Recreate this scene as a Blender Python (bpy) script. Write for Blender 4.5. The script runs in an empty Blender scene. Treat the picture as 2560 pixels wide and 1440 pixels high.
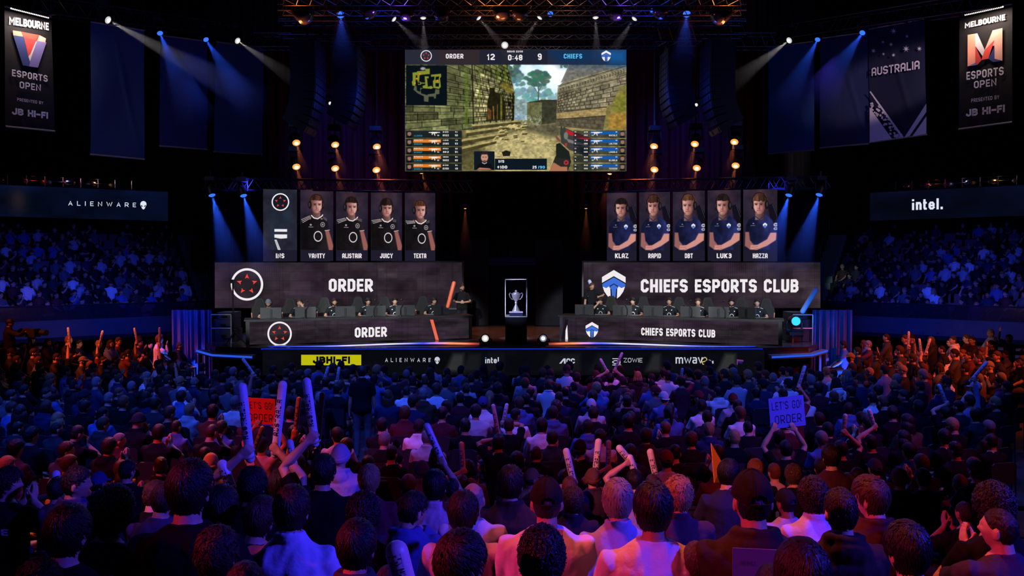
# Esports arena: two team desks on a stage, big screen above, crowd in front, balconies at both sides.
import bpy, math, random
import numpy as np
from mathutils import Vector, Matrix, Euler, noise, geometry
R = math.radians
SC = bpy.context.scene
COL = SC.collection
V = Vector
rng = random.Random(7)

# ------------------------------------------------------------------ camera
FPX, CZ, PITCH = 2000.0, 3.85, math.atan(70 / 2000)
cam_d = bpy.data.cameras.new('camera'); cam = bpy.data.objects.new('camera', cam_d); COL.objects.link(cam)
cam_d.sensor_width = 36.0; cam_d.lens = FPX / 2560 * 36.0; cam_d.clip_end = 200
cam.location = (0, 0, CZ); cam.rotation_euler = (math.pi / 2 - PITCH, 0, 0)
SC.camera = cam
# ------------------------------------------------------------------ colour management, world
SC.view_settings.view_transform = 'Standard'; SC.view_settings.look = 'None'
SC.view_settings.gamma = 1.0; SC.view_settings.use_curve_mapping = False
SC.view_settings.exposure = 0.0
cy = SC.cycles
cy.max_bounces = 4; cy.diffuse_bounces = 1; cy.glossy_bounces = 2; cy.transmission_bounces = 4
cy.transparent_max_bounces = 12; cy.volume_bounces = 0; cy.use_denoising = True
cy.sample_clamp_indirect = 1.5; cy.caustics_reflective = False; cy.caustics_refractive = False
wd = bpy.data.worlds.new('world'); SC.world = wd; wd.use_nodes = True
wd.node_tree.nodes['Background'].inputs[0].default_value = (0.10, 0.12, 0.40, 1)
wd.node_tree.nodes['Background'].inputs[1].default_value = 0.003

# ------------------------------------------------------------------ house lights (unseen washes), with some spots added to brighten single things
def spot(loc, to, col, watts, deg, blend=0.6, r=0.15, name='wash_light'):
    d = bpy.data.lights.new(name, 'SPOT'); o = bpy.data.objects.new(name, d); COL.objects.link(o)
    d.energy = watts; d.color = col; d.spot_size = R(deg); d.spot_blend = blend; d.shadow_soft_size = r
    o.location = loc; o.rotation_euler = (V(to) - V(loc)).to_track_quat('-Z', 'Y').to_euler()
    return o
BLUE, RED, ORANGE, WHITE, PINK = (0.03, 0.09, 1.0), (1.0, 0.04, 0.03), (1.0, 0.2, 0.03), (0.9, 0.95, 1.0), (1.0, 0.14, 0.16)
# blue over the floor seats, from high behind the camera and from the stage rig
spot((-7.5, 9.5, 14), (-6.8, 14.6, 1.2), BLUE, 6500, 44)
spot((6.5, 9.5, 14), (5.5, 15, 1.2), BLUE, 5000, 42)
spot((-0.8, 10, 14), (-0.8, 15.2, 1.2), BLUE, 5200, 40)
spot((-8, 2, 13), (-8, 14, 1.2), BLUE, 6500, 20)
spot((-1, 3, 13), (-1.5, 14.2, 1.2), BLUE, 5000, 18)
spot((5, 3, 13), (5.5, 14.6, 1.2), BLUE, 4200, 18)
spot((6, 0, 12), (3.8, 11, 1.8), BLUE, 7500, 6)  # narrow unseen spot added to brighten the blue placard
spot((2.2, 2.5, 9), (1.98, 7.8, 1.9), (1, .35, .08), 700, 7)  # unseen orange spot added to brighten the pointed orange sheet
spot((-9, 25, 11), (-4, 14, 1.2), BLUE, 3600, 52)
spot((9, 25, 11), (5, 14, 1.2), (0.10, 0.06, 1.0), 2400, 52)
# red and orange pools
spot((-11, 4, 12), (-4.4, 11.2, 1.1), RED, 6500, 20)
spot((-9, 20, 11), (-4.3, 10.6, 1.1), ORANGE, 6500, 20)
spot((-16, 14, 10), (-11.2, 21.8, 1.3), (1.0, .10, .025), 11000, 19)
spot((13, 5, 12), (4.9, 11.5, 1.1), (1.0, 0.06, 0.10), 3000, 26)
spot((17, 12, 11), (11.0, 19.8, 1.2), (1.0, .10, .025), 11000, 26)
spot((10, 9, 11), (11.6, 21.5, 1.4), (1.0, .09, .03), 6000, 15)
spot((5, 3, 13), (0.6, 11.0, 1.1), RED, 1700, 24)
spot((-3, 22, 11), (-1.2, 11.2, 1.2), RED, 2200, 20)
spot((7, 24, 11), (2.2, 17.0, 1.1), RED, 4200, 20)
# near tier: pink-red from one side, blue from the other
spot((0.2, 6.2, 10.0), (1.5, 4.5, 2.4), (1.0, 0.17, 0.04), 2600, 30, .8)
spot((-8.5, 0.5, 7.5), (1.7, 4.0, 2.3), (1.0, 0.04, 0.16), 4600, 19, 0.8)
spot((9.5, 1.0, 7.5), (1.0, 4.4, 2.2), (0.05, 0.035, 1.0), 8500, 28)
spot((-7, 2, 9), (-2.0, 6.0, 2.2), (0.05, 0.06, 1.0), 480, 34)
spot((-6.5, 0.5, 9), (-2.6, 5.4, 2.8), (1.0, 0.16, 0.3), 4200, 11, .8)
spot((-5, 0, 8.5), (1.15, 6.7, 2.5), (1.0, 0.16, 0.14), 6500, 13, .8)
spot((0.5, 6, 12), (2.3, 17.4, 1.9), (1.0, 0.08, 0.10), 3500, 9, .8)
# balconies: unseen spots, the stronger pair hung on nothing to pass under the banners
spot((-5, 17, 6.5), (-16.6, 31.4, 2.4), (0.03, 0.06, 1.0), 7000, 29, 1.0)
spot((-8, 25, 6.3), (-19, 37, 3.7), (0.04, 0.06, 1.0), 1100, 40, 1.0)
spot((5, 17, 6.5), (16.6, 31.4, 2.4), (0.03, 0.06, 1.0), 7000, 29, 1.0)
spot((8, 25, 6.3), (19, 37, 3.7), (0.04, 0.05, 1.0), 1000, 40, 1.0)
# players, trophy
for sx in (-1, 1):
    for tx, ty in ((2.5, 24.1), (4.4, 23.6), (6.4, 23.1)): spot((sx * (tx * .6 + 2), -8, 9.6), (sx * tx, ty, 2.42), WHITE, 34000, 4.7, 0.35)
    for tx, ty in ((3.0, 24.0), (6.0, 23.4)): spot((sx * tx * 1.05, 16.5, 9.5), (sx * tx, ty, 2.4), WHITE, 1500, 30, 0.4)
spot((0.2, 19, 8), (0.14, 22.6, 2.9), (0.65, 0.7, 1.0), 7000, 7, 0.4)
spot((-2.5, 17, 5), (0.1, 21.75, 2.6), (0.6, 0.65, 1.0), 2500, 10, 0.4)  # unseen front spot added to brighten the trophy
# warm light on the deck behind the trophy
spot((0, 26.5, 9), (0, 25.5, 1.54), (1.0, .22, .04), 3000, 44, 0.8)
# spots added on the back drapes, standing in for red and blue haze
spot((-6.6, 27.5, 3.2), (-5.6, 31.8, 8.2), (1.0, 0.05, 0.10), 1000, 76, 1.0)
spot((6.6, 27.5, 3.2), (5.6, 31.8, 8.2), (1.0, 0.05, 0.10), 1000, 76, 1.0)
spot((-7.2, 28.0, 11), (-7.0, 31.6, 9.0), (0.02, 0.06, 1.0), 900, 60, 1.0)
spot((7.2, 28.0, 11), (7.0, 31.6, 9.0), (0.02, 0.06, 1.0), 900, 60, 1.0)

# ------------------------------------------------------------------ pixel -> world
_fw = V((0, math.cos(PITCH), -math.sin(PITCH))); _up = V((0, math.sin(PITCH), math.cos(PITCH)))
def ray(px, py):
    return V(((px - 1280) / FPX, 0, 0)) + _up * ((720 - py) / FPX) + _fw
def at(px, py, d):
    r = ray(px, py); r = r * (d / r.y); return V((r.x, r.y, CZ + r.z))
class Plane:                                     # a real upright plane; calling it with a photo pixel gives the point on it
    def __init__(s, p, n, off=0.0):
        s.p = V(p); s.n = V(n).normalized()
        if s.n.y > 0: s.n = -s.n
        s.off = off
    def __call__(s, px, py, off=None):
        r = ray(px, py); o = V((0, 0, CZ)); p = s.p + s.n * (s.off if off is None else off)
        return o + r * ((p - o).dot(s.n) / r.dot(s.n))
    def up(s, off): return Plane(s.p, s.n, off)
def vplane(px0, d0, px1, d1):                    # upright plane through two photo columns at given depths
    a, b = at(px0, 650, d0), at(px1, 650, d1); t = b - a
    return Plane(a, V((t.y, -t.x, 0)))

# ------------------------------------------------------------------ materials
MATS = {}
def mat(name, col=(0.5, 0.5, 0.5), rough=0.6, metal=0.0, emit=None, es=1.0, obcol=False, bump=0.0, bscale=40.0, var=0.0, vscale=6.0, attr=None, spec=0.5, alpha=None, stretch=None):
    if name in MATS: return MATS[name]
    m = bpy.data.materials.new(name); m.use_nodes = True; nt = m.node_tree; N = nt.nodes; L = nt.links
    N.clear(); out = N.new('ShaderNodeOutputMaterial')
    if emit is not None and attr is None:
        e = N.new('ShaderNodeEmission'); e.inputs[0].default_value = (*emit, 1); e.inputs[1].default_value = es
        L.new(e.outputs[0], out.inputs[0]); m.cycles.emission_sampling = 'NONE'; MATS[name] = m; return m
    if emit is not None:
        a = N.new('ShaderNodeAttribute'); a.attribute_name = attr
        e = N.new('ShaderNodeEmission'); e.inputs[1].default_value = es
        L.new(a.outputs['Color'], e.inputs[0]); L.new(e.outputs[0], out.inputs[0]); m.cycles.emission_sampling = 'NONE'; MATS[name] = m; return m
    b = N.new('ShaderNodeBsdfPrincipled'); L.new(b.outputs[0], out.inputs[0])
    b.inputs['Base Color'].default_value = (*col, 1); b.inputs['Roughness'].default_value = rough; b.inputs['Metallic'].default_value = metal
    b.inputs['Specular IOR Level'].default_value = spec
    src = None
    if obcol: src = N.new('ShaderNodeObjectInfo').outputs['Color']
    if attr: n = N.new('ShaderNodeAttribute'); n.attribute_name = attr; src = n.outputs['Color']
    tc = N.new('ShaderNodeTexCoord')
    vec = tc.outputs['Object']
    if stretch:
        mp = N.new('ShaderNodeMapping'); mp.inputs['Scale'].default_value = stretch; L.new(vec, mp.inputs[0]); vec = mp.outputs[0]
    if var > 0:
        n = N.new('ShaderNodeTexNoise'); n.inputs['Scale'].default_value = vscale; n.inputs['Detail'].default_value = 5; L.new(vec, n.inputs['Vector'])
        mr = N.new('ShaderNodeMapRange'); mr.inputs['To Min'].default_value = 1 - var; mr.inputs['To Max'].default_value = 1 + var; L.new(n.outputs['Fac'], mr.inputs['Value'])
        mx = N.new('ShaderNodeVectorMath'); mx.operation = 'SCALE'; L.new(mr.outputs[0], mx.inputs['Scale'])
        if src is None: mx.inputs[0].default_value = col
        else: L.new(src, mx.inputs[0])
        src = mx.outputs[0]
    if src is not None: L.new(src, b.inputs['Base Color'])
    if bump > 0:
        n = N.new('ShaderNodeTexNoise'); n.inputs['Scale'].default_value = bscale; n.inputs['Detail'].default_value = 4; L.new(vec, n.inputs['Vector'])
        bp = N.new('ShaderNodeBump'); bp.inputs['Strength'].default_value = bump; bp.inputs['Distance'].default_value = 0.02
        L.new(n.outputs['Fac'], bp.inputs['Height']); L.new(bp.outputs[0], b.inputs['Normal'])
    if alpha is not None: b.inputs['Alpha'].default_value = alpha
    MATS[name] = m; return m
def lin(c): return tuple((x / 255 / 12.92) if x / 255 <= 0.04045 else ((x / 255 + 0.055) / 1.055) ** 2.4 for x in c)
BLK = mat('black_metal', (0.012, 0.012, 0.014), 0.45, 0.3, bump=0.1)
ALU = mat('truss_metal', (0.055, 0.055, 0.07), 0.38, 0.85, var=0.3)
DARK = mat('dark_paint', (0.01, 0.01, 0.014), 0.8, var=0.3, spec=0.1)
DRAPE = mat('black_drape', (0.012, 0.012, 0.018), 0.9, var=0.4, vscale=3, bump=0.6, bscale=6, stretch=(1, 1, 0.1), spec=0.08)
CONC = mat('balcony_concrete', (0.05, 0.055, 0.07), 0.75, var=0.25, vscale=2, bump=0.2, spec=.15)
SKIN = mat('skin', rough=0.5, obcol=True, var=0.12, vscale=14, bump=0.15, bscale=160)
HAIR = mat('hair', rough=0.36, obcol=True, var=0.45, vscale=60, bump=0.5, bscale=130, stretch=(1, 1, 0.3), spec=0.28)
CLOTH = mat('cloth', rough=0.85, obcol=True, var=0.12, vscale=5, bump=0.8, bscale=8, spec=0.06)
VINYL = mat('vinyl', rough=0.4, obcol=True, bump=0.15, bscale=14)
LITW = mat('lit_white', emit=lin((240, 234, 238)))
SCRN = mat('led_screen', emit=(1, 1, 1), attr='Col')

# ------------------------------------------------------------------ geometry builder
class G:
    def __init__(s): s.v = []; s.f = []; s.c = []
    def add(s, vs, fs):
        o = len(s.v); s.v += [tuple(x) for x in vs]; s.f += [tuple(i + o for i in f) for f in fs]; return s
    def box(s, c, d, m=None):
        x, y, z = (q / 2 for q in d); vs = [V((a * x, b * y, e * z)) for e in (-1, 1) for a, b in ((-1, -1), (1, -1), (1, 1), (-1, 1))]
        if m is not None: vs = [m @ q for q in vs]
        return s.add([q + V(c) for q in vs], [(3, 2, 1, 0), (4, 5, 6, 7), (0, 1, 5, 4), (1, 2, 6, 5), (2, 3, 7, 6), (3, 0, 4, 7)])
    def hexa(s, b, t):                            # solid between two quads
        return s.add(list(b) + list(t), [(3, 2, 1, 0), (4, 5, 6, 7), (0, 1, 5, 4), (1, 2, 6, 5), (2, 3, 7, 6), (3, 0, 4, 7)])
    def tube(s, pts, rad, n=8, cap=True):
        pts = [V(p) for p in pts]; rad = [rad] * len(pts) if not hasattr(rad, '__len__') else rad
        o = len(s.v); k = len(pts); u = None
        for i, p in enumerate(pts):
            t = (pts[min(i + 1, k - 1)] - pts[max(i - 1, 0)])
            t = t.normalized() if t.length > 1e-9 else V((0, 0, 1))
            if u is None: u = t.orthogonal().normalized()
            u = u - t * u.dot(t); u = u.normalized() if u.length > 1e-6 else t.orthogonal().normalized(); w = t.cross(u)
            r = rad[i]; r1, r2 = (r if hasattr(r, '__len__') else (r, r))
            for j in range(n):
                a = 2 * math.pi * j / n; s.v.append(tuple(p + u * (math.cos(a) * r1) + w * (math.sin(a) * r2)))
        for i in range(k - 1):
            for j in range(n):
                a, b = o + i * n + j, o + i * n + (j + 1) % n; s.f.append((a, b, b + n, a + n))
        if cap: s.f.append(tuple(o + j for j in reversed(range(n)))); s.f.append(tuple(o + (k - 1) * n + j for j in range(n)))
        return s
    def cyl(s, a, b, r0, r1=None, n=12): return s.tube([a, b], [r0, r0 if r1 is None else r1], n)
    def capsule(s, a, b, r0, r1=None, n=10, k=3):
        a, b = V(a), V(b); r1 = r0 if r1 is None else r1; t = (b - a).normalized(); P, Q = [], []
        for i in range(k):
            q = math.pi / 2 * (i + 0.35) / (k + 0.35) ; P.append(a - t * r0 * math.cos(q)); Q.append(r0 * math.sin(q))
        P += [a, b]; Q += [r0, r1]
        for i in reversed(range(k)):
            q = math.pi / 2 * (i + 0.35) / (k + 0.35); P.append(b + t * r1 * math.cos(q)); Q.append(r1 * math.sin(q))
        return s.tube(P, Q, n)
    def lathe(s, prof, c=(0, 0, 0), n=24):
        return s.tube([V(c) + V((0, 0, z)) for r, z in prof], [r for r, z in prof], n)
    def sphere(s, c, r, n=12, k=8, m=None):
        r = V((r, r, r)) if not hasattr(r, '__len__') else V(r); o = []
        for i in range(k + 1):
            th = math.pi * i / k
            for j in range(n):
                a = 2 * math.pi * j / n; q = V((r.x * math.sin(th) * math.cos(a), r.y * math.sin(th) * math.sin(a), r.z * math.cos(th)))
                o.append((m @ q if m is not None else q) + V(c))
        return s.add(o, [(i * n + j, (i + 1) * n + j, (i + 1) * n + (j + 1) % n, i * n + (j + 1) % n) for i in range(k) for j in range(n)])
    def poly(s, pts):                             # flat polygon, may be concave
        pts = [V(p) for p in pts]; o = len(s.v); s.v += [tuple(p) for p in pts]
        for t in geometry.tessellate_polygon([pts]): s.f.append(tuple(o + i for i in t))
        return s
    def slab(s, pts, off):                        # flat outline given thickness OFF (a vector)
        pts = [V(p) for p in pts]; n = len(pts); s.poly(pts); s.poly([p + V(off) for p in pts])
        o = len(s.v) - 2 * n; s.f += [(o + i, o + (i + 1) % n, o + n + (i + 1) % n, o + n + i) for i in range(n)]
        return s
    def mesh(s, name, m=None, smooth=False):
        me = bpy.data.meshes.new(name); me.from_pydata(s.v, [], s.f); me.update()
        if m: me.materials.append(m)
        if smooth: me.polygons.foreach_set('use_smooth', [True] * len(me.polygons))
        return me
    def build(s, name, m, parent=None, smooth=False, world=True):
        return put(s.mesh(name, m, smooth), name, parent, world)
def put(me, name, parent=None, world=True):
    o = bpy.data.objects.new(name, me); COL.objects.link(o)
    if parent is not None:
        o.parent = parent
        if world: o.matrix_parent_inverse = base_mat(parent).inverted()
    return o
def base_mat(o):
    m = o.matrix_basis.copy()
    if o.parent: m = base_mat(o.parent) @ o.matrix_parent_inverse @ m
    return m
def tag(o, label=None, cat=None, group=None, kind=None):
    if label: o['label'] = label
    if cat: o['category'] = cat
    if group: o['group'] = group
    if kind: o['kind'] = kind
    return o
def thing(name, loc, label, cat, group=None, rz=0.0):
    o = bpy.data.objects.new(name, None); COL.objects.link(o); o.empty_display_size = 0.1
    o.location = loc; o.rotation_euler = (0, 0, rz); return tag(o, label, cat, group)
def struct(name, g, m, smooth=False): return tag(g.build(name, m, smooth=smooth), kind='structure')
# ------------------------------------------------------------------ lettering: stroke glyphs in a unit box (x, y in 0..1)
def _oct(c=.30, d=.15): return [(c, 0), (1 - c, 0), (1, d), (1, 1 - d), (1 - c, 1), (c, 1), (0, 1 - d), (0, d), (c, 0)]
c_, d_ = .30, .15
GL = {
 'A': (1, [[(0, 0), (0, 1 - d_), (c_, 1), (1 - c_, 1), (1, 1 - d_), (1, 0)], [(0, .38), (1, .38)]]),
 'a': (1, [[(0, 0), (.5, 1), (1, 0)], [(.2, .3), (.8, .3)]]),      # pointed A
 'B': (1, [[(0, 0), (0, 1), (1 - c_, 1), (.96, 1 - d_), (.96, .5 + d_), (.8, .52), (0, .52)], [(.8, .52), (1, .5 - d_), (1, d_), (1 - c_, 0), (0, 0)]]),
 'C': (1, [[(1, d_ * 2.0), (1, d_), (1 - c_, 0), (c_, 0), (0, d_), (0, 1 - d_), (c_, 1), (1 - c_, 1), (1, 1 - d_), (1, 1 - d_ * 2.0)]]),
 'D': (1, [[(0, 0), (1 - c_, 0), (1, d_), (1, 1 - d_), (1 - c_, 1), (0, 1), (0, 0)]]),
 'E': (.85, [[(1, 0), (0, 0), (0, 1), (1, 1)], [(0, .5), (.85, .5)]]),
 'F': (.85, [[(0, 0), (0, 1), (1, 1)], [(0, .48), (.85, .48)]]),
 'G': (1, [[(1, 1 - d_ * 1.6), (1, 1 - d_), (1 - c_, 1), (c_, 1), (0, 1 - d_), (0, d_), (c_, 0), (1 - c_, 0), (1, d_), (1, .45), (.55, .45)]]),
 'H': (1, [[(0, 0), (0, 1)], [(1, 0), (1, 1)], [(0, .5), (1, .5)]]),
 'I': (0, [[(0, 0), (0, 1)]]),
 'J': (.9, [[(0, d_ * 1.4), (0, d_), (c_, 0), (1 - c_, 0), (1, d_), (1, 1)]]),
 'K': (1, [[(0, 0), (0, 1)], [(0, .42), (1, 1)], [(.38, .58), (1, 0)]]),
 'L': (.85, [[(0, 1), (0, 0), (1, 0)]]),
 'M': (1.35, [[(0, 0), (0, 1), (.5, .35), (1, 1), (1, 0)]]),
 'N': (1.05, [[(0, 0), (0, 1), (1, 0), (1, 1)]]),
 'O': (1, [_oct()]), '0': (1, [_oct()]),
 'P': (1, [[(0, 0), (0, 1), (1 - c_, 1), (1, 1 - d_), (1, .42 + d_), (1 - c_, .42), (0, .42)]]),
 'R': (1, [[(0, 0), (0, 1), (1 - c_, 1), (1, 1 - d_), (1, .42 + d_), (1 - c_, .42), (0, .42)], [(.45, .42), (1, 0)]]),
 'S': (1, [[(0, d_ * 1.45), (0, d_), (c_, 0), (1 - c_, 0), (1, d_), (1, .5 - d_ * .8), (1 - c_, .5), (c_, .5), (0, .5 + d_ * .8), (0, 1 - d_), (c_, 1), (1 - c_, 1), (1, 1 - d_), (1, 1 - d_ * 1.45)]]),
 'T': (.95, [[(0, 1), (1, 1)], [(.5, 1), (.5, 0)]]),
 'U': (1, [[(0, 1), (0, d_), (c_, 0), (1 - c_, 0), (1, d_), (1, 1)]]),
 'V': (1.05, [[(0, 1), (.5, 0), (1, 1)]]),
 'W': (1.5, [[(0, 1), (.25, 0), (.5, .85), (.75, 0), (1, 1)]]),
 'X': (1.05, [[(0, 0), (1, 1)], [(0, 1), (1, 0)]]),
 'Y': (1.05, [[(0, 1), (.5, .45), (1, 1)], [(.5, .45), (.5, 0)]]),
 'Z': (1, [[(0, 1), (1, 1), (0, 0), (1, 0)]]),
 '1': (.5, [[(0, .8), (1, 1), (1, 0)]]),
 '2': (1, [[(0, 1 - d_ * 1.5), (0, 1 - d_), (c_, 1), (1 - c_, 1), (1, 1 - d_), (1, .6), (0, .12), (0, 0), (1, 0)]]),
 '3': (1, [[(0, 1 - d_), (c_, 1), (1 - c_, 1), (1, 1 - d_), (1, .62), (.8, .52), (.4, .52)], [(.8, .52), (1, .42), (1, d_), (1 - c_, 0), (c_, 0), (0, d_)]]),
 '4': (1, [[(.75, 0), (.75, 1), (0, .3), (1, .3)]]),
 '5': (1, [[(1, 1), (0, 1), (0, .56), (1 - c_, .56), (1, .56 - d_), (1, d_), (1 - c_, 0), (c_, 0), (0, d_)]]),
 '8': (1, [[(c_, .52), (0, .5 + d_), (0, 1 - d_), (c_, 1), (1 - c_, 1), (1, 1 - d_), (1, .5 + d_), (1 - c_, .52), (c_, .52), (0, .5 - d_), (0, d_), (c_, 0), (1 - c_, 0), (1, d_), (1, .5 - d_), (1 - c_, .52)]]),
 '9': (1, [[(0, d_), (c_, 0), (1 - c_, 0), (1, d_), (1, 1 - d_), (1 - c_, 1), (c_, 1), (0, 1 - d_), (0, .5 + d_), (c_, .45), (1, .45)]]),
 ':': (0, [[(0, .16), (0, .26)], [(0, .66), (0, .76)]]), '.': (0, [[(0, 0), (0, .06)]]), '-': (.8, [[(0, .45), (1, .45)]]),
 '/': (.5, [[(0, 0), (1, 1)]]), "'": (0, [[(0, .8), (0, 1)]]), '!': (0, [[(0, .3), (0, 1)], [(0, 0), (0, .08)]]), '+': (.8, [[(0, .5), (1, .5)], [(.5, .1), (.5, .9)]]),
 # lower case of the chip maker's and the shop's marks
 'i': (0, [[(0, -.12), (0, .70)], [(0, .88), (0, 1.1)]]), 'n': (.75, [[(0, 0), (0, .66)], [(0, .5), (.35, .66), (.75, .66), (1, .5), (1, 0)]]),
 't': (.45, [[(0, .95), (0, .12), (.35, 0), (1, 0)], [(-.2, .66), (.95, .66)]]),
 'e': (.8, [[(0, .34), (1, .34), (1, .5), (.72, .66), (.28, .66), (0, .5), (0, .16), (.28, 0), (.72, 0), (1, .12)]]), 'l': (0, [[(0, 0), (0, 1)]]),
 'm': (1.3, [[(0, 0), (0, .7)], [(0, .56), (.2, .7), (.38, .7), (.5, .56), (.5, 0)], [(.5, .56), (.7, .7), (.88, .7), (1, .56), (1, 0)]]),
 'w': (1.3, [[(0, .7), (.25, 0), (.5, .6), (.75, 0), (1, .7)]]), 'q': (.8, [[(.1, .7), (.8, .7), (1, .55), (1, 0), (.2, 0), (0, .1), (0, .26), (.2, .38), (1, .38)]]),
 'v': (.85, [[(0, .7), (.5, 0), (1, .7)]]),
 's': (.6, [[(0, 0), (.8, 0), (1, .12), (1, .25), (.8, .35), (.2, .35), (0, .45), (0, .58), (.2, .7), (1, .7)]]),
}
NOCAP = set('SCG2359i!:')
def strokes(pl, w, nocap=False):                  # polyline -> quads with mitred joins (2-D)
    P = [V((x, y)) for x, y in pl]; out = []
    closed = len(P) > 2 and (P[0] - P[-1]).length < 1e-6
    if closed: P = P[:-1]
    n = len(P); L, Rr = [], []
    for i in range(n):
        a = P[i - 1] if (i or closed) else None; b = P[(i + 1) % n] if (i < n - 1 or closed) else None
        d1 = (P[i] - a).normalized() if a is not None else None; d2 = (b - P[i]).normalized() if b is not None else None
        p = P[i]
        if d1 is None: p = p - d2 * (0 if nocap and abs(d2.x) < .9 else w / 2); d1 = d2
        elif d2 is None: p = p + d1 * (0 if nocap and abs(d1.x) < .9 else w / 2); d2 = d1
        n1, n2 = V((-d1.y, d1.x)), V((-d2.y, d2.x)); m = n1 + n2
        m = m.normalized() if m.length > 1e-4 else n1
        k = w / 2 / max(0.8, m.dot(n1)); L.append(p + m * k); Rr.append(p - m * k)
    for i in range(n if closed else n - 1):
        j = (i + 1) % n; out.append((Rr[i], Rr[j], L[j], L[i]))
    return out
def glyph_layout(txt, weight, gw, sp):
    """quads of a line of text: cap height 1, stroke WEIGHT, glyph width GW, gap SP"""
    x, out = 0.0, []
    for ch in txt:
        if ch == ' ': x += gw * 0.55 + sp; continue
        f, pls = GL[ch]; wd = max(0.0, gw * f - weight) if f else 0.0
        for pl in pls:
            q = [(x + weight / 2 + px * wd, weight / 2 + py * (1 - weight)) for px, py in pl]
            out += strokes(q, weight, ch in NOCAP)
        x += wd + weight + sp
    return out, x - sp
def text(g, txt, o, ux, uy, weight=.2, gw=.62, sp=.12, slant=0.0):
    """fills the box o, o+ux, o+uy"""
    q, W = glyph_layout(txt, weight, gw, sp); o, ux, uy = V(o), V(ux), V(uy)
    for quad in q:
        n = len(g.v); g.v += [tuple(o + ux * ((p.x + slant * p.y) / W) + uy * p.y) for p in quad]; g.f.append((n, n + 1, n + 2, n + 3))
def ptext(g, P, txt, x0, y0, x1, y1, ry0=None, ry1=None, **k):
    """text in a photo rectangle of plane P; ry0/ry1: the top and bottom at the right end if it differs"""
    o = P(x0, y1); text(g, txt, o, P(x1, y1 if ry1 is None else ry1) - o, P(x0, y0) - o, **k)
def ring(g, P, cx, cy, r0, r1, n=48, sx=1.0, shear=0.0):
    o = len(g.v)
    for i in range(n):
        a = 2 * math.pi * i / n; c, s = math.cos(a), math.sin(a)
        for r in (r0, r1): g.v.append(tuple(P(cx + c * r * sx, cy + s * r + shear * c * r)))
    g.f += [(o + 2 * i, o + 2 * i + 1, o + 2 * ((i + 1) % n) + 1, o + 2 * ((i + 1) % n)) for i in range(n)]
def ppoly(g, P, pts): g.poly([P(x, y) for x, y in pts])
ORD_RED = mat('logo_red', emit=lin((232, 74, 52))); LOGO_BLUE = mat('logo_blue', emit=lin((62, 110, 215))); LOGO_DK = mat('logo_dark', emit=lin((24, 20, 28)))
def order_logo(P, cx, cy, r, parent, sx=1.0):
    g = G(); ring(g, P, cx, cy, r * .86, r, sx=sx); g.build('logo_ring', LITW, parent)
    for i in range(5):
        g = G(); a = -math.pi / 2 + i * 2 * math.pi / 5
        def q(u, w): return (cx + (math.cos(a) * u - math.sin(a) * w) * r * sx, cy + (math.sin(a) * u + math.cos(a) * w) * r)
        ppoly(g, P.up(P.off + .002), [q(.66, 0), q(.36, .125), q(.42, 0), q(.36, -.125)]); g.build('logo_star', ORD_RED, parent)
def chiefs_logo(P, x0, y0, x1, y1, parent, yb=None):
    def m(u, v): return (x0 + (x1 - x0) * u, y0 + (y1 - y0) * v)
    def fl(pts): return [m(u, v) for u, v in pts] , [m(1 - u, v) for u, v in pts]
    P2 = P.up(P.off + .002)
    g = G(); ppoly(g, P, [m(*q) for q in [(-.02, .23), (.5, -.01), (1.02, .23), (1.01, .52), (.9, .75), (.75, .92), (.62, 1.01), (.38, 1.01), (.25, .92), (.1, .75), (-.01, .52)]]); g.build('logo_outline', LOGO_DK, parent)
    g = G(); ppoly(g, P2, [m(*q) for q in [(.0, .24), (.5, .0), (1, .24), (1, .44), (.5, .21), (0, .44)]])
    for k in (0, 1): ppoly(g, P2, fl([(.03, .58), (.2, .49), (.35, .6), (.37, .98), (.24, .9), (.1, .74)])[k])
    g.build('logo_shield', LITW, parent)
    P2 = P.up(P.off + .004); g = G(); ppoly(g, P2, [m(*q) for q in [(.01, .48), (.5, .25), (.99, .48), (.98, .57), (.82, .62), (.5, .46), (.18, .62), (.02, .57)]])
    ppoly(g, P2, [m(*q) for q in [(.3, .6), (.5, .49), (.7, .6), (.6, .66), (.56, 1.0), (.44, 1.0), (.4, .66)]])
    g.build('logo_chevron', LOGO_BLUE, parent)
def alien_logo(g, P, cx, cy, h, P2=None):
    w = h * .37
    out = [(cx + w * math.sin(t) * (1 if abs(t) < 1.7 else .93), cy - h * .1 - h * .4 * math.cos(t) if abs(t) < math.pi / 2 else cy - h * .1 - h * .6 * math.cos(t)) for t in [i * math.pi / 12 for i in range(-12, 12)]]
    ppoly(g, P, [(x if y < cy + h * .1 else cx + (x - cx) * .8, y) for x, y in out])
def alien_eyes(g, P, cx, cy, h):
    for s in (-1, 1): ppoly(g, P, [(cx + s * h * .07, cy + h * .2), (cx + s * h * .14, cy + .04 * h), (cx + s * h * .29, cy - .04 * h), (cx + s * h * .27, cy + .1 * h), (cx + s * .17 * h, cy + .2 * h)])

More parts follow.
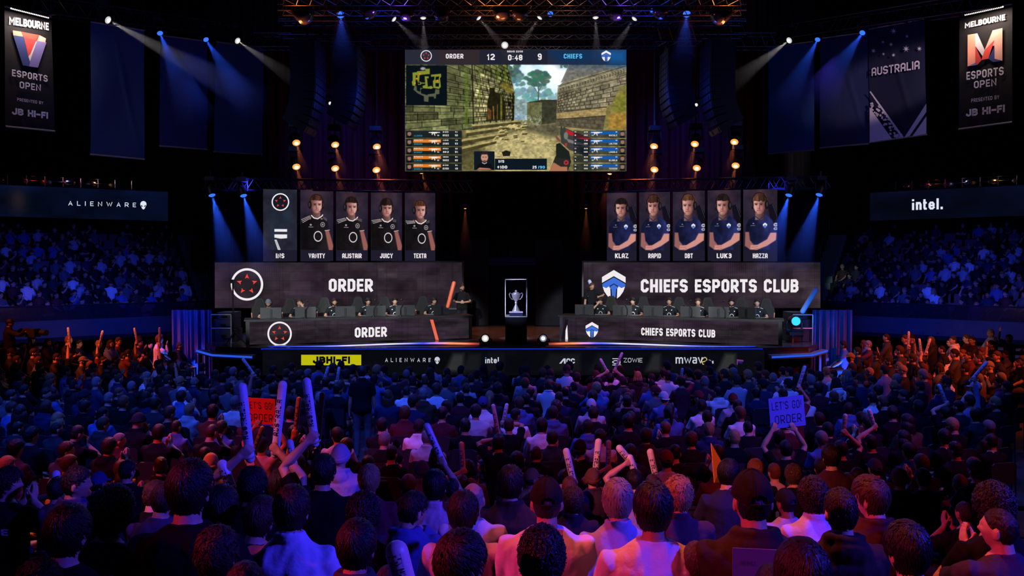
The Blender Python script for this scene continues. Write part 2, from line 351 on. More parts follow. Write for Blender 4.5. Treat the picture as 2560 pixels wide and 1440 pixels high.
# ------------------------------------------------------------------ pictures shown on the LED screens, computed point by point
class Cv:
    def __init__(s, w, h, col=(0, 0, 0)):
        s.w, s.h = w, h; s.a = np.empty((h, w, 3)); s.a[:] = np.array(col) / 255.0
        s.Y, s.X = np.mgrid[0:h, 0:w].astype(float); s.rs = np.random.RandomState(3)
    def noise(s, fx, fy=None, oct=3):
        fy = fy or fx; out = np.zeros((s.h, s.w)); amp = 1.0
        for o in range(oct):
            nx, ny = max(2, int(fx * 2 ** o)), max(2, int(fy * 2 ** o)); t = s.rs.rand(ny + 2, nx + 2)
            u, v = s.X / s.w * nx, s.Y / s.h * ny; i, j = u.astype(int), v.astype(int); fu, fv = u - i, v - j; fu = fu * fu * (3 - 2 * fu); fv = fv * fv * (3 - 2 * fv)
            out += amp * ((t[j, i] * (1 - fu) + t[j, i + 1] * fu) * (1 - fv) + (t[j + 1, i] * (1 - fu) + t[j + 1, i + 1] * fu) * fv - .5); amp *= .5
        return out
    def mix(s, m, col, a=1.0):
        m = np.clip(m, 0, 1)[..., None] * a; c = col if isinstance(col, np.ndarray) else np.array(col) / 255.0
        s.a = s.a * (1 - m) + c * m
    def mpoly(s, pts, soft=.7):
        d = np.full((s.h, s.w), 1e9); ins = np.zeros((s.h, s.w), bool); n = len(pts)
        for i in range(n):
            (x0, y0), (x1, y1) = pts[i], pts[(i + 1) % n]; dx, dy = x1 - x0, y1 - y0; L = dx * dx + dy * dy + 1e-9
            t = np.clip(((s.X - x0) * dx + (s.Y - y0) * dy) / L, 0, 1); d = np.minimum(d, (s.X - x0 - t * dx) ** 2 + (s.Y - y0 - t * dy) ** 2)
            if y0 != y1: ins ^= ((y0 > s.Y) != (y1 > s.Y)) & (s.X < (x1 - x0) * (s.Y - y0) / (y1 - y0) + x0)
        d = np.sqrt(d); d = np.where(ins, d, -d); return np.clip(d / soft * .5 + .5, 0, 1)
    def poly(s, pts, col, a=1.0, soft=.7): m = s.mpoly(pts, soft); s.mix(m, col, a); return m
    def mell(s, cx, cy, rx, ry, soft=.12, rot=0.0):
        c, n = math.cos(rot), math.sin(rot); x, y = s.X - cx, s.Y - cy; u, v = (x * c + y * n) / rx, (-x * n + y * c) / ry
        return np.clip((1 - np.sqrt(u * u + v * v)) / soft + .5, 0, 1)
    def ell(s, cx, cy, rx, ry, col, a=1.0, soft=.12, rot=0.0): m = s.mell(cx, cy, rx, ry, soft, rot); s.mix(m, col, a); return m
    def line(s, pts, w, col, a=1.0):
        d = np.full((s.h, s.w), 1e9)
        for (x0, y0), (x1, y1) in zip(pts, pts[1:]):
            dx, dy = x1 - x0, y1 - y0; t = np.clip(((s.X - x0) * dx + (s.Y - y0) * dy) / (dx * dx + dy * dy + 1e-9), 0, 1)
            d = np.minimum(d, (s.X - x0 - t * dx) ** 2 + (s.Y - y0 - t * dy) ** 2)
        s.mix(np.clip(w / 2 - np.sqrt(d) + .5, 0, 1), col, a)
    def rect(s, x0, y0, x1, y1, col, a=1.0): s.mix(np.clip(np.minimum(np.minimum(s.X - x0, x1 - s.X), np.minimum(s.Y - y0, y1 - s.Y)) + .5, 0, 1), col, a)
    def build(s, name, P4, parent):
        """P4: top-left, top-right, bottom-right, bottom-left corners"""
        a, b, c, d = [np.array(p) for p in P4]; u = (s.X / (s.w - 1))[..., None]; v = (s.Y / (s.h - 1))[..., None]
        co = ((a * (1 - u) + b * u) * (1 - v) + (d * (1 - u) + c * u) * v).reshape(-1, 3)
        i = np.arange(s.w * s.h).reshape(s.h, s.w); f = np.stack([i[1:, :-1], i[1:, 1:], i[:-1, 1:], i[:-1, :-1]], -1).reshape(-1, 4)
        x = np.clip(s.a, 0, 1); x = np.where(x <= .04045, x / 12.92, ((x + .055) / 1.055) ** 2.4)
        me = np_mesh(name, co, f, SCRN, False, np.concatenate([x.reshape(-1, 3), np.ones((s.w * s.h, 1))], 1))
        return put(me, name, parent)
def np_mesh(name, co, quads, m=None, smooth=True, col=None):
    me = bpy.data.meshes.new(name); n, k = len(co), len(quads); w = quads.shape[1]
    me.vertices.add(n); me.vertices.foreach_set('co', np.asarray(co, np.float32).ravel())
    me.loops.add(k * w); me.loops.foreach_set('vertex_index', np.asarray(quads, np.int32).ravel())
    me.polygons.add(k); me.polygons.foreach_set('loop_start', np.arange(0, k * w, w, dtype=np.int32)); me.polygons.foreach_set('loop_total', np.full(k, w, np.int32))
    me.polygons.foreach_set('use_smooth', np.full(k, smooth)); me.update(calc_edges=True)
    if col is not None:
        at_ = me.attributes.new('Col', 'FLOAT_COLOR', 'POINT'); at_.data.foreach_set('color', np.asarray(col, np.float32).ravel())
    if m: me.materials.append(m)
    return me
# ------------------------------------------------------------------ the hall
DECK = 1.54
TIER = [(1.6, 1.62), (2.55, 1.56), (3.35, 1.46), (4.15, 1.34), (4.95, 1.22), (5.75, 1.10), (6.55, .98)]   # (front edge nearest camera, height)
def floor_z(d):
    z = 0.0
    if d < 7.4:
        for a, h in TIER:
            if d >= a: z = h
    return z
def shell():
    g = G(); g.box((0, 16, -.1), (70, 54, .2)); struct('floor', g, mat('hall_floor', (0.02, 0.02, 0.025), 0.5, var=.4, vscale=3, bump=.1))
    g = G()
    for i, (a, h) in enumerate(TIER):
        b = TIER[i + 1][0] if i + 1 < len(TIER) else 7.35
        g.box((0, (a + b) / 2, h / 2 + .002), (12.0, b - a, h))
    struct('floor_tier', g, DARK)
    g = G(); g.box((0, 46.3, 9), (60, .4, 18.2)); struct('wall_back', g, DARK)
    for s, n in ((-1, 'left'), (1, 'right')):
        g = G(); g.box((s * 30, 20, 9), (.4, 52.2, 18.2)); struct('wall_' + n, g, DARK)
    g = G(); g.box((0, 20, 17.9), (60, 52.2, .3)); struct('ceiling', g, DARK)
    # folded black drape right across behind the stage
    g = G(); n = 260; pts = [(-12 + 24 * i / n, 32.4 + .12 * math.sin(i * 1.25) + .05 * math.sin(i * .37)) for i in range(n + 1)]
    for i in range(n):
        (x0, y0), (x1, y1) = pts[i], pts[i + 1]; k = len(g.v)
        g.v += [(x0, y0, 1.2), (x1, y1, 1.2), (x1, y1, 15.5), (x0, y0, 15.5)]; g.f.append((k, k + 1, k + 2, k + 3))
    tag(g.build('stage_backdrop', DRAPE, smooth=True), 'black pleated drape hanging across the whole width behind the stage', 'drape')
    # steel rail at the front of the near tier
    t = thing('guard_rail', (0, 7.3, .98), 'black steel guard rail closing the tier in front of the floor seats', 'rail')
    g = G(); g.tube([(-6, 7.3, 1.56), (6, 7.3, 1.56)], .022, 8); g.build('handrail', ALU, t)
    g = G(); g.tube([(-6, 7.3, 1.28), (6, 7.3, 1.28)], .015, 8); g.build('mid_rail', BLK, t)
    for i in range(9):
        x = -6 + i * 1.5; g = G(); g.tube([(x, 7.3, .98), (x, 7.3, 1.56)], .018, 8); g.build('post', BLK, t)
shell()

# ------------------------------------------------------------------ stage
DECKM = mat('stage_gloss', (0.05, 0.045, 0.045), 0.17, var=.5, vscale=1.5, bump=.05, bscale=3, spec=.8)
def stage():
    t = thing('stage', (0, 24, 0), 'low black stage with glossy deck in front of the drape', 'stage')
    out = [(-6.62, 21.0), (6.62, 21.0), (7.9, 21.25), (8.5, 22.2), (8.5, 32.0), (-8.5, 32.0), (-8.5, 22.2), (-7.9, 21.25)]
    g = G(); g.slab([(x, y, DECK) for x, y in out], (0, 0, -.16)); g.build('deck', DECKM, t)
    inn = [(x * .985, y + .06) for x, y in out]
    g = G(); g.slab([(x, y, DECK - .16) for x, y in inn], (0, 0, -(DECK - .16))); g.build('riser', DARK, t)
    g = G(); g.box((0, 20.985, DECK - .03), (13.2, .03, .03)); g.build('edge_light', mat('edge_blue', emit=lin((14, 40, 190))), t)
    # glowing streaks painted on the deck: blue light band and orange reflections
    for s in (-1, 1):
        c = Cv(160, 14); u = c.X / 159
        if s > 0: u = 1 - u
        stops = [(0, (16, 30, 140)), (.25, (60, 70, 220)), (.5, (170, 150, 235)), (.72, (50, 60, 220)), (.86, (190, 90, 60)), (1, (60, 20, 20))]
        for ch in range(3): c.a[..., ch] = np.interp(u, [q[0] for q in stops], [q[1][ch] / 255 for q in stops])
        c.a *= 2.3 * np.clip(.05 + np.exp(-((c.Y - 4.5 - 2.5 * np.sin(u * 7)) / 2.6) ** 2) + .25 * np.exp(-((c.Y - 11) / 1.5) ** 2), 0, 1)[..., None]; c.a *= (1 + .5 * c.noise(14, 3))[..., None]
        x0, x1 = (-6.5, -.9) if s < 0 else (.9, 6.5)
        y0, y1, y2 = 21.06, 21.42, 22.7
        c.build('floor_glow_streak', [(x0, y1 if s < 0 else y2, DECK + .004), (x1, y2 if s < 0 else y1, DECK + .004), (x1, y0, DECK + .004), (x0, y0, DECK + .004)], t)
    # white edged wing decks at both ends
    for s, q in ((-1, 'beside the light tower'), (1, 'beside the cyan lamp')):
        w = thing('wing_deck', (s * 7.6, 20.6, 0), 'small low deck with blue-lit edge at the stage corner ' + q, 'deck')
        a = [(s * 6.7, 20.55, 1.38), (s * 7.9, 21.0, 1.38), (s * 8.7, 22.0, 1.38), (s * 8.6, 22.15, 1.38), (s * 7.85, 21.2, 1.38), (s * 6.7, 20.95, 1.38)]
        g = G(); g.slab(a, (0, 0, -.1)); g.build('deck_plate', mat('wing_white', (.12, .14, .2), .4, var=.3), w)
        g = G()
        for i in range(2): p, q2 = V(a[i]), V(a[i + 1]); g.box((p + q2) / 2 + V((0, -.012, -.035)), ((q2 - p).length, .02, .05), Matrix.Rotation(math.atan2((q2 - p).y, (q2 - p).x), 3, 'Z'))
        g.build('edge_light', mat('edge_bright', emit=lin((40, 84, 225))), w)
        for x, y in ((6.8, 20.8), (7.9, 21.12), (8.6, 22.05)): g = G(); g.cyl((s * x, y, 0), (s * x, y, 1.29), .04); g.build('leg', BLK, w)
stage()

def stage_front():
    P = Plane((0, 20.9, 1), (0, -1, 0))
    t = thing('sponsor_screen', (0, 20.9, 0), 'long dark screen of glowing sponsor marks along the stage front', 'screen')
    g = G(); a, b = P(655, 874), P(1912, 940); g.box(((a.x + b.x) / 2, 20.94, (a.z + b.z) / 2), (b.x - a.x, .06, a.z - b.z)); g.build('screen_casing', BLK, t)
    c = Cv(640, 34, (9, 10, 16)); n = c.noise(30, 3); c.a *= (1 + .5 * n)[..., None]
    for x0, x1, q in ((1120, 1158, (56, 56, 56)), (1160, 1200, (24, 26, 30)), (1210, 1260, (16, 18, 22)), (1620, 1650, (42, 42, 46)), (1800, 1838, (58, 58, 58)), (1360, 1450, (22, 24, 26)), (1480, 1530, (14, 22, 26))):
        k = 640 / 1257; c.poly([((x0 + 12 - 655) * k, 5), ((x1 - 655) * k, 5), ((x1 - 655) * k, 28), ((x0 - 8 - 655) * k, 28)], q, .8, 3)
    c.build('picture', [P(656, 875), P(1911, 875), P(1911, 938), P(656, 938)], t)
    P1, P2 = P.up(.006), P.up(.012)
    g = G(); ppoly(g, P1, [(753, 887), (903, 887), (903, 913), (753, 913)]); g.build('yellow_panel', mat('panel_yellow', emit=lin((190, 186, 14))), t)
    g = G(); ptext(g, P2, 'JBHI-FI', 782, 891, 875, 909, weight=.3, gw=.92, sp=.12); g.build('shop_lettering', mat('ink_dark', emit=lin((10, 12, 10))), t)
    LG = mat('lit_grey', emit=lin((196, 200, 214)))
    g = G(); ptext(g, P1, 'aLIENWaRE', 963, 895, 1077, 905, weight=.16, gw=.85, sp=.95); alien_logo(g, P1, 1093, 901, 18); g.build('alien_lettering', LG, t)
    g = G(); alien_eyes(g, P2, 1093, 901, 18); g.build('alien_eyes', mat('ink_dark'), t)
    g = G(); ptext(g, P1, 'intel', 1213, 893, 1247, 908, weight=.17, gw=.62, sp=.14); ppoly(g, P1, [(1248, 906), (1250, 906), (1250, 908), (1248, 908)]); g.build('chip_lettering', LG, t)
    g = G(); ppoly(g, P2, [(1212.6, 893), (1215.6, 893), (1215.6, 895.6), (1212.6, 895.6)]); g.build('chip_dot', mat('dot_blue', emit=lin((30, 120, 210))), t)
    g = G(); ppoly(g, P1, [(1398, 909), (1409, 896), (1414, 896), (1414, 909), (1410, 909), (1410, 900.5), (1403, 909)]); ptext(g, P1, 'OC', 1416, 896, 1437, 909, weight=.25, gw=.9, sp=.12); g.build('monitor_maker_lettering', LG, t)
    g = G()
    for pl in ([(0, .95), (.8, .95), (1, .8), (1, .3)], [(1, .62), (.25, .62), (0, .48), (0, .3), (.25, .15), (1, .15)], [(0, -.1), (1.1, -.1)]):
        for q in strokes(pl, .13): g.v += [tuple(P1(1532 + p.x * 18, 911 - p.y * 15)) for p in q]; g.f.append(tuple(range(len(g.v) - 4, len(g.v))))
    ptext(g, P1, 'ZOWIE', 1559, 895, 1606, 906, weight=.13, gw=.95, sp=.22); g.build('mouse_maker_lettering', LG, t)
    g = G(); ptext(g, P1, 'mwqv', 1689, 887.5, 1757, 909, weight=.14, gw=.62, sp=.09); ptext(g, P1, 'is', 1775, 900, 1784, 909, weight=.2, gw=.6, sp=.2); g.build('store_lettering', LG, t)
    g = G()
    for q in strokes([(0, .34), (.8, .5), (.95, .72), (.75, .95), (.4, .95), (.1, .7), (.0, .4), (.2, .1), (.55, .02), (1.0, .25), (1.35, .62)], .13): g.v += [tuple(P1(1754 + p.x * 14, 912 - p.y * 19)) for p in q]; g.f.append(tuple(range(len(g.v) - 4, len(g.v))))
    g.build('store_swash', mat('lit_gold', emit=lin((196, 180, 110))), t)
    g = G(); ppoly(g, P1, [(1842, 898), (1858, 900), (1859, 904), (1845, 903), (1844, 912), (1842, 912)]); g.build('flag_mark', mat('flag_violet', emit=lin((110, 50, 120))), t)
    g = G(); ppoly(g, P1, [(1846, 904), (1857, 905), (1855, 909), (1846, 908)]); g.build('flag_patch', mat('flag_blue', emit=lin((20, 30, 120))), t)
stage_front()

# ------------------------------------------------------------------ LED walls behind the teams
def wall_picture(w, h, seed, warm):
    c = Cv(w, h, (44, 36, 44)); c.rs = np.random.RandomState(seed)
    for k in range(26):
        x0, y0 = c.rs.rand() * w * .95, c.rs.rand() * h * .9; ww, hh = (.04 + .08 * c.rs.rand()) * w, (.15 + .25 * c.rs.rand()) * h
        v = c.rs.randint(-11, 12); c.rect(x0, y0, x0 + ww, y0 + hh, (44 + v + warm, 37 + v, 44 + v), .65)
    for k in range(1, 5): c.rect(0, h * k / 5 - .5, w, h * k / 5 + .4, (26, 22, 28), .5)
    for k in range(14): x = c.rs.rand() * w; c.rect(x, 0, x + 1, h, (28, 24, 30), .6)
    for k in range(0, int(w * .28), 4): c.rect(k if seed % 2 else w * .55 + k, 0, (k if seed % 2 else w * .55 + k) + 1.3, h * .3, (58, 46, 60), .5)
    c.a *= (1 + .55 * c.noise(12, 4, 4))[..., None]
    c.mix(np.clip(c.noise(5, 2, 2) * 1.2, 0, 1), (64, 36, 72), .5)
    return c
def led_wall(x0, y0, x1, y1, d, label, seed, lettering):
    P = Plane((0, d, 0), (0, -1, 0)); a, b = P(x0, y0), P(x1, y1)
    t = thing('led_wall', ((a.x + b.x) / 2, d + .1, DECK), label, 'screen')
    g = G(); g.box(((a.x + b.x) / 2, d + .13, (a.z + b.z) / 2), (b.x - a.x + .1, .24, a.z - b.z + .1)); g.build('casing', BLK, t)
    g = G(); g.box(((a.x + b.x) / 2, d + .2, (DECK + b.z) / 2), (b.x - a.x, .3, b.z - DECK - .06)); g.build('riser', DARK, t)
    c = wall_picture(int((x1 - x0) * .75), int((y1 - y0) * .75), seed, 4); c.build('picture', [P(x0, y0, .004), P(x1, y0, .004), P(x1, y1, .004), P(x0, y1, .004)], t)
    lettering(P.up(.012), t)
def _lw_order(P, t):
    order_logo(P, 617.5, 711, 40.5, t)
    g = G(); ptext(g, P, 'ORDER', 822, 697, 932, 729, weight=.21, gw=.58, sp=.1); g.build('lettering', LITW, t)
def _lw_chiefs(P, t):
    chiefs_logo(P, 1505, 675, 1564, 748, t)
    g = G(); ptext(g, P, 'CHIEFS ESPORTS CLUB', 1602, 698, 1996, 731, weight=.22, gw=.62, sp=.11); g.build('lettering', LITW, t)
led_wall(537, 656, 1155, 770, 26.0, 'wide dark LED wall reading ORDER behind one team desk', 3, _lw_order)
led_wall(1459, 656, 2051, 770, 26.0, 'wide dark LED wall reading CHIEFS ESPORTS CLUB behind the other desk', 4, _lw_chiefs)

# ------------------------------------------------------------------ team desks
TOPZ = 2.2
def desk(pA, dA, pB, dB, label, seed, paint):
    P = vplane(pA, dA, pB, dB); a, b = at(pA, 650, dA), at(pB, 650, dB); a.z = b.z = DECK; k = -P.n
    t = thing('team_desk', ((a + b) / 2), label, 'desk')
    up = V((0, 0, TOPZ - DECK)); e = (b - a).normalized()
    g = G(); g.hexa([a - e * .04 + up, b + e * .04 + up, b + e * .04 + k * .85 + up, a - e * .04 + k * .85 + up], [q + V((0, 0, .04)) for q in (a - e * .04 + up, b + e * .04 + up, b + e * .04 + k * .85 + up, a - e * .04 + k * .85 + up)]); g.build('desktop', BLK, t)
    g = G(); g.hexa([a + k * .02, b + k * .02, b + k * .08, a + k * .08], [a + k * .02 + up, b + k * .02 + up, b + k * .08 + up, a + k * .08 + up]); g.build('front_casing', BLK, t)
    for q, s in ((a, 1), (b, -1)):
        g = G(); g.hexa([q + k * .08, q + e * s * .05 + k * .08, q + e * s * .05 + k * .8, q + k * .8], [z + up for z in (q + k * .08, q + e * s * .05 + k * .08, q + e * s * .05 + k * .8, q + k * .8)]); g.build('side_panel', BLK, t)
    c = wall_picture(400, 46, seed, 2); q = [a + up * .97 + e * .1, b + up * .97 - e * .1, b + up * .05 - e * .1, a + up * .05 + e * .1]
    c.build('front_screen', [z - k * .004 for z in q], t)
    paint(P.up(.012), t); return P, a, b, e, k
def _dk_order(P, t):
    order_logo(P, 699, 834.5, 30.5, t)
    g = G(); ptext(g, P, 'ORDER', 887, 819, 967, 844, 816.5, 841.5, weight=.21, gw=.58, sp=.1); g.build('lettering', LITW, t)
    g = G(); ppoly(g, P, [(1075, 799), (1083, 799), (1097, 850), (1089, 850)]); g.build('orange_stripe', mat('stripe_orange', emit=lin((236, 104, 74))), t)
def _dk_chiefs(P, t):
    chiefs_logo(P, 1464, 805, 1496, 844, t)
    g = G(); ptext(g, P, 'CHIEFS ESPORTS CLUB', 1603, 819, 1788, 838, 823, 844, weight=.22, gw=.6, sp=.11); g.build('lettering', LITW, t)
    g = G(); ppoly(g, P, [(1414, 826), (1418, 812), (1420, 852), (1413, 851)]); g.build('white_stripe', LITW, t)
    g = G(); ppoly(g, P.up(P.off - .006), [(1413, 799), (1421, 799), (1411, 848), (1403, 848)]); g.build('dark_stripe', LOGO_DK, t)
DL = desk(612, 21.45, 1180, 23.3, 'long team desk whose lit front reads ORDER', 5, _dk_order)
DR = desk(1399, 23.3, 1958, 21.45, 'long team desk whose lit front reads CHIEFS ESPORTS CLUB', 6, _dk_chiefs)

def monitor(D, px, top, label, group, yaw=0.0):
    P, a, b, e, k = D; p = P.up(-.42)(px, top); rz = math.atan2(e.y, e.x) + yaw
    t = thing('monitor', (p.x, p.y, TOPZ + .04), label, 'monitor', group, rz); h = max(.3, p.z - TOPZ - .04)
    g = G(); g.box((0, 0, h - .17), (.56, .03, .34)); g.build('back_shell', mat('monitor_shell', (.017, .019, .02), .45, var=.2), t, world=False)
    g = G(); g.box((0, .022, h - .17), (.53, .012, .31)); g.build('display', mat('monitor_face', (.02, .02, .025), .2), t, world=False)
    g = G(); g.box((0, -.03, h * .45), (.055, .025, h * .8)); g.cyl((0, -.045, h - .13), (0, -.02, h - .13), .035); g.build('stand', BLK, t, world=False)
    g = G(); g.box((0, -.02, .008), (.26, .2, .016)); g.build('foot', BLK, t, world=False)
ORDN = ['first', 'second', 'third', 'fourth', 'fifth', 'sixth', 'seventh', 'eighth', 'ninth', 'tenth', 'eleventh', 'twelfth', 'thirteenth', 'fourteenth', 'fifteenth', 'sixteenth', 'seventeenth', 'eighteenth', 'nineteenth', 'twentieth'] + ['twenty-' + x for x in ('first', 'second', 'third', 'fourth', 'fifth', 'sixth', 'seventh', 'eighth', 'ninth')] + ['thirtieth'] + ['thirty-' + x for x in ('first', 'second', 'third', 'fourth', 'fifth', 'sixth', 'seventh', 'eighth', 'ninth')] + ['fortieth']
ML = [(677, 771), (763.5, 772), (863, 772), (939.5, 769), (1013, 766), (1103, 765)]
MR = [(1461, 765), (1556, 766), (1633, 769), (1726, 774), (1797, 771), (1868, 779)]
for i, (x, y) in enumerate(ML): monitor(DL, x, y, 'black monitor turned to its player, %s along the ORDER desk from its far outer end' % ORDN[i], 'monitors on the ORDER desk', .5 if i == 5 else 0)
for i, (x, y) in enumerate(MR): monitor(DR, x, y, 'black monitor turned to its player, %s along the CHIEFS desk from the trophy end' % ORDN[i], 'monitors on the CHIEFS desk', -.6 if i == 5 else 0)

# ------------------------------------------------------------------ trophy on its plinth
def trophy():
    d = 21.75; x = at(1290, 800, d).x; z0 = DECK; z1 = at(1290, 791, d).z; z2 = at(1290, 699, d).z; w = .58
    t = thing('plinth', (x, d, z0), 'black cloth-wrapped plinth under the trophy case in the stage middle', 'plinth')
    g = G(); g.box((x, d, (z0 + z1) / 2), (w, w, z1 - z0 - .02)); g.build('wrapped_body', DRAPE, t)
    g = G(); g.box((x, d, z1 - .01), (w + .02, w + .02, .03)); g.build('top_plate', BLK, t)
    g = G(); g.box((x, d, z0 + .015), (w + .03, w + .03, .03)); g.build('base_trim', mat('plinth_trim', (.2, .22, .3), .3, .6), t)
    z1 += .007
    t = thing('display_case', (x, d, z1), 'tall clear glass display case standing on the black plinth', 'display case')
    gl = mat('case_glass', (.004, .004, .006), .05, alpha=.03, spec=.3)
    h = z2 - z1; r = w / 2
    for nm, c, s in (('glass_front', (x, d - r, z1 + h / 2), (w, .008, h)), ('glass_back', (x, d + r, z1 + h / 2), (w, .008, h)), ('glass_side', (x - r, d, z1 + h / 2), (.008, w - .02, h)), ('glass_side', (x + r, d, z1 + h / 2), (.008, w - .02, h)), ('glass_lid', (x, d, z2), (w, w, .01))):
        g = G(); g.box(c, s); g.build(nm, gl, t)
    g = G(); e = mat('case_edge', (.9, .92, .98), .3, .2)
    for a, b in ((-1, -1), (1, -1), (1, 1), (-1, 1)):
        g.box((x + a * r, d + b * r, z1 + h / 2), (.016, .016, h)); 
    for s in (-1, 1): g.box((x, d + s * r, z2), (w + .016, .016, .018)); g.box((x + s * r, d, z2), (.016, w, .018)); g.box((x, d + s * r, z1 + .008), (w + .016, .016, .016)); g.box((x + s * r, d, z1 + .008), (.016, w, .016))
    g.build('case_frame', e, t)
    t = thing('trophy', (x, d, z1 + .016), 'silver two-handled trophy cup on a dark base inside the glass case', 'trophy'); z = z1 + .016
    sil = mat('silver', (.8, .82, .9), .3, .72, bump=.25, bscale=30)
    g = G(); g.box((x, d, z + .045), (.36, .36, .09)); g.build('base', mat('trophy_base', (.02, .025, .08), .3), t); 
    g = G(); g.box((x, d, z + .095), (.37, .37, .014)); g.build('base_top', mat('base_glow', emit=lin((176, 178, 235))), t)
    k = 1.0
    prof = [(.0, .102), (.10, .102), (.10, .15), (.085, .17), (.07, .21), (.045, .26), (.03, .29), (.028, .33), (.04, .345), (.028, .36), (.03, .385), (.05, .41), (.085, .46), (.11, .52), (.118, .57), (.124, .585), (.118, .6), (.10, .6), (.0, .6)]
    g = G(); g.lathe([(r, z + y) for r, y in prof], (x, d, 0), 28); g.build('cup', sil, t, True)
    g = G(); g.lathe([(.10, z + .6), (.085, z + .625), (.04, z + .64), (.0, z + .64)], (x, d, 0), 24); g.build('lid', sil, t, True)
    g = G(); g.sphere((x, d, z + .665), .032, 14, 10); g.build('finial', sil, t, True)
    for s in (-1, 1):
        g = G(); g.tube([(x + s * .11, d, z + .58), (x + s * .16, d, z + .62), (x + s * .185, d, z + .58), (x + s * .16, d, z + .5), (x + s * .12, d, z + .45), (x + s * .075, d, z + .44)], .012, 8); g.build('handle', sil, t, True)
trophy()

# ------------------------------------------------------------------ side pieces of the stage
def side_bits():
    for s, nm in ((-1, 'ORDER'), (1, 'CHIEFS')):
        # tall dark wing flats beside the centre
        g = G(); x = at(1280 + s * 93, 650, 28).x; g.box((x, 28, (DECK + 4.55) / 2 + .77 - .75), (.95, .15, 4.55 - DECK)); tag(g.build('wing_flat', DARK), 'dark upright wing flat between the %s screens and the centre drape' % nm, 'panel')
        # blue-lit wing drape outside the desk
        g = G(); n = 60; x0, x1 = s * 8.62, s * 9.75
        for i in range(n):
            a, b = i / n, (i + 1) / n; k = len(g.v)
            ya, yb = [22.9 + .05 * math.sin(q * 30) + .03 * math.sin(q * 71) for q in (a, b)]
            xa, xb = x0 + (x1 - x0) * a, x0 + (x1 - x0) * b
            g.v += [(xa, ya, .2), (xb, yb, .2), (xb, yb, 2.42), (xa, ya, 2.42)]; g.f.append((k, k + 1, k + 2, k + 3))
        tag(g.build('wing_drape', mat('grey_drape', (.09, .12, .26), .9, var=.2, spec=.05), smooth=True), 'pale pleated drape lit blue below the balcony at the %s end' % nm, 'drape')
        spot((s * 9.3, 22.1, .15), (s * 9.3, 22.9, 1.0), (.02, .12, 1), 420, 100, 1, .05)
        spot((s * 9.4, 21.4, 4.5), (s * 9.2, 22.9, 1.6), (.02, .06, 1), 520 if s < 0 else 220, 60, 1, .05)
        spot((s * 9, 21, 7), (s * 17, 30.8, 1.2), (.02, .06, 1), 3600, 36, 1); spot((s * 10, 20, 2.6), (s * 18.5, 30, .6), (1, .45, .35), 500, 26, 1)  # unseen spots: blue on the balcony front, warm one added to show the ledges
        # stacked black cases and a rail
        for i, (dx, y, z, w, h) in enumerate(((8.15, 22.9, 1.545, .6, .34), (8.18, 22.95, 1.885, .54, .28), (8.16, 23.0, 2.165, .48, .2))):
            t = thing('equipment_case', (s * dx, y, z), 'dark equipment case, %s of the stack at the %s desk end' % (('lowest', 'middle', 'topmost')[i], nm), 'case', 'case stack at the %s end' % nm)
            g = G(); g.box((s * dx, y, z + h / 2), (w, .7, h - .01)); g.build('body', mat('case_body', (.03, .033, .045), .5, var=.2), t)
            for q in (-1, 1): g = G(); g.box((s * dx + q * (w / 2 - .02), y - .35, z + h / 2), (.05, .02, h - .02)); g.build('corner_trim', ALU, t)
            g = G(); g.box((s * dx, y - .36, z + h * .5), (.16, .02, .05)); g.build('handle', BLK, t)
        t = thing('work_rail', (s * 8.55, 22.5, DECK), 'pale tubular rail on the deck at the %s desk end' % nm, 'rail')
        for q in (0, .5): g = G(); g.tube([(s * (7.85 + q * 1.1), 22.3, DECK), (s * (7.85 + q * 1.1), 22.3, DECK + .78)], .02, 8); g.build('post', mat('rail_pale', (.5, .52, .55), .35, .5), t)
        for h in (.4, .78): g = G(); g.tube([(s * 7.85, 22.3, DECK + h), (s * 8.4, 22.3, DECK + h)], .02, 8); g.build('crossbar', mat('rail_pale'), t)
    g = G(); a, b = at(1218, 645, 29.5), at(1405, 663, 29.5); g.box(((a.x + b.x) / 2, 29.5, (a.z + b.z) / 2), (b.x - a.x, .1, a.z - b.z)); tag(g.build('stage_pelmet', mat('pelmet_grey', (.04, .045, .08), .8, var=.2, spec=.1)), 'grey-blue cloth band stretched across the dark centre opening high over the trophy', 'drape')
    # slim lamp stand
    x = at(582, 700, 21.7).x
    t = thing('light_stand', (x, 21.7, DECK), 'thin black light stand rising in front of the ORDER ring logo', 'stand')
    g = G(); g.tube([(x, 21.7, DECK + .2), (x, 21.7, 3.25)], .022, 8); g.build('pole', BLK, t)
    for i in range(3):
        a = i * 2.1 + .4; g = G(); g.tube([(x, 21.7, DECK + .35), (x + .32 * math.cos(a), 21.7 + .32 * math.sin(a), DECK + .015)], .013, 6); g.build('leg', BLK, t)
    g = G(); g.box((x, 21.68, 3.27), (.09, .12, .1)); g.build('lamp_head', BLK, t)
side_bits()

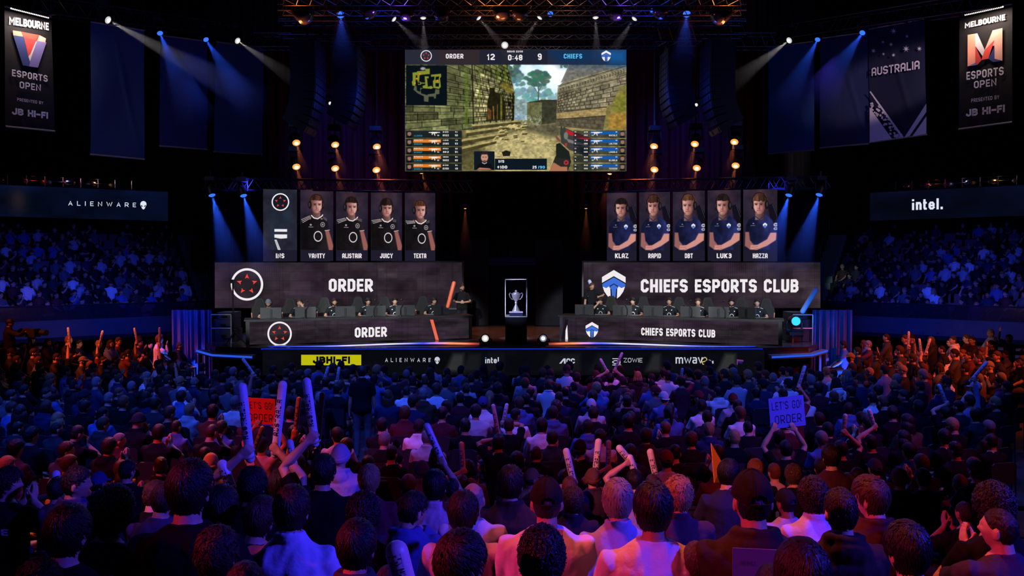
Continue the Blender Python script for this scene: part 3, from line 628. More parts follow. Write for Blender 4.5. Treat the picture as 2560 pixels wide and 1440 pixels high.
# ------------------------------------------------------------------ balconies with their parapets, stairs and long signs
BAL = {}; BASE, RISE, NROW = .97, .335, 11
def balcony(s):
    side = 'left' if s < 0 else 'right'
    T = V((-s * .8, .6, 0)); Nn = V((s * .5, .866, 0))
    f0 = V((s * 19.9, 28.3, 0)); f1 = V((s * 13.1, 33.6, 0)); BAL[s] = (f0, f1, Nn)
    T = (f1 - f0).normalized(); BALT = T
    top, bot, rail = 1.56, .91, 2.11
    back = V((T.y, -T.x, 0)) * (1 if (V((T.y, -T.x, 0)).y > 0) else -1)
    g = G(); e = f1 + T * .35; g.hexa([f0 + V((0, 0, bot)), e + V((0, 0, bot)), e + back * .25 + V((0, 0, bot)), f0 + back * .25 + V((0, 0, bot))], [f0 + V((0, 0, top)), e + V((0, 0, top)), e + back * .25 + V((0, 0, top)), f0 + back * .25 + V((0, 0, top))])
    struct('wall_balcony_' + side, g, CONC)
    # two steel bands under the front and the underside soffit
    g = G(); g.hexa([f0 + V((0, 0, 0.75)), e + V((0, 0, 0.75)), e + Nn * 9 + V((0, 0, 0.75)), f0 + Nn * 9 + V((0, 0, 0.75))], [f0 + V((0, 0, bot)), e + V((0, 0, bot)), e + Nn * 9 + V((0, 0, bot)), f0 + Nn * 9 + V((0, 0, bot))]); struct('ceiling_balcony_' + side, g, DARK)
    g = G()
    for z, q in ((.42, .0), (.1, .5)):
        a, b = f0 + back * (.8 + q) - T * 1.5, f0 + back * (.8 + q) + T * 3.4
        g.hexa([a + V((0, 0, z)), b + V((0, 0, z)), b + back * .1 + V((0, 0, z)), a + back * .1 + V((0, 0, z))], [p + V((0, 0, .12)) for p in (a + V((0, 0, z)), b + V((0, 0, z)), b + back * .1 + V((0, 0, z)), a + back * .1 + V((0, 0, z)))])
    struct('trim_balcony_' + side, g, mat('ledge_brown', (.16, .12, .1), .6, var=.3))
    # stepped seating
    g = G()
    for k in range(NROW + 1):
        z = BASE + RISE * k; a = f0 + Nn * (.25 + .86 * k) - T * 3; b = f1 + Nn * (.25 + .86 * k) + T * .3
        w = Nn * .86 if k < NROW else Nn * 2
        g.hexa([a + V((0, 0, .915)), b + V((0, 0, .915)), b + w + V((0, 0, .915)), a + w + V((0, 0, .915))], [a + V((0, 0, z)), b + V((0, 0, z)), b + w + V((0, 0, z)), a + w + V((0, 0, z))])
    struct('floor_balcony_' + side, g, mat('balcony_step', (.05, .05, .06), .8))
    # parapet rail with dark glass
    t = thing('balcony_rail', f0 + V((0, 0, top)), 'dark handrail and glass along the balcony front under the %s sign' % ('alien head' if s < 0 else 'chip maker'), 'rail')
    g = G(); g.tube([f0 + back * .1 + V((0, 0, rail)), e + back * .1 + V((0, 0, rail))], .03, 8); g.build('handrail', ALU, t)
    g = G(); g.hexa([p + V((0, 0, top)) for p in (f0 + back * .09, e + back * .09, e + back * .11, f0 + back * .11)], [p + V((0, 0, rail - .03)) for p in (f0 + back * .09, e + back * .09, e + back * .11, f0 + back * .11)]); g.build('glass_panel', mat('rail_glass', (.02, .02, .03), .1, alpha=.55), t)
    # stairs at the stage end
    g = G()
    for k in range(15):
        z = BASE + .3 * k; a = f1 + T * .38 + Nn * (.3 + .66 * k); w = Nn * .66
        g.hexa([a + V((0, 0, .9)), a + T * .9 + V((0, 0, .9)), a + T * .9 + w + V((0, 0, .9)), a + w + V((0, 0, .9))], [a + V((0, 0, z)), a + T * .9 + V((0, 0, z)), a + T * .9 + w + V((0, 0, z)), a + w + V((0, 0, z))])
    struct('stairs_balcony_' + side, g, mat('stair_lit' if s > 0 else 'stair_unlit', (.28, .36, .34) if s > 0 else (.07, .09, .085), .7, var=.2))  # same steps, lit side given a lighter colour, unlit side a darker one
    if s > 0: spot((10.5, 28, 7.5), (15.4, 37, 3.0), (.7, 1, .88), 700, 9, .6)
    t = thing('stair_rail', f1 + T * 1.35 + V((0, 0, BASE)), 'thin stepped glass railing climbing the aisle stairs beside the %s balcony' % ('alien-sign' if s < 0 else 'chip-sign'), 'rail')
    for k in range(0, 15, 2):
        p = f1 + T * 1.31 + Nn * (.6 + .66 * k) + V((0, 0, BASE + .3 * k)); g = G(); g.tube([p, p + V((0, 0, .9))], .02, 6); g.build('post', ALU, t)
        g = G(); q = p + Nn * 1.2 + V((0, 0, .65)); u = V((0, 0, .1)); g.slab([p + u, q + u, q + V((0, 0, .85)), p + V((0, 0, .85))], T * .012); g.build('glass_panel', mat('rail_glass'), t)
    # long sign screen above the last row
    a = f0 + Nn * 9.0 - T * 3; b = f1 + Nn * 9.0 - T * (.35 if s < 0 else .1); q0 = at(0 if s < 0 else 2560, 505, 33.2)
    if s < 0: P = vplane(0, 36.5, 420, 40.7); xs = (-30, 420); yt = (460.5, 480); yb = (540, 552.5)
    else: P = vplane(2178, 40.7, 2560, 36.5); xs = (2175, 2590); yt = (482, 461); yb = (552, 538)
    c4 = [P(xs[0], yt[0]), P(xs[1], yt[1]), P(xs[1], yb[1]), P(xs[0], yb[0])]
    t = thing('balcony_sign', (c4[3] + c4[2]) / 2, 'long dark blue screen above the balcony with a glowing %s' % ('alien head mark' if s < 0 else 'chip maker mark'), 'screen')
    g = G(); k = -P.n * .3; g.hexa([c4[3] + k * .05, c4[2] + k * .05, c4[2] + k, c4[3] + k], [c4[0] + k * .05, c4[1] + k * .05, c4[1] + k, c4[0] + k]); g.build('casing', BLK, t)
    c = Cv(180, 30, (5, 12, 34) if s < 0 else (6, 9, 26)); c.a *= (1 + .7 * c.noise(5, 2))[..., None]
    if s < 0: c.mix(np.exp(-((c.X - 27) / 8) ** 2) * np.exp(-((c.Y - 14) / 12) ** 2), (44, 34, 40), .7)
    c.build('picture', c4, t)
    P1 = P.up(.02); g = G(); LW = mat('sign_white', emit=lin((225, 230, 245)))
    if s < 0:
        ptext(g, P1, 'aLIENWaRE', 171, 502, 340, 513.5, 506.5, 518, weight=.15, gw=.85, sp=.95); alien_logo(g, P1, 358.5, 513, 21)
        g.build('lettering', LW, t); g = G(); alien_eyes(g, P1.up(.03), 358.5, 513, 21); g.build('alien_eyes', mat('ink_dark'), t)
        g = G(); ptext(g, P1, '-', 338, 503, 340, 508, weight=.5); g.build('mark', LW, t)
    else:
        ptext(g, P1, 'intel.', 2280, 498, 2357, 525, 496, 523, weight=.18, gw=.62, sp=.14); g.build('lettering', LW, t)
    # gantry shelf above the sign with odd gear catching light
    gt = thing('catwalk', (c4[0] + c4[1]) / 2, 'narrow railed catwalk with gear on top of the %s balcony sign' % ('alien' if s < 0 else 'chip maker'), 'catwalk')
    A, B = c4[0] + V((0, 0, .03)), c4[1] + V((0, 0, .03))
    if s < 0: B = A + (B - A) * .78
    else: A = B + (A - B) * .83
    g = G(); g.hexa([A, B, B + k * 2.5, A + k * 2.5], [p + V((0, 0, .05)) for p in (A, B, B + k * 2.5, A + k * 2.5)]); g.build('walkway', BLK, gt)
    for h in (.22, .42): g = G(); g.tube([A + V((0, 0, h)), B + V((0, 0, h))], .014, 6); g.build('crossbar', ALU, gt)
    for i in range(9): p = A + (B - A) * (i / 8); g = G(); g.tube([p, p + V((0, 0, .44))], .02, 6); g.build('post', mat('post_steel', (.6, .6, .65), .3, .8), gt)
    for i in range(6):
        p = A + (B - A) * ((i + .4) / 6.2) + k * (1 + .4 * (i % 3)); g = G(); g.sphere(p + V((0, 0, .22)), (.3, .2, .16), 12, 8); g.build('lamp_housing', mat('chrome_housing', (.5, .45, .42), .25, 1.0, bump=.5, bscale=7), gt, True)
    for u, cc in ((.3, (1, .1, .05)), (.75, (1, .5, .15)), (.5, (.3, .4, 1))):
        p = A + (B - A) * u; d = bpy.data.lights.new('catwalk_lamp', 'POINT'); o = bpy.data.objects.new('catwalk_lamp', d); COL.objects.link(o); d.energy = 9; d.color = cc; d.shadow_soft_size = .08; o.location = p + k * .5 + V((0, 0, .55))
balcony(-1); balcony(1)
# ------------------------------------------------------------------ player portraits on the ten upright screens
def head_pic(c, cx, top, chin, w, hair, lit, seed, cap_side, W, H):
    """a face with hair and headset: cx centre, top of hair, chin, face half width; LIT +1 if the light comes from the picture's right"""
    rs = np.random.RandomState(seed); fh = chin - top; fy = top + fh * .58
    sk = np.array((214, 158, 148)) / 255; sh = np.array((96, 52, 50)) / 255
    t = np.clip((c.X - cx) / (w * 1.5) * lit * .9 + .62, 0, 1)[..., None]; skin = sh * (1 - t) + sk * t
    nk = c.mpoly([(cx - w * .62, fy), (cx + w * .62, fy), (cx + w * .75, chin + fh * .28), (cx - w * .75, chin + fh * .28)], 1.5); c.mix(nk, skin * .62)
    # back of the hair
    c.ell(cx - lit * w * .12, top + fh * .36, w * 1.18, fh * .4, hair, 1)
    face = c.mpoly([(cx - w, fy - fh * .28), (cx + w, fy - fh * .28), (cx + w * .98, fy + fh * .1), (cx + w * .7, fy + fh * .3), (cx + w * .25, chin), (cx - w * .25, chin), (cx - w * .7, fy + fh * .3), (cx - w * .98, fy + fh * .1)], 2.2); c.mix(face, skin)
    f = lit * w * .14                                                          # features turn a little towards the light
    for s in (-1, 1):
        ex = cx + f + s * w * .42
        c.ell(ex, fy - fh * .04, w * .26, fh * .035, (70, 38, 36), .75, .9); c.ell(ex, fy - fh * .03, w * .13, fh * .022, (24, 16, 18), .9, .6)
        c.line([(ex - w * .27, fy - fh * .095), (ex + w * .27, fy - fh * .1)], fh * .028, tuple(x * .7 for x in hair), .9)
        c.ell(ex + s * 2, fy + fh * .14, w * .2, fh * .08, (236, 180, 168), .25, 1.4)
    c.ell(cx + f - lit * w * .14, fy + fh * .08, w * .11, fh * .13, (110, 62, 58), .55, 1.2); c.ell(cx + f, fy + fh * .15, w * .2, fh * .03, (120, 60, 58), .8, .8); c.ell(cx + f + lit * w * .06, fy + fh * .07, w * .07, fh * .12, (240, 190, 178), .5, 1.2)
    c.line([(cx + f - w * .33, fy + fh * .245), (cx + f + w * .33, fy + fh * .245)], fh * .024, (118, 46, 50), .9); c.ell(cx + f, fy + fh * .275, w * .28, fh * .024, (196, 110, 108), .7, 1)
    # hair over the brow
    top_pts = [(cx - w * 1.1, fy - fh * .02)] + [(cx - math.cos(a) * w * (1.14 + .07 * rs.randn()), top + fh * .37 - math.sin(a) * fh * .37 * (1 + .055 * rs.randn())) for a in [k * math.pi / 17 for k in range(18)]] + [(cx + w * 1.05, fy - fh * .06)]
    fr = [(cx + w * (1.0 - k * .25), top + fh * (.27 + .07 * rs.rand() + (.08 if seed % 3 == 0 else 0))) for k in range(9)]
    hm = c.mpoly(top_pts + fr, 1.2); hv = np.array(hair) / 255 * (1 + 0.7 * np.clip(c.noise(30, 8, 3), -.5, 1))[..., None] * (.6 + .4 * t); c.mix(hm, hv)
    # headset
    c.line([(cx - w * 1.18, fy), (cx - w * 1.2, top + fh * .25), (cx - w * .7, top + fh * .03), (cx, top - fh * .03), (cx + w * .7, top + fh * .03), (cx + w * 1.15, top + fh * .25), (cx + w * 1.15, fy)], fh * .035, (22, 18, 22), 1)
    for s in (-1, 1):
        big = 1.0 if s == cap_side else .55
        c.ell(cx + s * w * 1.2, fy - fh * .02, w * .34 * big, fh * .21, (20, 18, 24), 1); c.ell(cx + s * w * 1.26, fy - fh * .04, w * .14 * big, fh * .12, (64, 58, 66), .8, .5)
    c.line([(cx + lit * w * 1.1, fy + fh * .1), (cx + lit * w * .9, fy + fh * .3), (cx + lit * w * .45, fy + fh * .33)], 1.6, (16, 14, 18), 1)
def portrait(team, i):
    W, H = 126, 270; c = Cv(W, H, (24, 24, 42)); c.rs = np.random.RandomState(20 + i)
    c.mix(np.clip(1 - c.Y / H, 0, 1) * .7, (50, 40, 54)); c.mix(np.exp(-((c.X - W * .5) / 40) ** 2 - ((c.Y - 40) / 70) ** 2), (74, 46, 54), .55); c.a *= (1 + .35 * c.noise(4, 8, 3))[..., None]
    u = lambda x: x * W
    v = lambda y: y * H
    if team == 'order':
        dx, ty = ((.0, .065), (.0, .09), (.02, .1), (.02, .12))[i]; cx = u(.48 + dx); ch = v(ty + .255)
        t = np.clip((c.X / W - .2) / .7, 0, 1)[..., None]
        body = c.mpoly([(u(.02), v(.84)), (u(.0), v(.5)), (u(.06), v(.4)), (cx - u(.18), v(ty + .285)), (cx, v(ty + .31)), (cx + u(.2), v(ty + .285)), (u(.82), v(.42)), (u(.88), v(.62)), (u(.86), v(.84))], 2); c.mix(body, np.broadcast_to(np.array((26, 22, 25)) / 255, c.a.shape) * (.7 + .6 * t) * (1 + .5 * c.noise(6, 8, 3))[..., None])
        c.poly([(u(.74), v(.56)), (u(.86), v(.56)), (u(1.0), v(.78)), (u(.97), v(.84)), (u(.86), v(.84))], (150, 90, 84), 1, 2)
        c.line([(u(.74), v(.565)), (u(.88), v(.555))], 2, (220, 215, 220), .9)
        head_pic(c, cx, v(ty), ch, u(.165), ((74, 44, 34), (40, 26, 24), (44, 28, 26), (92, 56, 40))[i], 1, 4 + i, -1, W, H)
        c.line([(cx - u(.15), v(ty + .29)), (cx - u(.07), v(ty + .325)), (cx + u(.04), v(ty + .335)), (cx + u(.16), v(ty + .3)), (cx + u(.19), v(ty + .28))], 4, (226, 218, 222), 1)
        for k in range(3): c.line([(u(.03 + .02 * k), v(.415 + .02 * k)), (cx - u(.2 - .02 * k), v(ty + .295 + .013 * k))], 1.8, (214, 204, 208), .95)
        for k in range(3): c.line([(cx + u(.2), v(ty + .3 + .012 * k)), (u(.8), v(.405 + .014 * k))], 1.2, (190, 180, 186), .6)
        for rr, col in ((1, (232, 228, 230)), (.82, (26, 22, 25))): c.ell(u(.53 + dx), v(.645 + .4 * (ty - .065)), u(.13) * rr, v(.074) * rr, col, 1, .1)
        for rr, col in ((1, (210, 205, 210)), (.8, (22, 18, 22)), (.4, (150, 140, 150))): c.ell(u(.67 + dx), v(.48 + .5 * (ty - .065)), u(.065) * rr, v(.034) * rr, col, .9, .2)
        c.ell(u(.31), v(.485), 4, 4, (180, 175, 180), .8, .3); c.line([(u(.25), v(.515)), (u(.38), v(.517))], 2.4, (170, 165, 170), .8)
        c.ell(u(.29), v(.405), 4, 2, (150, 90, 50), .8, .5); c.ell(u(.64), v(.4), 4, 3, (180, 130, 110), .8, .5)
    elif team == 'chiefs':
        ty = (.09, .045, .045, .06, .05)[i]; dx = (.02, .0, .02, .0, .02)[i]; cx = u(.46 + dx); ch = v(.345 if i == 0 else .34)
        c.poly([(u(.72), v(.22)), (u(.86), v(.2)), (u(1.02), v(.36)), (u(1.02), v(.62)), (u(.86), v(.6))], (18, 16, 26), 1, 2); c.line([(u(.86), v(.21)), (u(.99), v(.38))], 1.4, (90, 84, 110), .7)
        t = np.clip((c.X / W - .0) / .9, 0, 1)[..., None]
        body = c.mpoly([(u(.1), v(.84)), (u(.08), v(.6)), (u(.08), v(.5)), (u(.16), v(.42)), (cx - u(.14), v(.365)), (cx, v(.39)), (cx + u(.18), v(.345)), (u(.84), v(.42)), (u(.96), v(.55)), (u(.94), v(.62)), (u(.78), v(.66)), (u(.78), v(.84))], 2); c.mix(body, np.broadcast_to(np.array((30, 34, 74)) / 255, c.a.shape) * (.5 + .75 * t) * (1 + .55 * c.noise(6, 9, 3))[..., None])
        sk = (206, 142, 132)
        c.poly([(u(.06), v(.585)), (u(.17), v(.585)), (u(.2), v(.7)), (u(.3), v(.76)), (u(.2), v(.83)), (u(.05), v(.78))], (150, 96, 92), 1, 2)
        c.poly([(u(.8), v(.6)), (u(.97), v(.6)), (u(.96), v(.7)), (u(.7), v(.78)), (u(.38), v(.84)), (u(.2), v(.83)), (u(.22), v(.77)), (u(.42), v(.765)), (u(.7), v(.69))], sk, 1, 2)
        c.line([(u(.24), v(.8)), (u(.42), v(.79))], 1.5, (120, 70, 68), .7); c.line([(u(.3), v(.83)), (u(.44), v(.815))], 1.5, (110, 62, 60), .7)
        c.line([(u(.07), v(.58)), (u(.17), v(.585))], 1.6, (16, 16, 40), .8)
        head_pic(c, cx, v(ty), ch, u(.175), ((36, 26, 28), (74, 44, 36), (104, 66, 48), (46, 32, 32), (84, 54, 42))[i], -1, 14 + i, 1, W, H)
        c.line([(cx - u(.15), v(.36)), (cx, v(.415)), (cx + u(.19), v(.345))], 3, (36, 40, 84), 1)
        x, y = u(.64), v(.5); c.poly([(x - 8, y - 5), (x, y - 11), (x + 8, y - 5), (x + 7, y + 3), (x, y - 3), (x - 7, y + 3)], (226, 226, 236), 1); c.poly([(x - 6, y + 4), (x, y - 2), (x + 6, y + 4), (x, y + 10)], (90, 130, 220), 1)
        for k in range(2): c.ell(u(.95), v(.49 + .055 * k), 8, 7 - k * 2, (200, 198, 212), .9, .3); c.ell(u(.95), v(.49 + .055 * k), 4, 2.5, (60, 60, 90), .8, .5)
        c.ell(u(.3), v(.47), 3, 2, (190, 185, 200), .7, .5); c.line([(u(.22), v(.5)), (u(.34), v(.498))], 2, (170, 170, 190), .6)
    return c
def panels():
    PL, PR = vplane(658, 25.2, 1088, 27.4), vplane(1517, 27.4, 1943, 25.2)
    LX = [(658, 742.5), (751, 833), (840, 919.5), (927, 1005), (1012, 1088)]; RX = [(1517, 1591.5), (1598, 1675), (1682, 1762), (1769, 1851.5), (1858, 1943)]
    nl, nr = ['INS', 'VANITY', 'ALISTAIR', 'JUICY', 'TEXTA'], ['KLAZ', 'RAPID', 'DBT', 'LUK3', 'HAZZA']
    HL = ['', 'short brown swept hair', 'dark tousled fringe', 'dark fringe over one eye', 'fair side-parted hair']
    HR = ['short black hair', 'swept-up brown hair', 'spiky reddish hair', 'smooth dark brown hair', 'long wavy brown hair']
    for P, X, names, team in ((PL, LX, nl, 'order'), (PR, RX, nr, 'chiefs')):
        for i, (x0, x1) in enumerate(X):
            ty = lambda x: 472.5 + (x - 658) / 430 * 9 if team == 'order' else 482 - (x - 1517) / 426 * 9.5
            yb = 653.5; q = [P(x0, ty(x0)), P(x1, ty(x1)), P(x1, yb), P(x0, yb)]
            if team == 'order' and i == 0: lab = 'upright dark screen reading INS under a ring logo, no portrait'
            else: lab = 'upright screen reading %s with portrait of player with %s' % (names[i], (HL if team == 'order' else HR)[i])
            t = thing('portrait_screen', (q[3] + q[2]) / 2, lab, 'screen', 'portrait screens over the %s wall' % ('ORDER' if team == 'order' else 'CHIEFS'))
            k = -P.n * .1; k0 = -P.n * .008
            for u in (.25, .75): h = q[0] * (1 - u) + q[1] * u + k * .6; hg = G(); hg.tube([h + V((0, 0, -.02)), h + V((0, 0, .2))], .015, 6); hg.build('hanger', BLK, t)
            g = G(); g.hexa([q[3] + k0, q[2] + k0, q[2] + k, q[3] + k], [q[0] + k0, q[1] + k0, q[1] + k, q[0] + k]); g.build('casing', BLK, t)
            if team == 'order' and i == 0:
                c = Cv(126, 270, (38, 38, 52)); c.a *= (1 + .4 * c.noise(4, 8, 3))[..., None]; c.mix(c.noise(3, 3) * .8, (26, 52, 70), .6)
                c.poly([(41, 148), (88, 148), (88, 158), (41, 158)], (235, 232, 236)); c.poly([(41, 168), (88, 168), (88, 182), (64, 184), (41, 180)], (235, 232, 236)); c.poly([(41, 188), (49, 188), (64, 226), (54, 226)], (225, 222, 228)); c.line([(46, 192), (58, 222)], 2, (70, 68, 84), .7)
                c.ell(64, 48, 33, 33, (20, 18, 28), .7, .3)
            else: c = portrait(team, i - (1 if team == 'order' else 0))
            c.rect(0, 226, 126, 270, (30, 28, 44)); c.build('picture', q, t)
            g = G(); cx = (x0 + x1) / 2; hw = {3: 10, 4: 18, 5: 16.5, 6: 20, 8: 24.5}[len(names[i])] * (x1 - x0) / 80
            if names[i] == 'HAZZA': hw = 18.5
            ptext(g, P.up(.012), names[i], cx - hw, 633.5, cx + hw, 645.5, weight=.2, gw=.58, sp=.11); g.build('lettering', LITW, t)
            if team == 'order' and i == 0: order_logo(P.up(.012), 701, 505, 22, t)
panels()

# ------------------------------------------------------------------ the big game screen
def game_picture():
    k = .25; W, H = 587, 326; c = Cv(W, H, (104, 104, 74)); c.rs = np.random.RandomState(5)
    S = lambda pts: [((x - 52) * k, (y - 88) * k) for x, y in pts]
    P = lambda pts, col, a=1.0, soft=.7: c.poly(S(pts), col, a, soft)
    Ln = lambda pts, w, col, a=1.0: c.line(S(pts), w * k, col, a)
    El = lambda x, y, rx, ry, col, a=1.0, soft=.3: c.ell((x - 52) * k, (y - 88) * k, rx * k, ry * k, col, a, soft)
    def blocks(m, x0, vx, vy, rh, kw, amp):       # coursed stone seen in perspective
        x, y = c.X / k + 52, c.Y / k + 88; w = np.clip(1 - (x - x0) / (vx - x0), .05, 1); rho = (y - vy) / w / rh; row = np.floor(rho); hs = lambda a: np.mod(np.sin(a) * 43758.5453, 1)
        cu = kw / w + hs(row * 12.9) * 1.0; col = np.floor(cu); fr, fc = rho - row, cu - col; e = np.minimum(np.minimum(fr, 1 - fr) * rh * w, np.minimum(fc, 1 - fc) * abs(vx - x0) * w * w / kw)
        v = 1 + amp * (hs(row * 78.2 + col * 37.7) - .5) + .25 * np.clip(1 - fr * 5, 0, 1); mo = np.clip(1 - (e - 2) / 6, 0, 1); v = v * (1 - .5 * mo); c.a *= (1 + (v - 1) * m)[..., None]
    # sky and hazy trees
    P([(1100, 250), (1860, 250), (1700, 660), (1180, 660)], (176, 198, 210)); El(1650, 330, 130, 160, (222, 228, 230), .9, .9); El(1350, 300, 60, 60, (200, 214, 222), .8, .9)
    for x, y, r, col in ((1210, 330, 95, (64, 92, 86)), (1160, 300, 70, (70, 96, 84)), (1260, 420, 70, (84, 116, 116)), (1300, 580, 90, (106, 142, 146)), (1400, 570, 90, (96, 132, 136)), (1520, 560, 90, (92, 130, 132)), (1630, 600, 60, (120, 150, 158)), (1740, 280, 40, (90, 110, 96))):
        for q in range(16): a = c.rs.rand() * 6.3; d = r * c.rs.rand() ** .5; El(x + d * math.cos(a), y + d * math.sin(a) * .8, r * .32, r * .26, tuple(v + c.rs.randint(-14, 14) for v in col), .9, .5)
    for q in range(46): a = c.rs.rand() * 6.3; d = 105 * c.rs.rand() ** .5; El(1455 + d * 1.2 * math.cos(a), 400 + d * .7 * math.sin(a), 30, 22, (50 + c.rs.randint(-8, 24), 84 + c.rs.randint(-8, 22), 76), .95, .5)
    Ln([(1462, 630), (1466, 520), (1450, 430)], 14, (70, 84, 80)); Ln([(1466, 540), (1520, 440)], 9, (70, 86, 82)); Ln([(1460, 560), (1400, 470)], 9, (74, 90, 86))
    P([(1195, 600), (1345, 655), (1345, 845), (1195, 850)], (122, 142, 140)); P([(1210, 770), (1340, 790), (1340, 840), (1210, 845)], (128, 150, 166))
    # middle wall
    P([(1345, 655), (1500, 628), (1670, 628), (1670, 880), (1500, 900), (1345, 830)], (92, 92, 64)); P([(1500, 650), (1670, 640), (1670, 880), (1500, 900)], (58, 58, 46)); P([(1345, 655), (1500, 628), (1670, 628), (1670, 640), (1500, 655)], (52, 52, 40))
    for x in (1375, 1450): Ln([(x, 650), (x, 830)], 6, (74, 76, 52), .6)
    # the ground
    gm = P([(52, 945), (780, 950), (1200, 850), (1500, 890), (1660, 870), (1660, 905), (2398, 960), (2398, 1390), (52, 1390)], (120, 112, 74)); n = c.noise(16, 12, 4)
    c.mix(gm * np.clip(n + .2, 0, 1), (168, 154, 104), .9); c.mix(gm * np.clip(-n * 1.4, 0, 1), (74, 70, 48), .8)
    P([(1000, 1010), (1300, 960), (1640, 1040), (1660, 1390), (1050, 1390), (900, 1250)], (186, 172, 124), .55, 10)
    P([(1300, 890), (1650, 880), (1700, 960), (1640, 1030), (1350, 960)], (72, 70, 58), .75, 6); P([(52, 960), (700, 980), (900, 1200), (760, 1390), (52, 1390)], (70, 66, 42), .75, 8)
    for q in range(34):
        x, y = 900 + c.rs.rand() * 760, 960 + c.rs.rand() * 400; s = (y - 850) / 5; Ln([(x, y), (x + s * c.rs.randn(), y + .4 * s * c.rs.randn()), (x + s * 1.5, y + .2 * s)], 5, (104, 94, 62), .65)
    # left wall: coursed blocks in perspective with a doorway
    lw = P([(52, 250), (1135, 250), (1215, 560), (1205, 855), (790, 950), (52, 950)], (112, 110, 78)); n = c.noise(20, 14, 4); c.mix(lw * np.clip(n + .1, 0, 1), (158, 150, 112), .8); c.mix(lw * np.clip(-n * 1.3, 0, 1), (70, 74, 44), .9)
    P([(496, 250), (750, 250), (770, 945), (690, 950), (52, 950), (52, 690), (496, 690)], (66, 74, 46), .45, 3)
    P([(770, 250), (1135, 250), (1200, 540), (1130, 470), (1020, 380), (800, 330)], (84, 92, 50), .55, 6)
    P([(790, 560), (930, 540), (920, 840), (790, 900)], (196, 184, 132), .5, 10); P([(820, 380), (1000, 480), (940, 560), (800, 540)], (182, 172, 122), .4, 8)
    vp = (1900, 760)
    for y in (330, 420, 520, 610, 700, 790, 880):
        for x0, x1 in ((52, 768), (775, 1205)):
            f = lambda x: y + (vp[1] - y) * (x - 52) / (vp[0] - 52)
            Ln([(x0, f(x0)), ((x0 + x1) / 2, f((x0 + x1) / 2) + c.rs.randn() * 4), (x1, f(x1))], 7, (44, 44, 28), .8)
    for q in range(46):
        x = 60 + c.rs.rand() * 1120; r = c.rs.randint(0, 7); y = (330, 420, 520, 610, 700, 790, 880)[r]; y2 = y - 92; f = lambda yy: yy + (vp[1] - yy) * (x - 52) / (vp[0] - 52)
        Ln([(x, f(y2)), (x + 4, f(y))], 6, (48, 48, 30), .7)
    blocks(lw, 52, 1900, 760, 92, 6.5, .55); blocks(c.mpoly(S([(790, 300), (1135, 300), (1205, 560), (1200, 850), (790, 940)]), 2), 52, 1900, 760, 84, 8, .4)
    P([(752, 250), (768, 250), (786, 948), (770, 948)], (30, 34, 20), .85)
    for x, w in ((690, 26), (708, 14), (1030, 30), (1110, 24), (835, 18)):
        y = 300; y1 = 900 if x < 760 else (420 if x > 1000 else 720); Ln([(x, y), (x + 8, (y + y1) / 2), (x + 3, y1)], w, (84, 102, 36), .55)
    P([(945, 500), (1000, 500), (1000, 545), (1065, 560), (1115, 660), (1115, 840), (918, 842), (925, 640), (945, 560)], (36, 34, 22)); P([(1060, 570), (1080, 600), (1080, 835), (1060, 838)], (92, 94, 42)); Ln([(985, 700), (990, 835)], 12, (118, 90, 50)); Ln([(1030, 680), (1028, 830)], 9, (96, 76, 42)); P([(925, 710), (965, 740), (965, 835), (925, 838)], (92, 62, 34))
    P([(1140, 640), (1172, 650), (1170, 700), (1140, 690)], (24, 26, 18)); Ln([(1195, 560), (1195, 850)], 16, (26, 28, 18)); El(1110, 480, 50, 34, (120, 108, 46), .8, .8); El(1160, 530, 40, 30, (128, 112, 50), .7, .8)
    # steps and fallen blocks
    for i, (y, x1) in enumerate(((850, 1280), (905, 1200), (980, 1130), (1060, 1020))):
        P([(760 - i * 60, y + 40 + i * 14), (x1, y - 8), (x1, y + 22), (760 - i * 60, y + 84 + i * 18)], (150, 138, 92)); P([(760 - i * 60, y + 62 + i * 16), (x1, y + 8), (x1, y + 32), (760 - i * 60, y + 96 + i * 18)], (58, 54, 34), .85)
    for q in range(22):
        x, y = 1000 + c.rs.rand() * 330, 880 + c.rs.rand() * 190; s = 16 + c.rs.rand() * 26; P([(x - s, y), (x, y - s * .6), (x + s, y - s * .2), (x + s * .9, y + s * .5), (x - s * .6, y + s * .6)], (172, 158, 110)); P([(x - s * .6, y + s * .2), (x + s, y), (x + s * .9, y + s * .55), (x - s * .6, y + s * .65)], (62, 56, 36), .8)
    for q in range(60): x, y = 1290 + c.rs.rand() * 210, 810 + c.rs.rand() * 110; Ln([(x, y), (x + c.rs.randn() * 16, y - 20)], 4, (170, 176, 160), .6)
    P([(1075, 1185), (1120, 1165), (1170, 1180), (1160, 1225), (1090, 1230)], (34, 32, 26))
    # right temple
    rt = P([(1668, 500), (1720, 440), (2398, 262), (2398, 960), (1650, 905)], (126, 118, 96)); n = c.noise(24, 16, 4); c.mix(rt * np.clip(n, 0, 1), (158, 148, 120), .7); c.mix(rt * np.clip(-n, 0, 1), (84, 80, 66), .8)
    blocks(c.mpoly(S([(1672, 560), (2398, 420), (2398, 960), (1650, 905)]), 2), 2398, 1100, 800, 58, 9, .35)
    P([(1790, 250), (2398, 250), (2398, 262), (1700, 446)], (104, 104, 98))
    for o, col in ((0, (70, 66, 54)), (28, (150, 142, 118)), (96, (76, 70, 56))): Ln([(1672, 482 + o * .8), (2398, 268 + o * 1.2)], 9, col, .9)
    for q in range(24):
        x = 1690 + q * 29; y = 520 - (x - 1690) * .292; h = 22 + q * .8; Ln([(x, y - h * .4), (x + 14, y - h * .45), (x + 14, y + h * .3), (x + 4, y + h * .3)], 7, (70, 64, 50), .9); 
        if q % 3 == 0: El(x + 6, y, 5, 5, (60, 56, 44), .9)
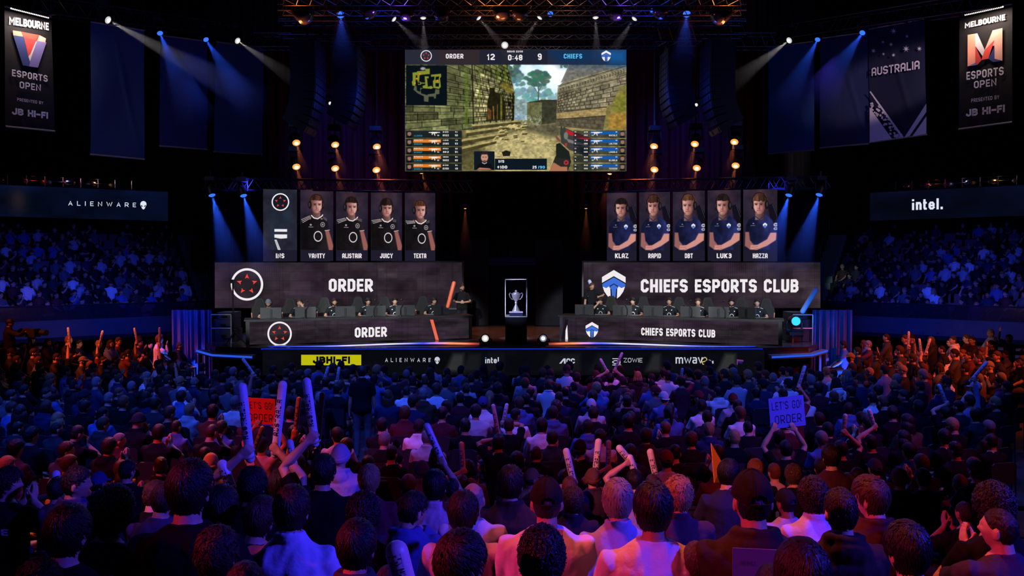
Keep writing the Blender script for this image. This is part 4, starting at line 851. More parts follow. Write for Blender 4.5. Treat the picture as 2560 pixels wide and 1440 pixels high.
    for r in (0, 1): Ln([(1690 + r * 14, 540 + r * 12), (1735 - r * 12, 528 + r * 12), (1735 - r * 12, 575 - r * 10), (1690 + r * 14, 585 - r * 10), (1690 + r * 14, 540 + r * 12)], 6, (72, 66, 52)); Ln([(2300 + r * 18, 370 + r * 14), (2396, 340 + r * 18), (2396, 430 - r * 10), (2300 + r * 18, 445 - r * 14), (2300 + r * 18, 370 + r * 14)], 7, (72, 66, 52))
    for y in (560, 600, 640, 680, 720): Ln([(1680, y + 20), (2398, y - 60 + (y - 560) * .4)], 4, (86, 82, 66), .8)
    for q in range(60): x = 1690 + c.rs.rand() * 690; y = 540 + c.rs.rand() * 200; Ln([(x, y), (x, y + 34)], 4, (90, 86, 70), .7)
    P([(1655, 765), (2200, 705), (2200, 790), (1655, 835)], (150, 128, 84), .8); Ln([(1655, 765), (2200, 705)], 8, (66, 60, 44)); Ln([(1655, 835), (2200, 800)], 10, (50, 46, 34)); P([(1650, 840), (2180, 800), (2160, 960), (1650, 905)], (78, 72, 58), .8)
    P([(2190, 690), (2240, 680), (2330, 480), (2398, 465), (2398, 960), (2150, 960)], (120, 112, 66)); P([(2270, 620), (2398, 520), (2398, 760), (2260, 760)], (104, 104, 40), .8, 5); P([(2210, 780), (2398, 760), (2398, 940), (2200, 940)], (150, 112, 48), .7, 6)
    nz = c.noise(90, 60, 2); keep = c.mpoly(S([(1215, 250), (1790, 250), (1660, 640), (1215, 620)]), 8); c.a *= (1 + .30 * nz * (1 - .85 * keep))[..., None]
    c.a = np.clip((c.a - .035) * 1.2, 0, 1); sk = c.mpoly(S([(1225, 255), (1790, 255), (1670, 600), (1225, 560)]), 6); c.a += (.05 * sk)[..., None]
    # held rifle, gloved hand and sleeve-less wrist
    P([(1700, 940), (1750, 930), (2080, 1060), (2010, 1090), (1990, 1250), (1900, 1200), (1790, 1160), (1700, 1080)], (62, 60, 60)); P([(1715, 940), (1760, 945), (2060, 1060), (2040, 1085), (1760, 990)], (176, 38, 40)); P([(1690, 990), (1700, 910), (1715, 905), (1720, 935), (1735, 910), (1750, 930), (1760, 1000), (1720, 1060)], (54, 62, 58)); El(1755, 1010, 22, 40, (120, 122, 112), 1, .3); P([(1640, 1005), (1660, 1010), (1700, 1060), (1690, 1080), (1650, 1040)], (120, 74, 66))
    P([(1760, 1040), (1990, 1110), (1960, 1130), (1780, 1080)], (150, 146, 140), .7); P([(1740, 1090), (1770, 1090), (1760, 1150)], (170, 60, 40)); P([(1880, 1100), (2000, 1130), (1990, 1250), (1930, 1220)], (44, 42, 46))
    P([(1650, 1100), (1690, 1085), (1790, 1180), (1810, 1290), (1770, 1390), (1580, 1390), (1650, 1220)], (28, 34, 30)); P([(1575, 1390), (1620, 1300), (1660, 1270), (1770, 1330), (1770, 1390)], (172, 112, 82)); P([(1620, 1290), (1640, 1240), (1790, 1260), (1800, 1340), (1700, 1340)], (40, 40, 38)); El(1758, 1296, 26, 26, (176, 52, 58), 1, .3); El(1758, 1296, 12, 12, (60, 20, 24), .7, .3)
    # small map
    P([(60, 262), (495, 262), (495, 686), (60, 686)], (9, 17, 24)); Y = (132, 140, 44); Gy = (88, 92, 70)
    for q in ([(130, 340), (175, 335), (180, 325), (265, 320), (265, 300), (312, 298), (312, 355), (270, 358), (205, 365), (200, 430), (180, 430), (180, 370), (165, 365), (160, 480), (130, 478), (122, 440), (132, 420)], [(185, 432), (220, 440), (220, 466), (190, 470)], [(216, 446), (262, 446), (262, 456), (216, 456)], [(258, 378), (300, 380), (302, 408), (285, 420), (292, 490), (330, 480), (350, 500), (330, 512), (240, 505), (236, 480), (266, 470)], [(325, 362), (430, 352), (434, 380), (420, 400), (430, 490), (410, 512), (350, 500), (345, 430), (362, 410), (362, 380), (328, 384)], [(150, 480), (172, 482), (176, 530), (210, 545), (212, 500), (240, 505), (216, 520), (220, 560), (290, 580), (290, 570), (365, 560), (372, 515), (414, 520), (414, 566), (380, 570), (376, 614), (358, 614), (356, 594), (300, 594), (298, 650), (252, 645), (250, 590), (186, 560), (140, 520)]): P(q, Y if q[0][1] < 478 else Gy)
    for q in ([(280, 400), (345, 400), (345, 455), (300, 470), (290, 430)], [(375, 385), (412, 380), (405, 420), (372, 420)], [(372, 450), (412, 452), (408, 490), (372, 486)]): P(q, (9, 17, 24))
    El(200, 452, 12, 10, (9, 17, 24)); El(240, 298, 26, 16, (190, 196, 200), .8, .7)
    for x, y in ((206, 354), (174, 404), (154, 452), (392, 424)): El(x, y, 10, 10, (232, 130, 40), 1, .5)
    # score bar
    c.rect(0, 0, W, 41, (40, 42, 56)); P([(380, 88), (900, 88), (900, 250), (420, 250)], (52, 40, 42), .8, 8); P([(1500, 88), (2398, 88), (2398, 250), (1700, 250)], (14, 50, 96), .85, 20); P([(2130, 88), (2398, 88), (2398, 250), (2230, 250)], (24, 92, 160), .8, 14); P([(840, 88), (1560, 88), (1560, 250), (840, 250)], (30, 34, 48), .8)
    c.rect(0, 41, W, 42.2, (24, 28, 36))
    # team tables at both lower corners
    for i in range(5):
        y = 955 + i * 88
        for x0, x1 in ((58, 652), (1836, 2394)): P([(x0, y), (x1, y), (x1, y + 78), (x0, y + 78)], (12, 22, 32), .82 if x0 < 1000 else .6)
        if i: P([(138, y + 72 - 66), (432, y + 6), (432, y + 40), (138, y + 40)], (226, 124, 40))
        P([(2014, y + 6), (2310, y + 6), (2310, y + 40), (2014, y + 40)], (24, 88, 168))
        for gx, d in ((305, 1), (2025, 1)):
            Ln([(gx, y + 20), (gx + 112, y + 20)], 8, (240, 236, 228)); Ln([(gx + 30, y + 22), (gx + 80, y + 22)], 16, (240, 236, 228)); Ln([(gx + 52, y + 24), (gx + 62, y + 50)], 9, (240, 236, 228)); Ln([(gx + 40, y + 26), (gx + 32, y + 42)], 9, (240, 236, 228))
        for fx in (96, 2354):
            El(fx, y + 32, 20, 26, (150, 112, 96), 1); P([(fx - 22, y + 28), (fx - 20, y + 6), (fx, y - 1), (fx + 20, y + 6), (fx + 22, y + 28), (fx + 14, y + 16), (fx - 14, y + 16)], (34, 28, 26)); P([(fx - 34, y + 76), (fx - 20, y + 58), (fx + 20, y + 58), (fx + 34, y + 76)], (14, 14, 18))
        for x0, n, col in ((150, 6, (250, 214, 170)), (150, 7, (60, 160, 190)), (452, 4, (236, 220, 200)), (452, 4, (245, 245, 245)), (582, 2, (240, 240, 240)), (392, 1, (220, 220, 220)), (2210, 6, (220, 230, 240)), (1945, 2, (200, 206, 214)), (1848, 1, (200, 206, 214)), (2280, 1, (210, 220, 240))):
            pass
    return c
def game_screen():
    d = 28.5; P = Plane((0, d, 0), (0, -1, 0)); x0, y0, x1, y1 = 1013, 122, 1566, 428
    q = [P(x0, y0), P(x1, y0), P(x1, y1), P(x0, y1)]
    t = thing('game_screen', (q[3] + q[2]) / 2, 'huge hanging screen showing the game view and the 12 to 9 score', 'screen')
    g = G(); g.box(((q[0].x + q[1].x) / 2, d + .11, (q[0].z + q[3].z) / 2), (q[1].x - q[0].x + .1, .2, q[0].z - q[3].z + .1)); g.build('casing', BLK, t)
    for x in (-3, 3): hg = G(); hg.tube([(x + .1, d + .11, q[0].z), (x + .1, d + .11, 17.74)], .03, 6); hg.build('hanger', BLK, t)
    game_picture().build('picture', q, t)
    P1 = P.up(.02); X = lambda x: 1000 + x * .23616
    Yy = lambda y: 100 + y * .23616
    def tx(s, a, b, c, e, m=LITW, nm='lettering', **k): g = G(); ptext(g, P1, s, X(a), Yy(b), X(c), Yy(e), **k); g.build(nm, m, t)
    order_logo(P1, X(277), Yy(168), 60 * .23616, t); chiefs_logo(P1, X(2133), Yy(110), X(2232), Yy(228), t)
    kw = dict(weight=.2, gw=.6, sp=.14)
    tx('ORDER', 485, 146, 671, 196, **kw); tx('12', 922, 146, 1003, 212, weight=.2, gw=.66, sp=.2); tx('0:48', 1143, 156, 1296, 216, **kw); tx('9', 1458, 143, 1500, 211, **kw); tx('ROUND 22/30', 1135, 112, 1300, 131, weight=.2, gw=.7, sp=.2)
    tx('CHIEFS', 1733, 146, 1928, 196, mat('lit_sky', emit=lin((92, 186, 240))), 'team_lettering', **kw)
    DKB = mat('hud_dark', emit=lin((14, 24, 34)))
    g = G(); ppoly(g, P.up(.008), [(X(a), Yy(b)) for a, b in ((784, 1178), (1001, 1178), (1001, 1376), (784, 1376))]); ppoly(g, P.up(.008), [(X(a), Yy(b)) for a, b in ((1003, 1256), (1555, 1256), (1555, 1374), (1003, 1374))]); g.build('player_card', DKB, t)
    # the small portrait on the card
    c = Cv(54, 50, (16, 26, 34)); c.poly([(4, 49), (8, 36), (20, 29), (34, 29), (46, 36), (51, 49)], (16, 15, 18)); c.poly([(6, 49), (14, 43), (40, 45), (46, 49)], (176, 116, 96)); c.ell(27, 16, 9.4, 13, (196, 142, 120)); c.poly([(17, 14), (17, 5), (24, 1), (33, 2), (37, 7), (37, 14), (34, 8), (20, 8)], (46, 32, 28)); c.poly([(18, 20), (20, 27), (27, 30), (34, 27), (36, 20), (32, 25), (27, 23), (22, 25)], (80, 52, 46), .8); c.line([(22, 15), (25, 15)], 1.6, (40, 26, 24)); c.line([(29, 15), (32, 15)], 1.6, (40, 26, 24)); c.line([(21, 30), (27, 33), (33, 30)], 1.6, (220, 214, 214))
    Pp = P.up(.016); c.build('card_portrait', [Pp(X(786), Yy(1180)), Pp(X(999), Yy(1180)), Pp(X(999), Yy(1374)), Pp(X(786), Yy(1374))], t)
    tx('INS', 1043, 1270, 1103, 1299, **kw); tx('+100', 1030, 1330, 1135, 1361, **kw); tx('25', 1402, 1332, 1446, 1361, **kw); tx('/90', 1462, 1332, 1534, 1361, mat('lit_sky'), 'team_lettering', **kw)
    # number columns of the team tables
    gw = G(); gb = G(); rs = random.Random(2)
    for i in range(5):
        y = 955 + i * 88
        for a, b, c1, e, n, gg in ((150, 10, 242, 24, 6, gw), (148, 50, 236, 66, 6, gb), (452, 12, 512, 26, 4, gw), (452, 44, 516, 64, 4, gw), (584, 12, 610, 26, 2, gw), (582, 44, 612, 64, 2, gw), (394, 48, 414, 62, 2, gw), (2212, 46, 2300, 64, 6, gw), (2282, 12, 2300, 24, 2, gw), (1948, 12, 1988, 26, 2, gw), (1946, 46, 1986, 62, 3, gw), (1848, 12, 1866, 24, 2, gw), (1848, 46, 1864, 60, 1, gw), (2030, 48, 2050, 60, 2, gw)):
            if a == 150 and i == 0: continue
            s = ''.join(rs.choice('0123589' if n < 5 else 'EROSTCL') for _ in range(n)); ptext(gg, P1, s, X(a), Yy(y + b), X(c1), Yy(y + e), weight=.22, gw=.7, sp=.22)
    gw.build('table_lettering', mat('hud_white', emit=lin((224, 222, 216))), t); gb.build('table_lettering_blue', mat('hud_cyan', emit=lin((50, 140, 170))), t)
game_screen()
# ------------------------------------------------------------------ hanging banners at both sides
def banner(P, corners, col, label, group=None, art=None, amp=.02, top=None, seed=0):
    """corners in the photo: top-left, top-right, bottom-right, bottom-left"""
    q = [P(*c) for c in corners]; n = P.n; rs = random.Random(seed)
    t = thing('hanging_banner', (q[0] + q[1]) / 2, label, 'banner', group)
    g = G(); NU, NV = 28, 36; ph = rs.random() * 6
    for j in range(NV + 1):
        for i in range(NU + 1):
            u, v = i / NU, j / NV; p = (q[0] * (1 - u) + q[1] * u) * (1 - v) + (q[3] * (1 - u) + q[2] * u) * v
            w = math.sin(math.pi * v) * (.6 * math.sin(u * 5 + v * 3 + ph) + .5 * math.exp(-((u - .35 - .55 * v + .05 * math.sin(ph)) / .035) ** 2)) + .25 * math.sin(math.pi * v) * math.exp(-((v - .86 - .1 * u) / .03) ** 2)
            g.v.append(tuple(p + n * amp * w))
    for j in range(NV):
        for i in range(NU): a = j * (NU + 1) + i; g.f.append((a, a + NU + 1, a + NU + 2, a + 1))
    o = g.build('cloth', mat('banner_cloth', rough=.75, obcol=True, var=.06, vscale=3, bump=.35, bscale=3.5, spec=.25), t, True); o.color = (*lin(col), 1)
    for a, b in ((0, 1), (3, 2)): g = G(); g.tube([q[a], q[b]], .025, 8); g.build('top_bar' if a == 0 else 'bottom_bar', mat('bar_steel', (.5, .45, .45), .35, .7), t)
    for z in (q[0], q[1]): g = G(); g.tube([z, z + V((0, 0, 1.1))], .008, 5); g.build('suspension_cord', BLK, t)
    if art: art(P.up(amp * 1.4 + .02), t)
    return t
PLb = vplane(20, 20.2, 640, 27.5); PRb = vplane(1935, 27.5, 2545, 20.2)
def ink(n, c): return mat('ink_' + n, lin(c), .75)
def art_V(P, t):
    W = ink('white', (235, 225, 225)); k = lambda *p: [(x, y) for x, y in p]
    g = G(); ptext(g, P, 'MELBOURNE', 23, 41, 122, 61, 59, 76, weight=.24, gw=.74, sp=.1); ptext(g, P, 'ESPORTS', 30, 173, 119, 190, 187, 205, weight=.18, gw=.66, sp=.17); ptext(g, P, 'OPEN', 49, 203, 102, 220, 210, 228, weight=.18, gw=.72, sp=.17); ptext(g, P, 'PRESENTED BY', 43, 244.5, 108, 252, 252.5, 261, weight=.15, gw=.72, sp=.22); ptext(g, P, 'JB HI-FI', 30, 269, 120, 286, 280, 297, weight=.26, gw=.86, sp=.1)
    g.build('lettering', W, t)
    for n, c, pts in (('peach', (238, 150, 120), k((32, 76), (52, 79), (60, 92), (33, 88))), ('rose', (236, 170, 150), k((92, 92), (99, 88), (115, 96), (113, 107), (90, 101))), ('coral', (222, 70, 56), k((52, 79), (99, 88), (92, 103), (60, 96))), ('red', (196, 56, 52), k((60, 93), (92, 101), (75, 137), (71, 141))), ('navy', (34, 52, 112), k((33, 88), (61, 93), (75, 155), (73, 166), (57, 163))), ('violet', (112, 104, 160), k((92, 101), (116, 106), (95, 169), (73, 166), (75, 155))), ('cream', (200, 190, 190), k((71, 141), (90, 104), (92, 103), (75, 154)))):
        g = G(); ppoly(g, P.up(P.off + (.004 if n in ('red', 'cream') else 0)), pts); g.build('letter_facet', ink(n, c), t)
def art_M(P, t):
    W = ink('white', (235, 225, 225)); k = lambda *p: [(1800 + x / 3, y / 3) for x, y in p]
    g = G(); ptext(g, P, 'MELBOURNE', 2412, 57, 2513, 71, 36, 50, weight=.24, gw=.74, sp=.1); ptext(g, P, 'ESPORTS', 2416, 180, 2509, 200, 166, 187, weight=.18, gw=.66, sp=.17); ptext(g, P, 'OPEN', 2435, 203, 2491, 221, 196, 214, weight=.18, gw=.72, sp=.17); ptext(g, P, 'PRESENTED BY', 2428, 247, 2498, 256, 238, 247, weight=.15, gw=.72, sp=.22); ptext(g, P, 'JB HI-FI', 2415, 274, 2512, 292, 261, 280, weight=.26, gw=.86, sp=.1)
    g.build('lettering', W, t)
    for n, c, pts in (('peach', (236, 170, 140), k((1857, 262), (1915, 252), (1915, 470), (1857, 498))), ('cream', (214, 186, 170), k((1915, 252), (1930, 250), (1985, 375), (1975, 430), (1915, 345))), ('rose', (240, 180, 150), k((2045, 228), (2118, 210), (2118, 455), (2058, 440), (2058, 340), (1985, 375))), ('coral', (226, 90, 70), k((1985, 375), (2058, 300), (2012, 440), (1960, 450))), ('red', (176, 40, 48), k((1915, 345), (1962, 450), (1930, 486), (1915, 470))), ('violet', (80, 60, 100), k((1857, 498), (1915, 470), (1930, 486))), ('navy', (44, 56, 96), k((2012, 440), (2058, 350), (2058, 440), (2118, 455), (2050, 466)))):
        g = G(); ppoly(g, P.up(P.off + (.004 if n in ('coral', 'red', 'navy') else 0)), pts); g.build('letter_facet', ink(n, c), t)
def art_AU(P, t):
    W = ink('pale', (206, 196, 206)); g = G(); z = lambda x, y: (1800 + x / 3, y / 3)
    ptext(g, P, 'AUSTRALIA', 2179, 170, 2299, 190, 152, 172, weight=.18, gw=.72, sp=.14); g.build('lettering', W, t)
    g = G()
    for x, y, r in ((1302, 233, 26), (1402, 272, 14), (1222, 316, 14), (1282, 333, 17), (1151, 381, 20), (1226, 405, 13), (1301, 413, 16), (1396, 366, 27), (1495, 365, 20)):
        ppoly(g, P, [z(x + (r if i % 2 == 0 else r * .3) * math.sin(i * math.pi / 7), y - (r if i % 2 == 0 else r * .3) * math.cos(i * math.pi / 7)) for i in range(14)])
    g.build('star_print', W, t)
    g = G()
    ppoly(g, P, [z(*p) for p in ((1122, 690), (1130, 683), (1378, 1028), (1360, 1032))]); ppoly(g, P, [z(*p) for p in ((1122, 805), (1290, 1042), (1122, 1066))])
    ppoly(g, P, [z(*p) for p in ((1548, 775), (1548, 838), (1420, 1022), (1383, 1030))]); ppoly(g, P, [z(*p) for p in ((1548, 872), (1548, 1002), (1442, 1022))]); g.build('chevron_print', W, t)
    g = G(); P2 = P.up(P.off + .003); rs = random.Random(4)
    for i in range(60):                           # irregular dabs of the patterned band
        u = (i + .5) / 60; cx = 1122 + (1345 - 1122) * u; cy = 745 + (1040 - 745) * u; o = rs.uniform(-34, 34); cx, cy = cx + o * .75, cy - o * .55
        if cx < 1126 or cy > 1036: continue
        r = rs.uniform(7, 13); a = rs.uniform(0, 3); ppoly(g, P2, [z(cx + r * math.cos(a + j * 1.05) * rs.uniform(.6, 1.3), cy + r * .8 * math.sin(a + j * 1.05) * rs.uniform(.6, 1.3)) for j in range(6)])
    g.build('dab_print', W, t)
banner(PLb, [(11, 16), (128, 42), (137, 328), (13, 316)], (20, 20, 24), 'black hanging banner with a faceted V and pale event lettering', None, art_V, .015, seed=1)
banner(PLb, [(226, 54), (361, 76), (361, 398), (226, 386)], (52, 70, 104), 'plain dark blue banner beside the V banner, creased diagonally', 'plain blue banners', None, .05, seed=2)
banner(PLb, [(400, 88), (518, 103), (518, 374), (399, 365)], (44, 56, 110), 'plain blue banner, middle one of the three on the V-banner side', 'plain blue banners', None, .03, seed=3)
banner(PLb, [(539, 104), (659, 120), (655, 387), (535, 379)], (56, 78, 124), 'plain blue banner hung closest to the speakers on the V-banner side', 'plain blue banners', None, .03, seed=4)
banner(PRb, [(1920, 118), (2034, 103), (2035, 375), (1920, 385)], (50, 76, 130), 'plain blue banner hung closest to the speakers on the star-banner side', 'plain blue banners', None, .04, seed=5)
banner(PRb, [(2050, 96), (2169, 80), (2172, 359), (2050, 370)], (36, 44, 84), 'plain blue banner hanging directly beside the starred AUSTRALIA banner', 'plain blue banners', None, .03, seed=6)
banner(PRb, [(2171, 73), (2312, 47), (2317, 336), (2174, 356)], (24, 28, 52), 'dark AUSTRALIA banner with white stars and a pale chevron', None, art_AU, .04, seed=7)
banner(PRb, [(2399, 32), (2531, 10), (2531, 305), (2397, 323)], (22, 20, 22), 'black hanging banner with a faceted M and pale event lettering', None, art_M, .015, seed=8)
def banner_lamp(P, x0, y0, x1, y1, aim, lab):
    a, b = P(x0, y0, .25), P(x1, y1, .25); t = thing('light_bar', (a + b) / 2, lab, 'lamp')
    g = G(); g.tube([a, b], .035, 8); g.build('housing', BLK, t)
    g = G()
    for i in range(22): g.sphere(a + (b - a) * (i / 21) + V((0, -.03, -.02)), .022, 8, 6)
    g.build('diode_strip', mat('bulb_warm', emit=(1, .86, .8), es=1.6), t)
    d = bpy.data.lights.new('banner_light', 'AREA'); d.shape = 'RECTANGLE'; d.size = (b - a).length; d.size_y = .08; d.energy = 34; d.color = (1, .78, .66)
    o = bpy.data.objects.new('banner_light', d); COL.objects.link(o); o.location = (a + b) / 2 + P.n * .12 + V((0, 0, -.1)); o.rotation_euler = (P(*aim) - o.location).to_track_quat('-Z', 'Y').to_euler()
banner_lamp(PLb, 30, 20, 122, 43, (72, 190), 'row of small white lights above the V banner')
banner_lamp(PRb, 2412, 36, 2505, 16, (2462, 180), 'row of small white lights above the M banner')
spot((-9, 12, 9), PLb(440, 230), (.12, .2, 1), 700, 44); spot((9, 12, 9), PRb(2040, 230), (.10, .2, 1), 700, 40); spot((12, 14, 10), PRb(2245, 200), (1, .74, .74), 4200, 13)

# ------------------------------------------------------------------ trusses
def truss(a, b, w, label, name='lighting_truss', group=None, bays=None):
    a, b = V(a), V(b); t = thing(name, (a + b) / 2, label, 'truss', group); e = (b - a).normalized(); up = V((0, 0, 1)); s = e.cross(up).normalized(); up = s.cross(e)
    L = (b - a).length; n = bays or max(4, int(L / (w * 1.2)))
    cor = [s * (i * w / 2) + up * (j * w / 2) for i, j in ((-1, -1), (1, -1), (1, 1), (-1, 1))]
    for c in cor: g = G(); g.tube([a + c, b + c], .024, 6); g.build('chord', ALU, t)
    g = G()
    for i in range(n):
        p, q = a + e * (L * i / n), a + e * (L * (i + 1) / n); m = (p + q) / 2
        for k in range(4):
            g.tube([p + cor[k], m + cor[(k + 1) % 4]], .013, 5); g.tube([m + cor[(k + 1) % 4], q + cor[k]], .013, 5)
    g.build('lattice', ALU, t); return t
PLt, PRt = Plane(PLb.p, PLb.n, .1), Plane(PRb.p, PRb.n, .1)
truss(PLt(60, 8), PLt(662, 92), .42, 'long lighting truss above the blue banners on the V-banner side')
truss(PRt(1905, 92), PRt(2500, 0), .42, 'long lighting truss above the banners on the star-banner side')
truss(at(510, 461, 25.6), at(1180, 467, 26.6), .36, 'lighting truss over the five screens of the ORDER team')
truss(at(1458, 467, 26.6), at(2073, 456, 25.6), .36, 'lighting truss over the five screens of the CHIEFS team')
for i, (y, d, nm) in enumerate(((104, 27.6, 'lowest'), (72, 26.6, 'second lowest'), (38, 25.0, 'middle'), (10, 23.4, 'second highest'), (-18, 22.0, 'highest'))):
    truss(at(700 if i else 905, y, d), at(1860 if i else 1655, y, d), .5 if i else .4, '%s of the long crosswise trusses above the big game screen' % nm, 'roof_truss', 'roof trusses above the screen', 34)
for x0, x1, s in ((640, 735, 'V-banner'), (1830, 1935, 'star-banner')): truss(at(x0, 104, 27.2), at(x1, 104, 27.2), .45, 'short truss piece between the speakers and the %s side' % s)
for x, s in ((790, 'V-banner'), (1775, 'star-banner')):
    truss(at(x - 25, 85, 25.6), at(x + 140 if x < 1000 else x - 140, 85, 25.6), .6, 'bracing truss carrying the two speaker columns on the %s side' % s)

# ------------------------------------------------------------------ curved loudspeaker columns
SPK = mat('speaker_paint', (.012, .0125, .016), .5, var=.3, spec=.2); GRL = mat('speaker_grille', (.035, .037, .045), .3, .6, bump=.8, bscale=60)
def line_array(px, ytop, ybot, d, face, label, n=12):
    """FACE -1/+1: the baffles look towards that x"""
    p = at(px, ytop, d); zt, zb = p.z, at(px, ybot, d).z; t = thing('hanging_loudspeaker', (p.x, d, zb), label, 'loudspeaker', 'hanging loudspeaker columns')
    h = (zt - zb) / n * 1.02; x, z, a = p.x, zt, -.03
    rot0 = Matrix.Rotation(-face * R(3), 4, 'Z')
    g = G(); g.box((x, d, zt + .1), (.7, .5, .12)); g.tube([(x, d, zt + .16), (x, d, zt + 1.6)], .03, 6); g.build('flying_frame', BLK, t)
    for i in range(n):
        m = Matrix.Translation((x, d, z)) @ rot0 @ Matrix.Rotation(face * a, 4, 'Y')
        g = G(); g.slab([(-.42 * face, .55, 0), (.38 * face, .6, 0), (.38 * face, -.6, 0), (-.42 * face, -.5, 0)], (0, 0, -h * .96)); b = G(); b.add([m @ V(v) for v in g.v], g.f); cab = b.build('cabinet', SPK, t)
        g = G(); g.box((.39 * face, 0, -h / 2), (.02, 1.1, h * .84)); b = G(); b.add([m @ V(v) for v in g.v], g.f)
        for q in (-.32, .32): s = G(); s.cyl((.405 * face, q, -h / 2), (.412 * face, q, -h / 2), h * .33, n=14); b.add([m @ V(v) for v in s.v], s.f)
        gr = b.build('grille', GRL, cab); gr.matrix_parent_inverse = Matrix.Identity(4)
        q = m @ V((0, 0, -h)); x, z = q.x, q.z; a += .004 + .019 * max(0, i - 3)
line_array(769, 112, 322, 25.4, 1, 'outer curved black loudspeaker column hanging on the V-banner side')
line_array(873, 130, 308, 26.4, 1, 'curved black loudspeaker column closer to the game screen, V-banner side')
line_array(1795, 112, 322, 25.4, -1, 'outer curved black loudspeaker column hanging on the star-banner side')
line_array(1690, 130, 308, 26.4, -1, 'curved black loudspeaker column closer to the game screen, star-banner side')

# ------------------------------------------------------------------ lamps and the haze in their beams
def lens_mat(nm, c, s): return mat('lens_' + nm, emit=c, es=s)
LM = {'white': lens_mat('white', (.6, .58, .56), 1), 'blue': lens_mat('blue', (.03, .13, 1), 1.6), 'orange': lens_mat('orange', (1, .34, .06), 1.3), 'cyan': lens_mat('cyan', (.03, .5, 1), 1.6), 'pale': lens_mat('pale', (.25, .27, .4), .7), 'off': mat('lens_off', (.05, .05, .06), .1, .5)}
LC = {'white': (1, .95, .9), 'blue': (.02, .1, 1), 'orange': (1, .22, .05), 'cyan': (.03, .4, 1), 'pale': (.7, .75, 1)}
HAZE = {}
def haze_mat(dens):
    k = round(dens, 4)
    if k in HAZE: return HAZE[k]
    m = bpy.data.materials.new('haze'); m.use_nodes = True; nt = m.node_tree; N, L = nt.nodes, nt.links; N.clear()
    out = N.new('ShaderNodeOutputMaterial'); vs = N.new('ShaderNodeVolumeScatter'); L.new(vs.outputs[0], out.inputs['Volume'])
    tc = N.new('ShaderNodeTexCoord'); sp = N.new('ShaderNodeSeparateXYZ'); L.new(tc.outputs['Object'], sp.inputs[0])
    ad = N.new('ShaderNodeMath'); ad.operation = 'ADD'; ad.inputs[1].default_value = 1.0; ad.use_clamp = True; L.new(sp.outputs['Z'], ad.inputs[0])
    pw = N.new('ShaderNodeMath'); pw.operation = 'POWER'; pw.inputs[1].default_value = 1.3; L.new(ad.outputs[0], pw.inputs[0])
    mu = N.new('ShaderNodeMath'); mu.operation = 'MULTIPLY'; mu.inputs[1].default_value = dens; L.new(pw.outputs[0], mu.inputs[0]); L.new(mu.outputs[0], vs.inputs['Density'])
    vs.inputs['Color'].default_value = (1, 1, 1, 1); HAZE[k] = m; return m
def beam(p, to, col, r0, r1, L, watts, dens, label):
    p, to = V(p), V(to); d = (to - p).normalized(); q = d.to_track_quat('-Z', 'Y')
    g = G(); g.tube([(0, 0, -.002), (0, 0, -1)], [r0 / L, r1 / L], 28); o = g.build('haze', haze_mat(dens)); o.location = p; o.rotation_euler = q.to_euler(); o.scale = (L, L, L)
    tag(o, label, 'haze', None, 'stuff')
    half = math.atan2(r1 - r0 * .5, L); l = spot(p + d * .01, p + d, col, watts, math.degrees(half) * 2.15, .35, .02, 'beam_light')
def lamp(p, aim, kind, label, size=1.0, group=None, yoke=True, body=BLK, up=1, bo=.38):
    p, aim = V(p), V(aim); d = (aim - p).normalized(); s = size
    t = thing('moving_head_lamp' if yoke else 'spot_lamp', p, label, 'lamp', group)
    side = d.cross(V((0, 0, 1))); side = side.normalized() if side.length > .05 else V((1, 0, 0))
    g = G(); g.tube([p - d * .34 * s, p - d * .3 * s, p - d * .1 * s, p - d * .02 * s, p - d * .0 * s], [.09 * s, .13 * s, .14 * s, .12 * s, .125 * s], 18); g.build('lamp_head', body, t, True)
    g = G(); g.sphere(p - d * .005 * s, (.1 * s, .1 * s, .1 * s), 16, 8, Matrix.Rotation(0, 3, 'Z')); g = G()
    g.tube([p + d * .002, p + d * .018 * s, p + d * .028 * s], [.105 * s, .085 * s, .03 * s], 18); g.build('lens', LM[kind], t, True)
    if kind in ('orange', 'white', 'pale'): g = G(); g.cyl(p + d * .026 * s, p + d * .034 * s, .062 * s, .03 * s, 16); g.build('bulb', lens_mat('core_' + kind, {'orange': (1, .84, .55), 'white': (1, 1, 1), 'pale': (.9, .93, 1)}[kind], 1.6), t)
    c = p - d * .16 * s; u = V((0, 0, up))
    if yoke:
        g = G()
        for q in (-1, 1): g.tube([c + side * q * .15 * s, c + side * q * .18 * s + u * .05 * s, c + side * q * .17 * s + u * (bo - .08) * s], .022 * s, 6)
        g.tube([c - side * .18 * s + u * (bo - .08) * s, c + side * .18 * s + u * (bo - .08) * s], .028 * s, 6); g.build('yoke', BLK, t)
        g = G(); g.box(c + u * bo * s, (.3 * s, .24 * s, .12 * s if up > 0 else .07 * s))
        if up > 0: g.tube([c + u * (bo + .06) * s, c + u * (bo + .22) * s], .03 * s, 6)
        g.build('base', BLK, t)
    else: g = G(); g.tube([c, c + u * .3 * s], .02 * s, 6); g.box(c + u * .3 * s, (.06 * s, .06 * s, .08 * s)); g.build('bracket', BLK, t)
    return p + d * .035 * s
def lit(px, py, d, tx, ty, td, kind, label, L=6, r0=.09, r1=.8, w=600, dens=.12, size=1.0, yoke=True, group=None, hz=True, where=''):
    p = at(px, py, d); a = at(tx, ty, td); q = lamp(p, a, kind, label, size, group, yoke)
    if hz: beam(q, a, LC[kind], r0, r1, L, w, dens, 'thin haze in the beam of the ' + where)
dL = lambda x: PLt(x, 100).y
dR = lambda x: PRt(x, 100).y
lit(270, 50, dL(270) - .3, 570, 212, dL(400) - 2.5, 'white', 'white lamp on the banner truss shining past the creased blue banner', 5.4, .06, .52, 620, .13, where='white lamp over the creased banner')
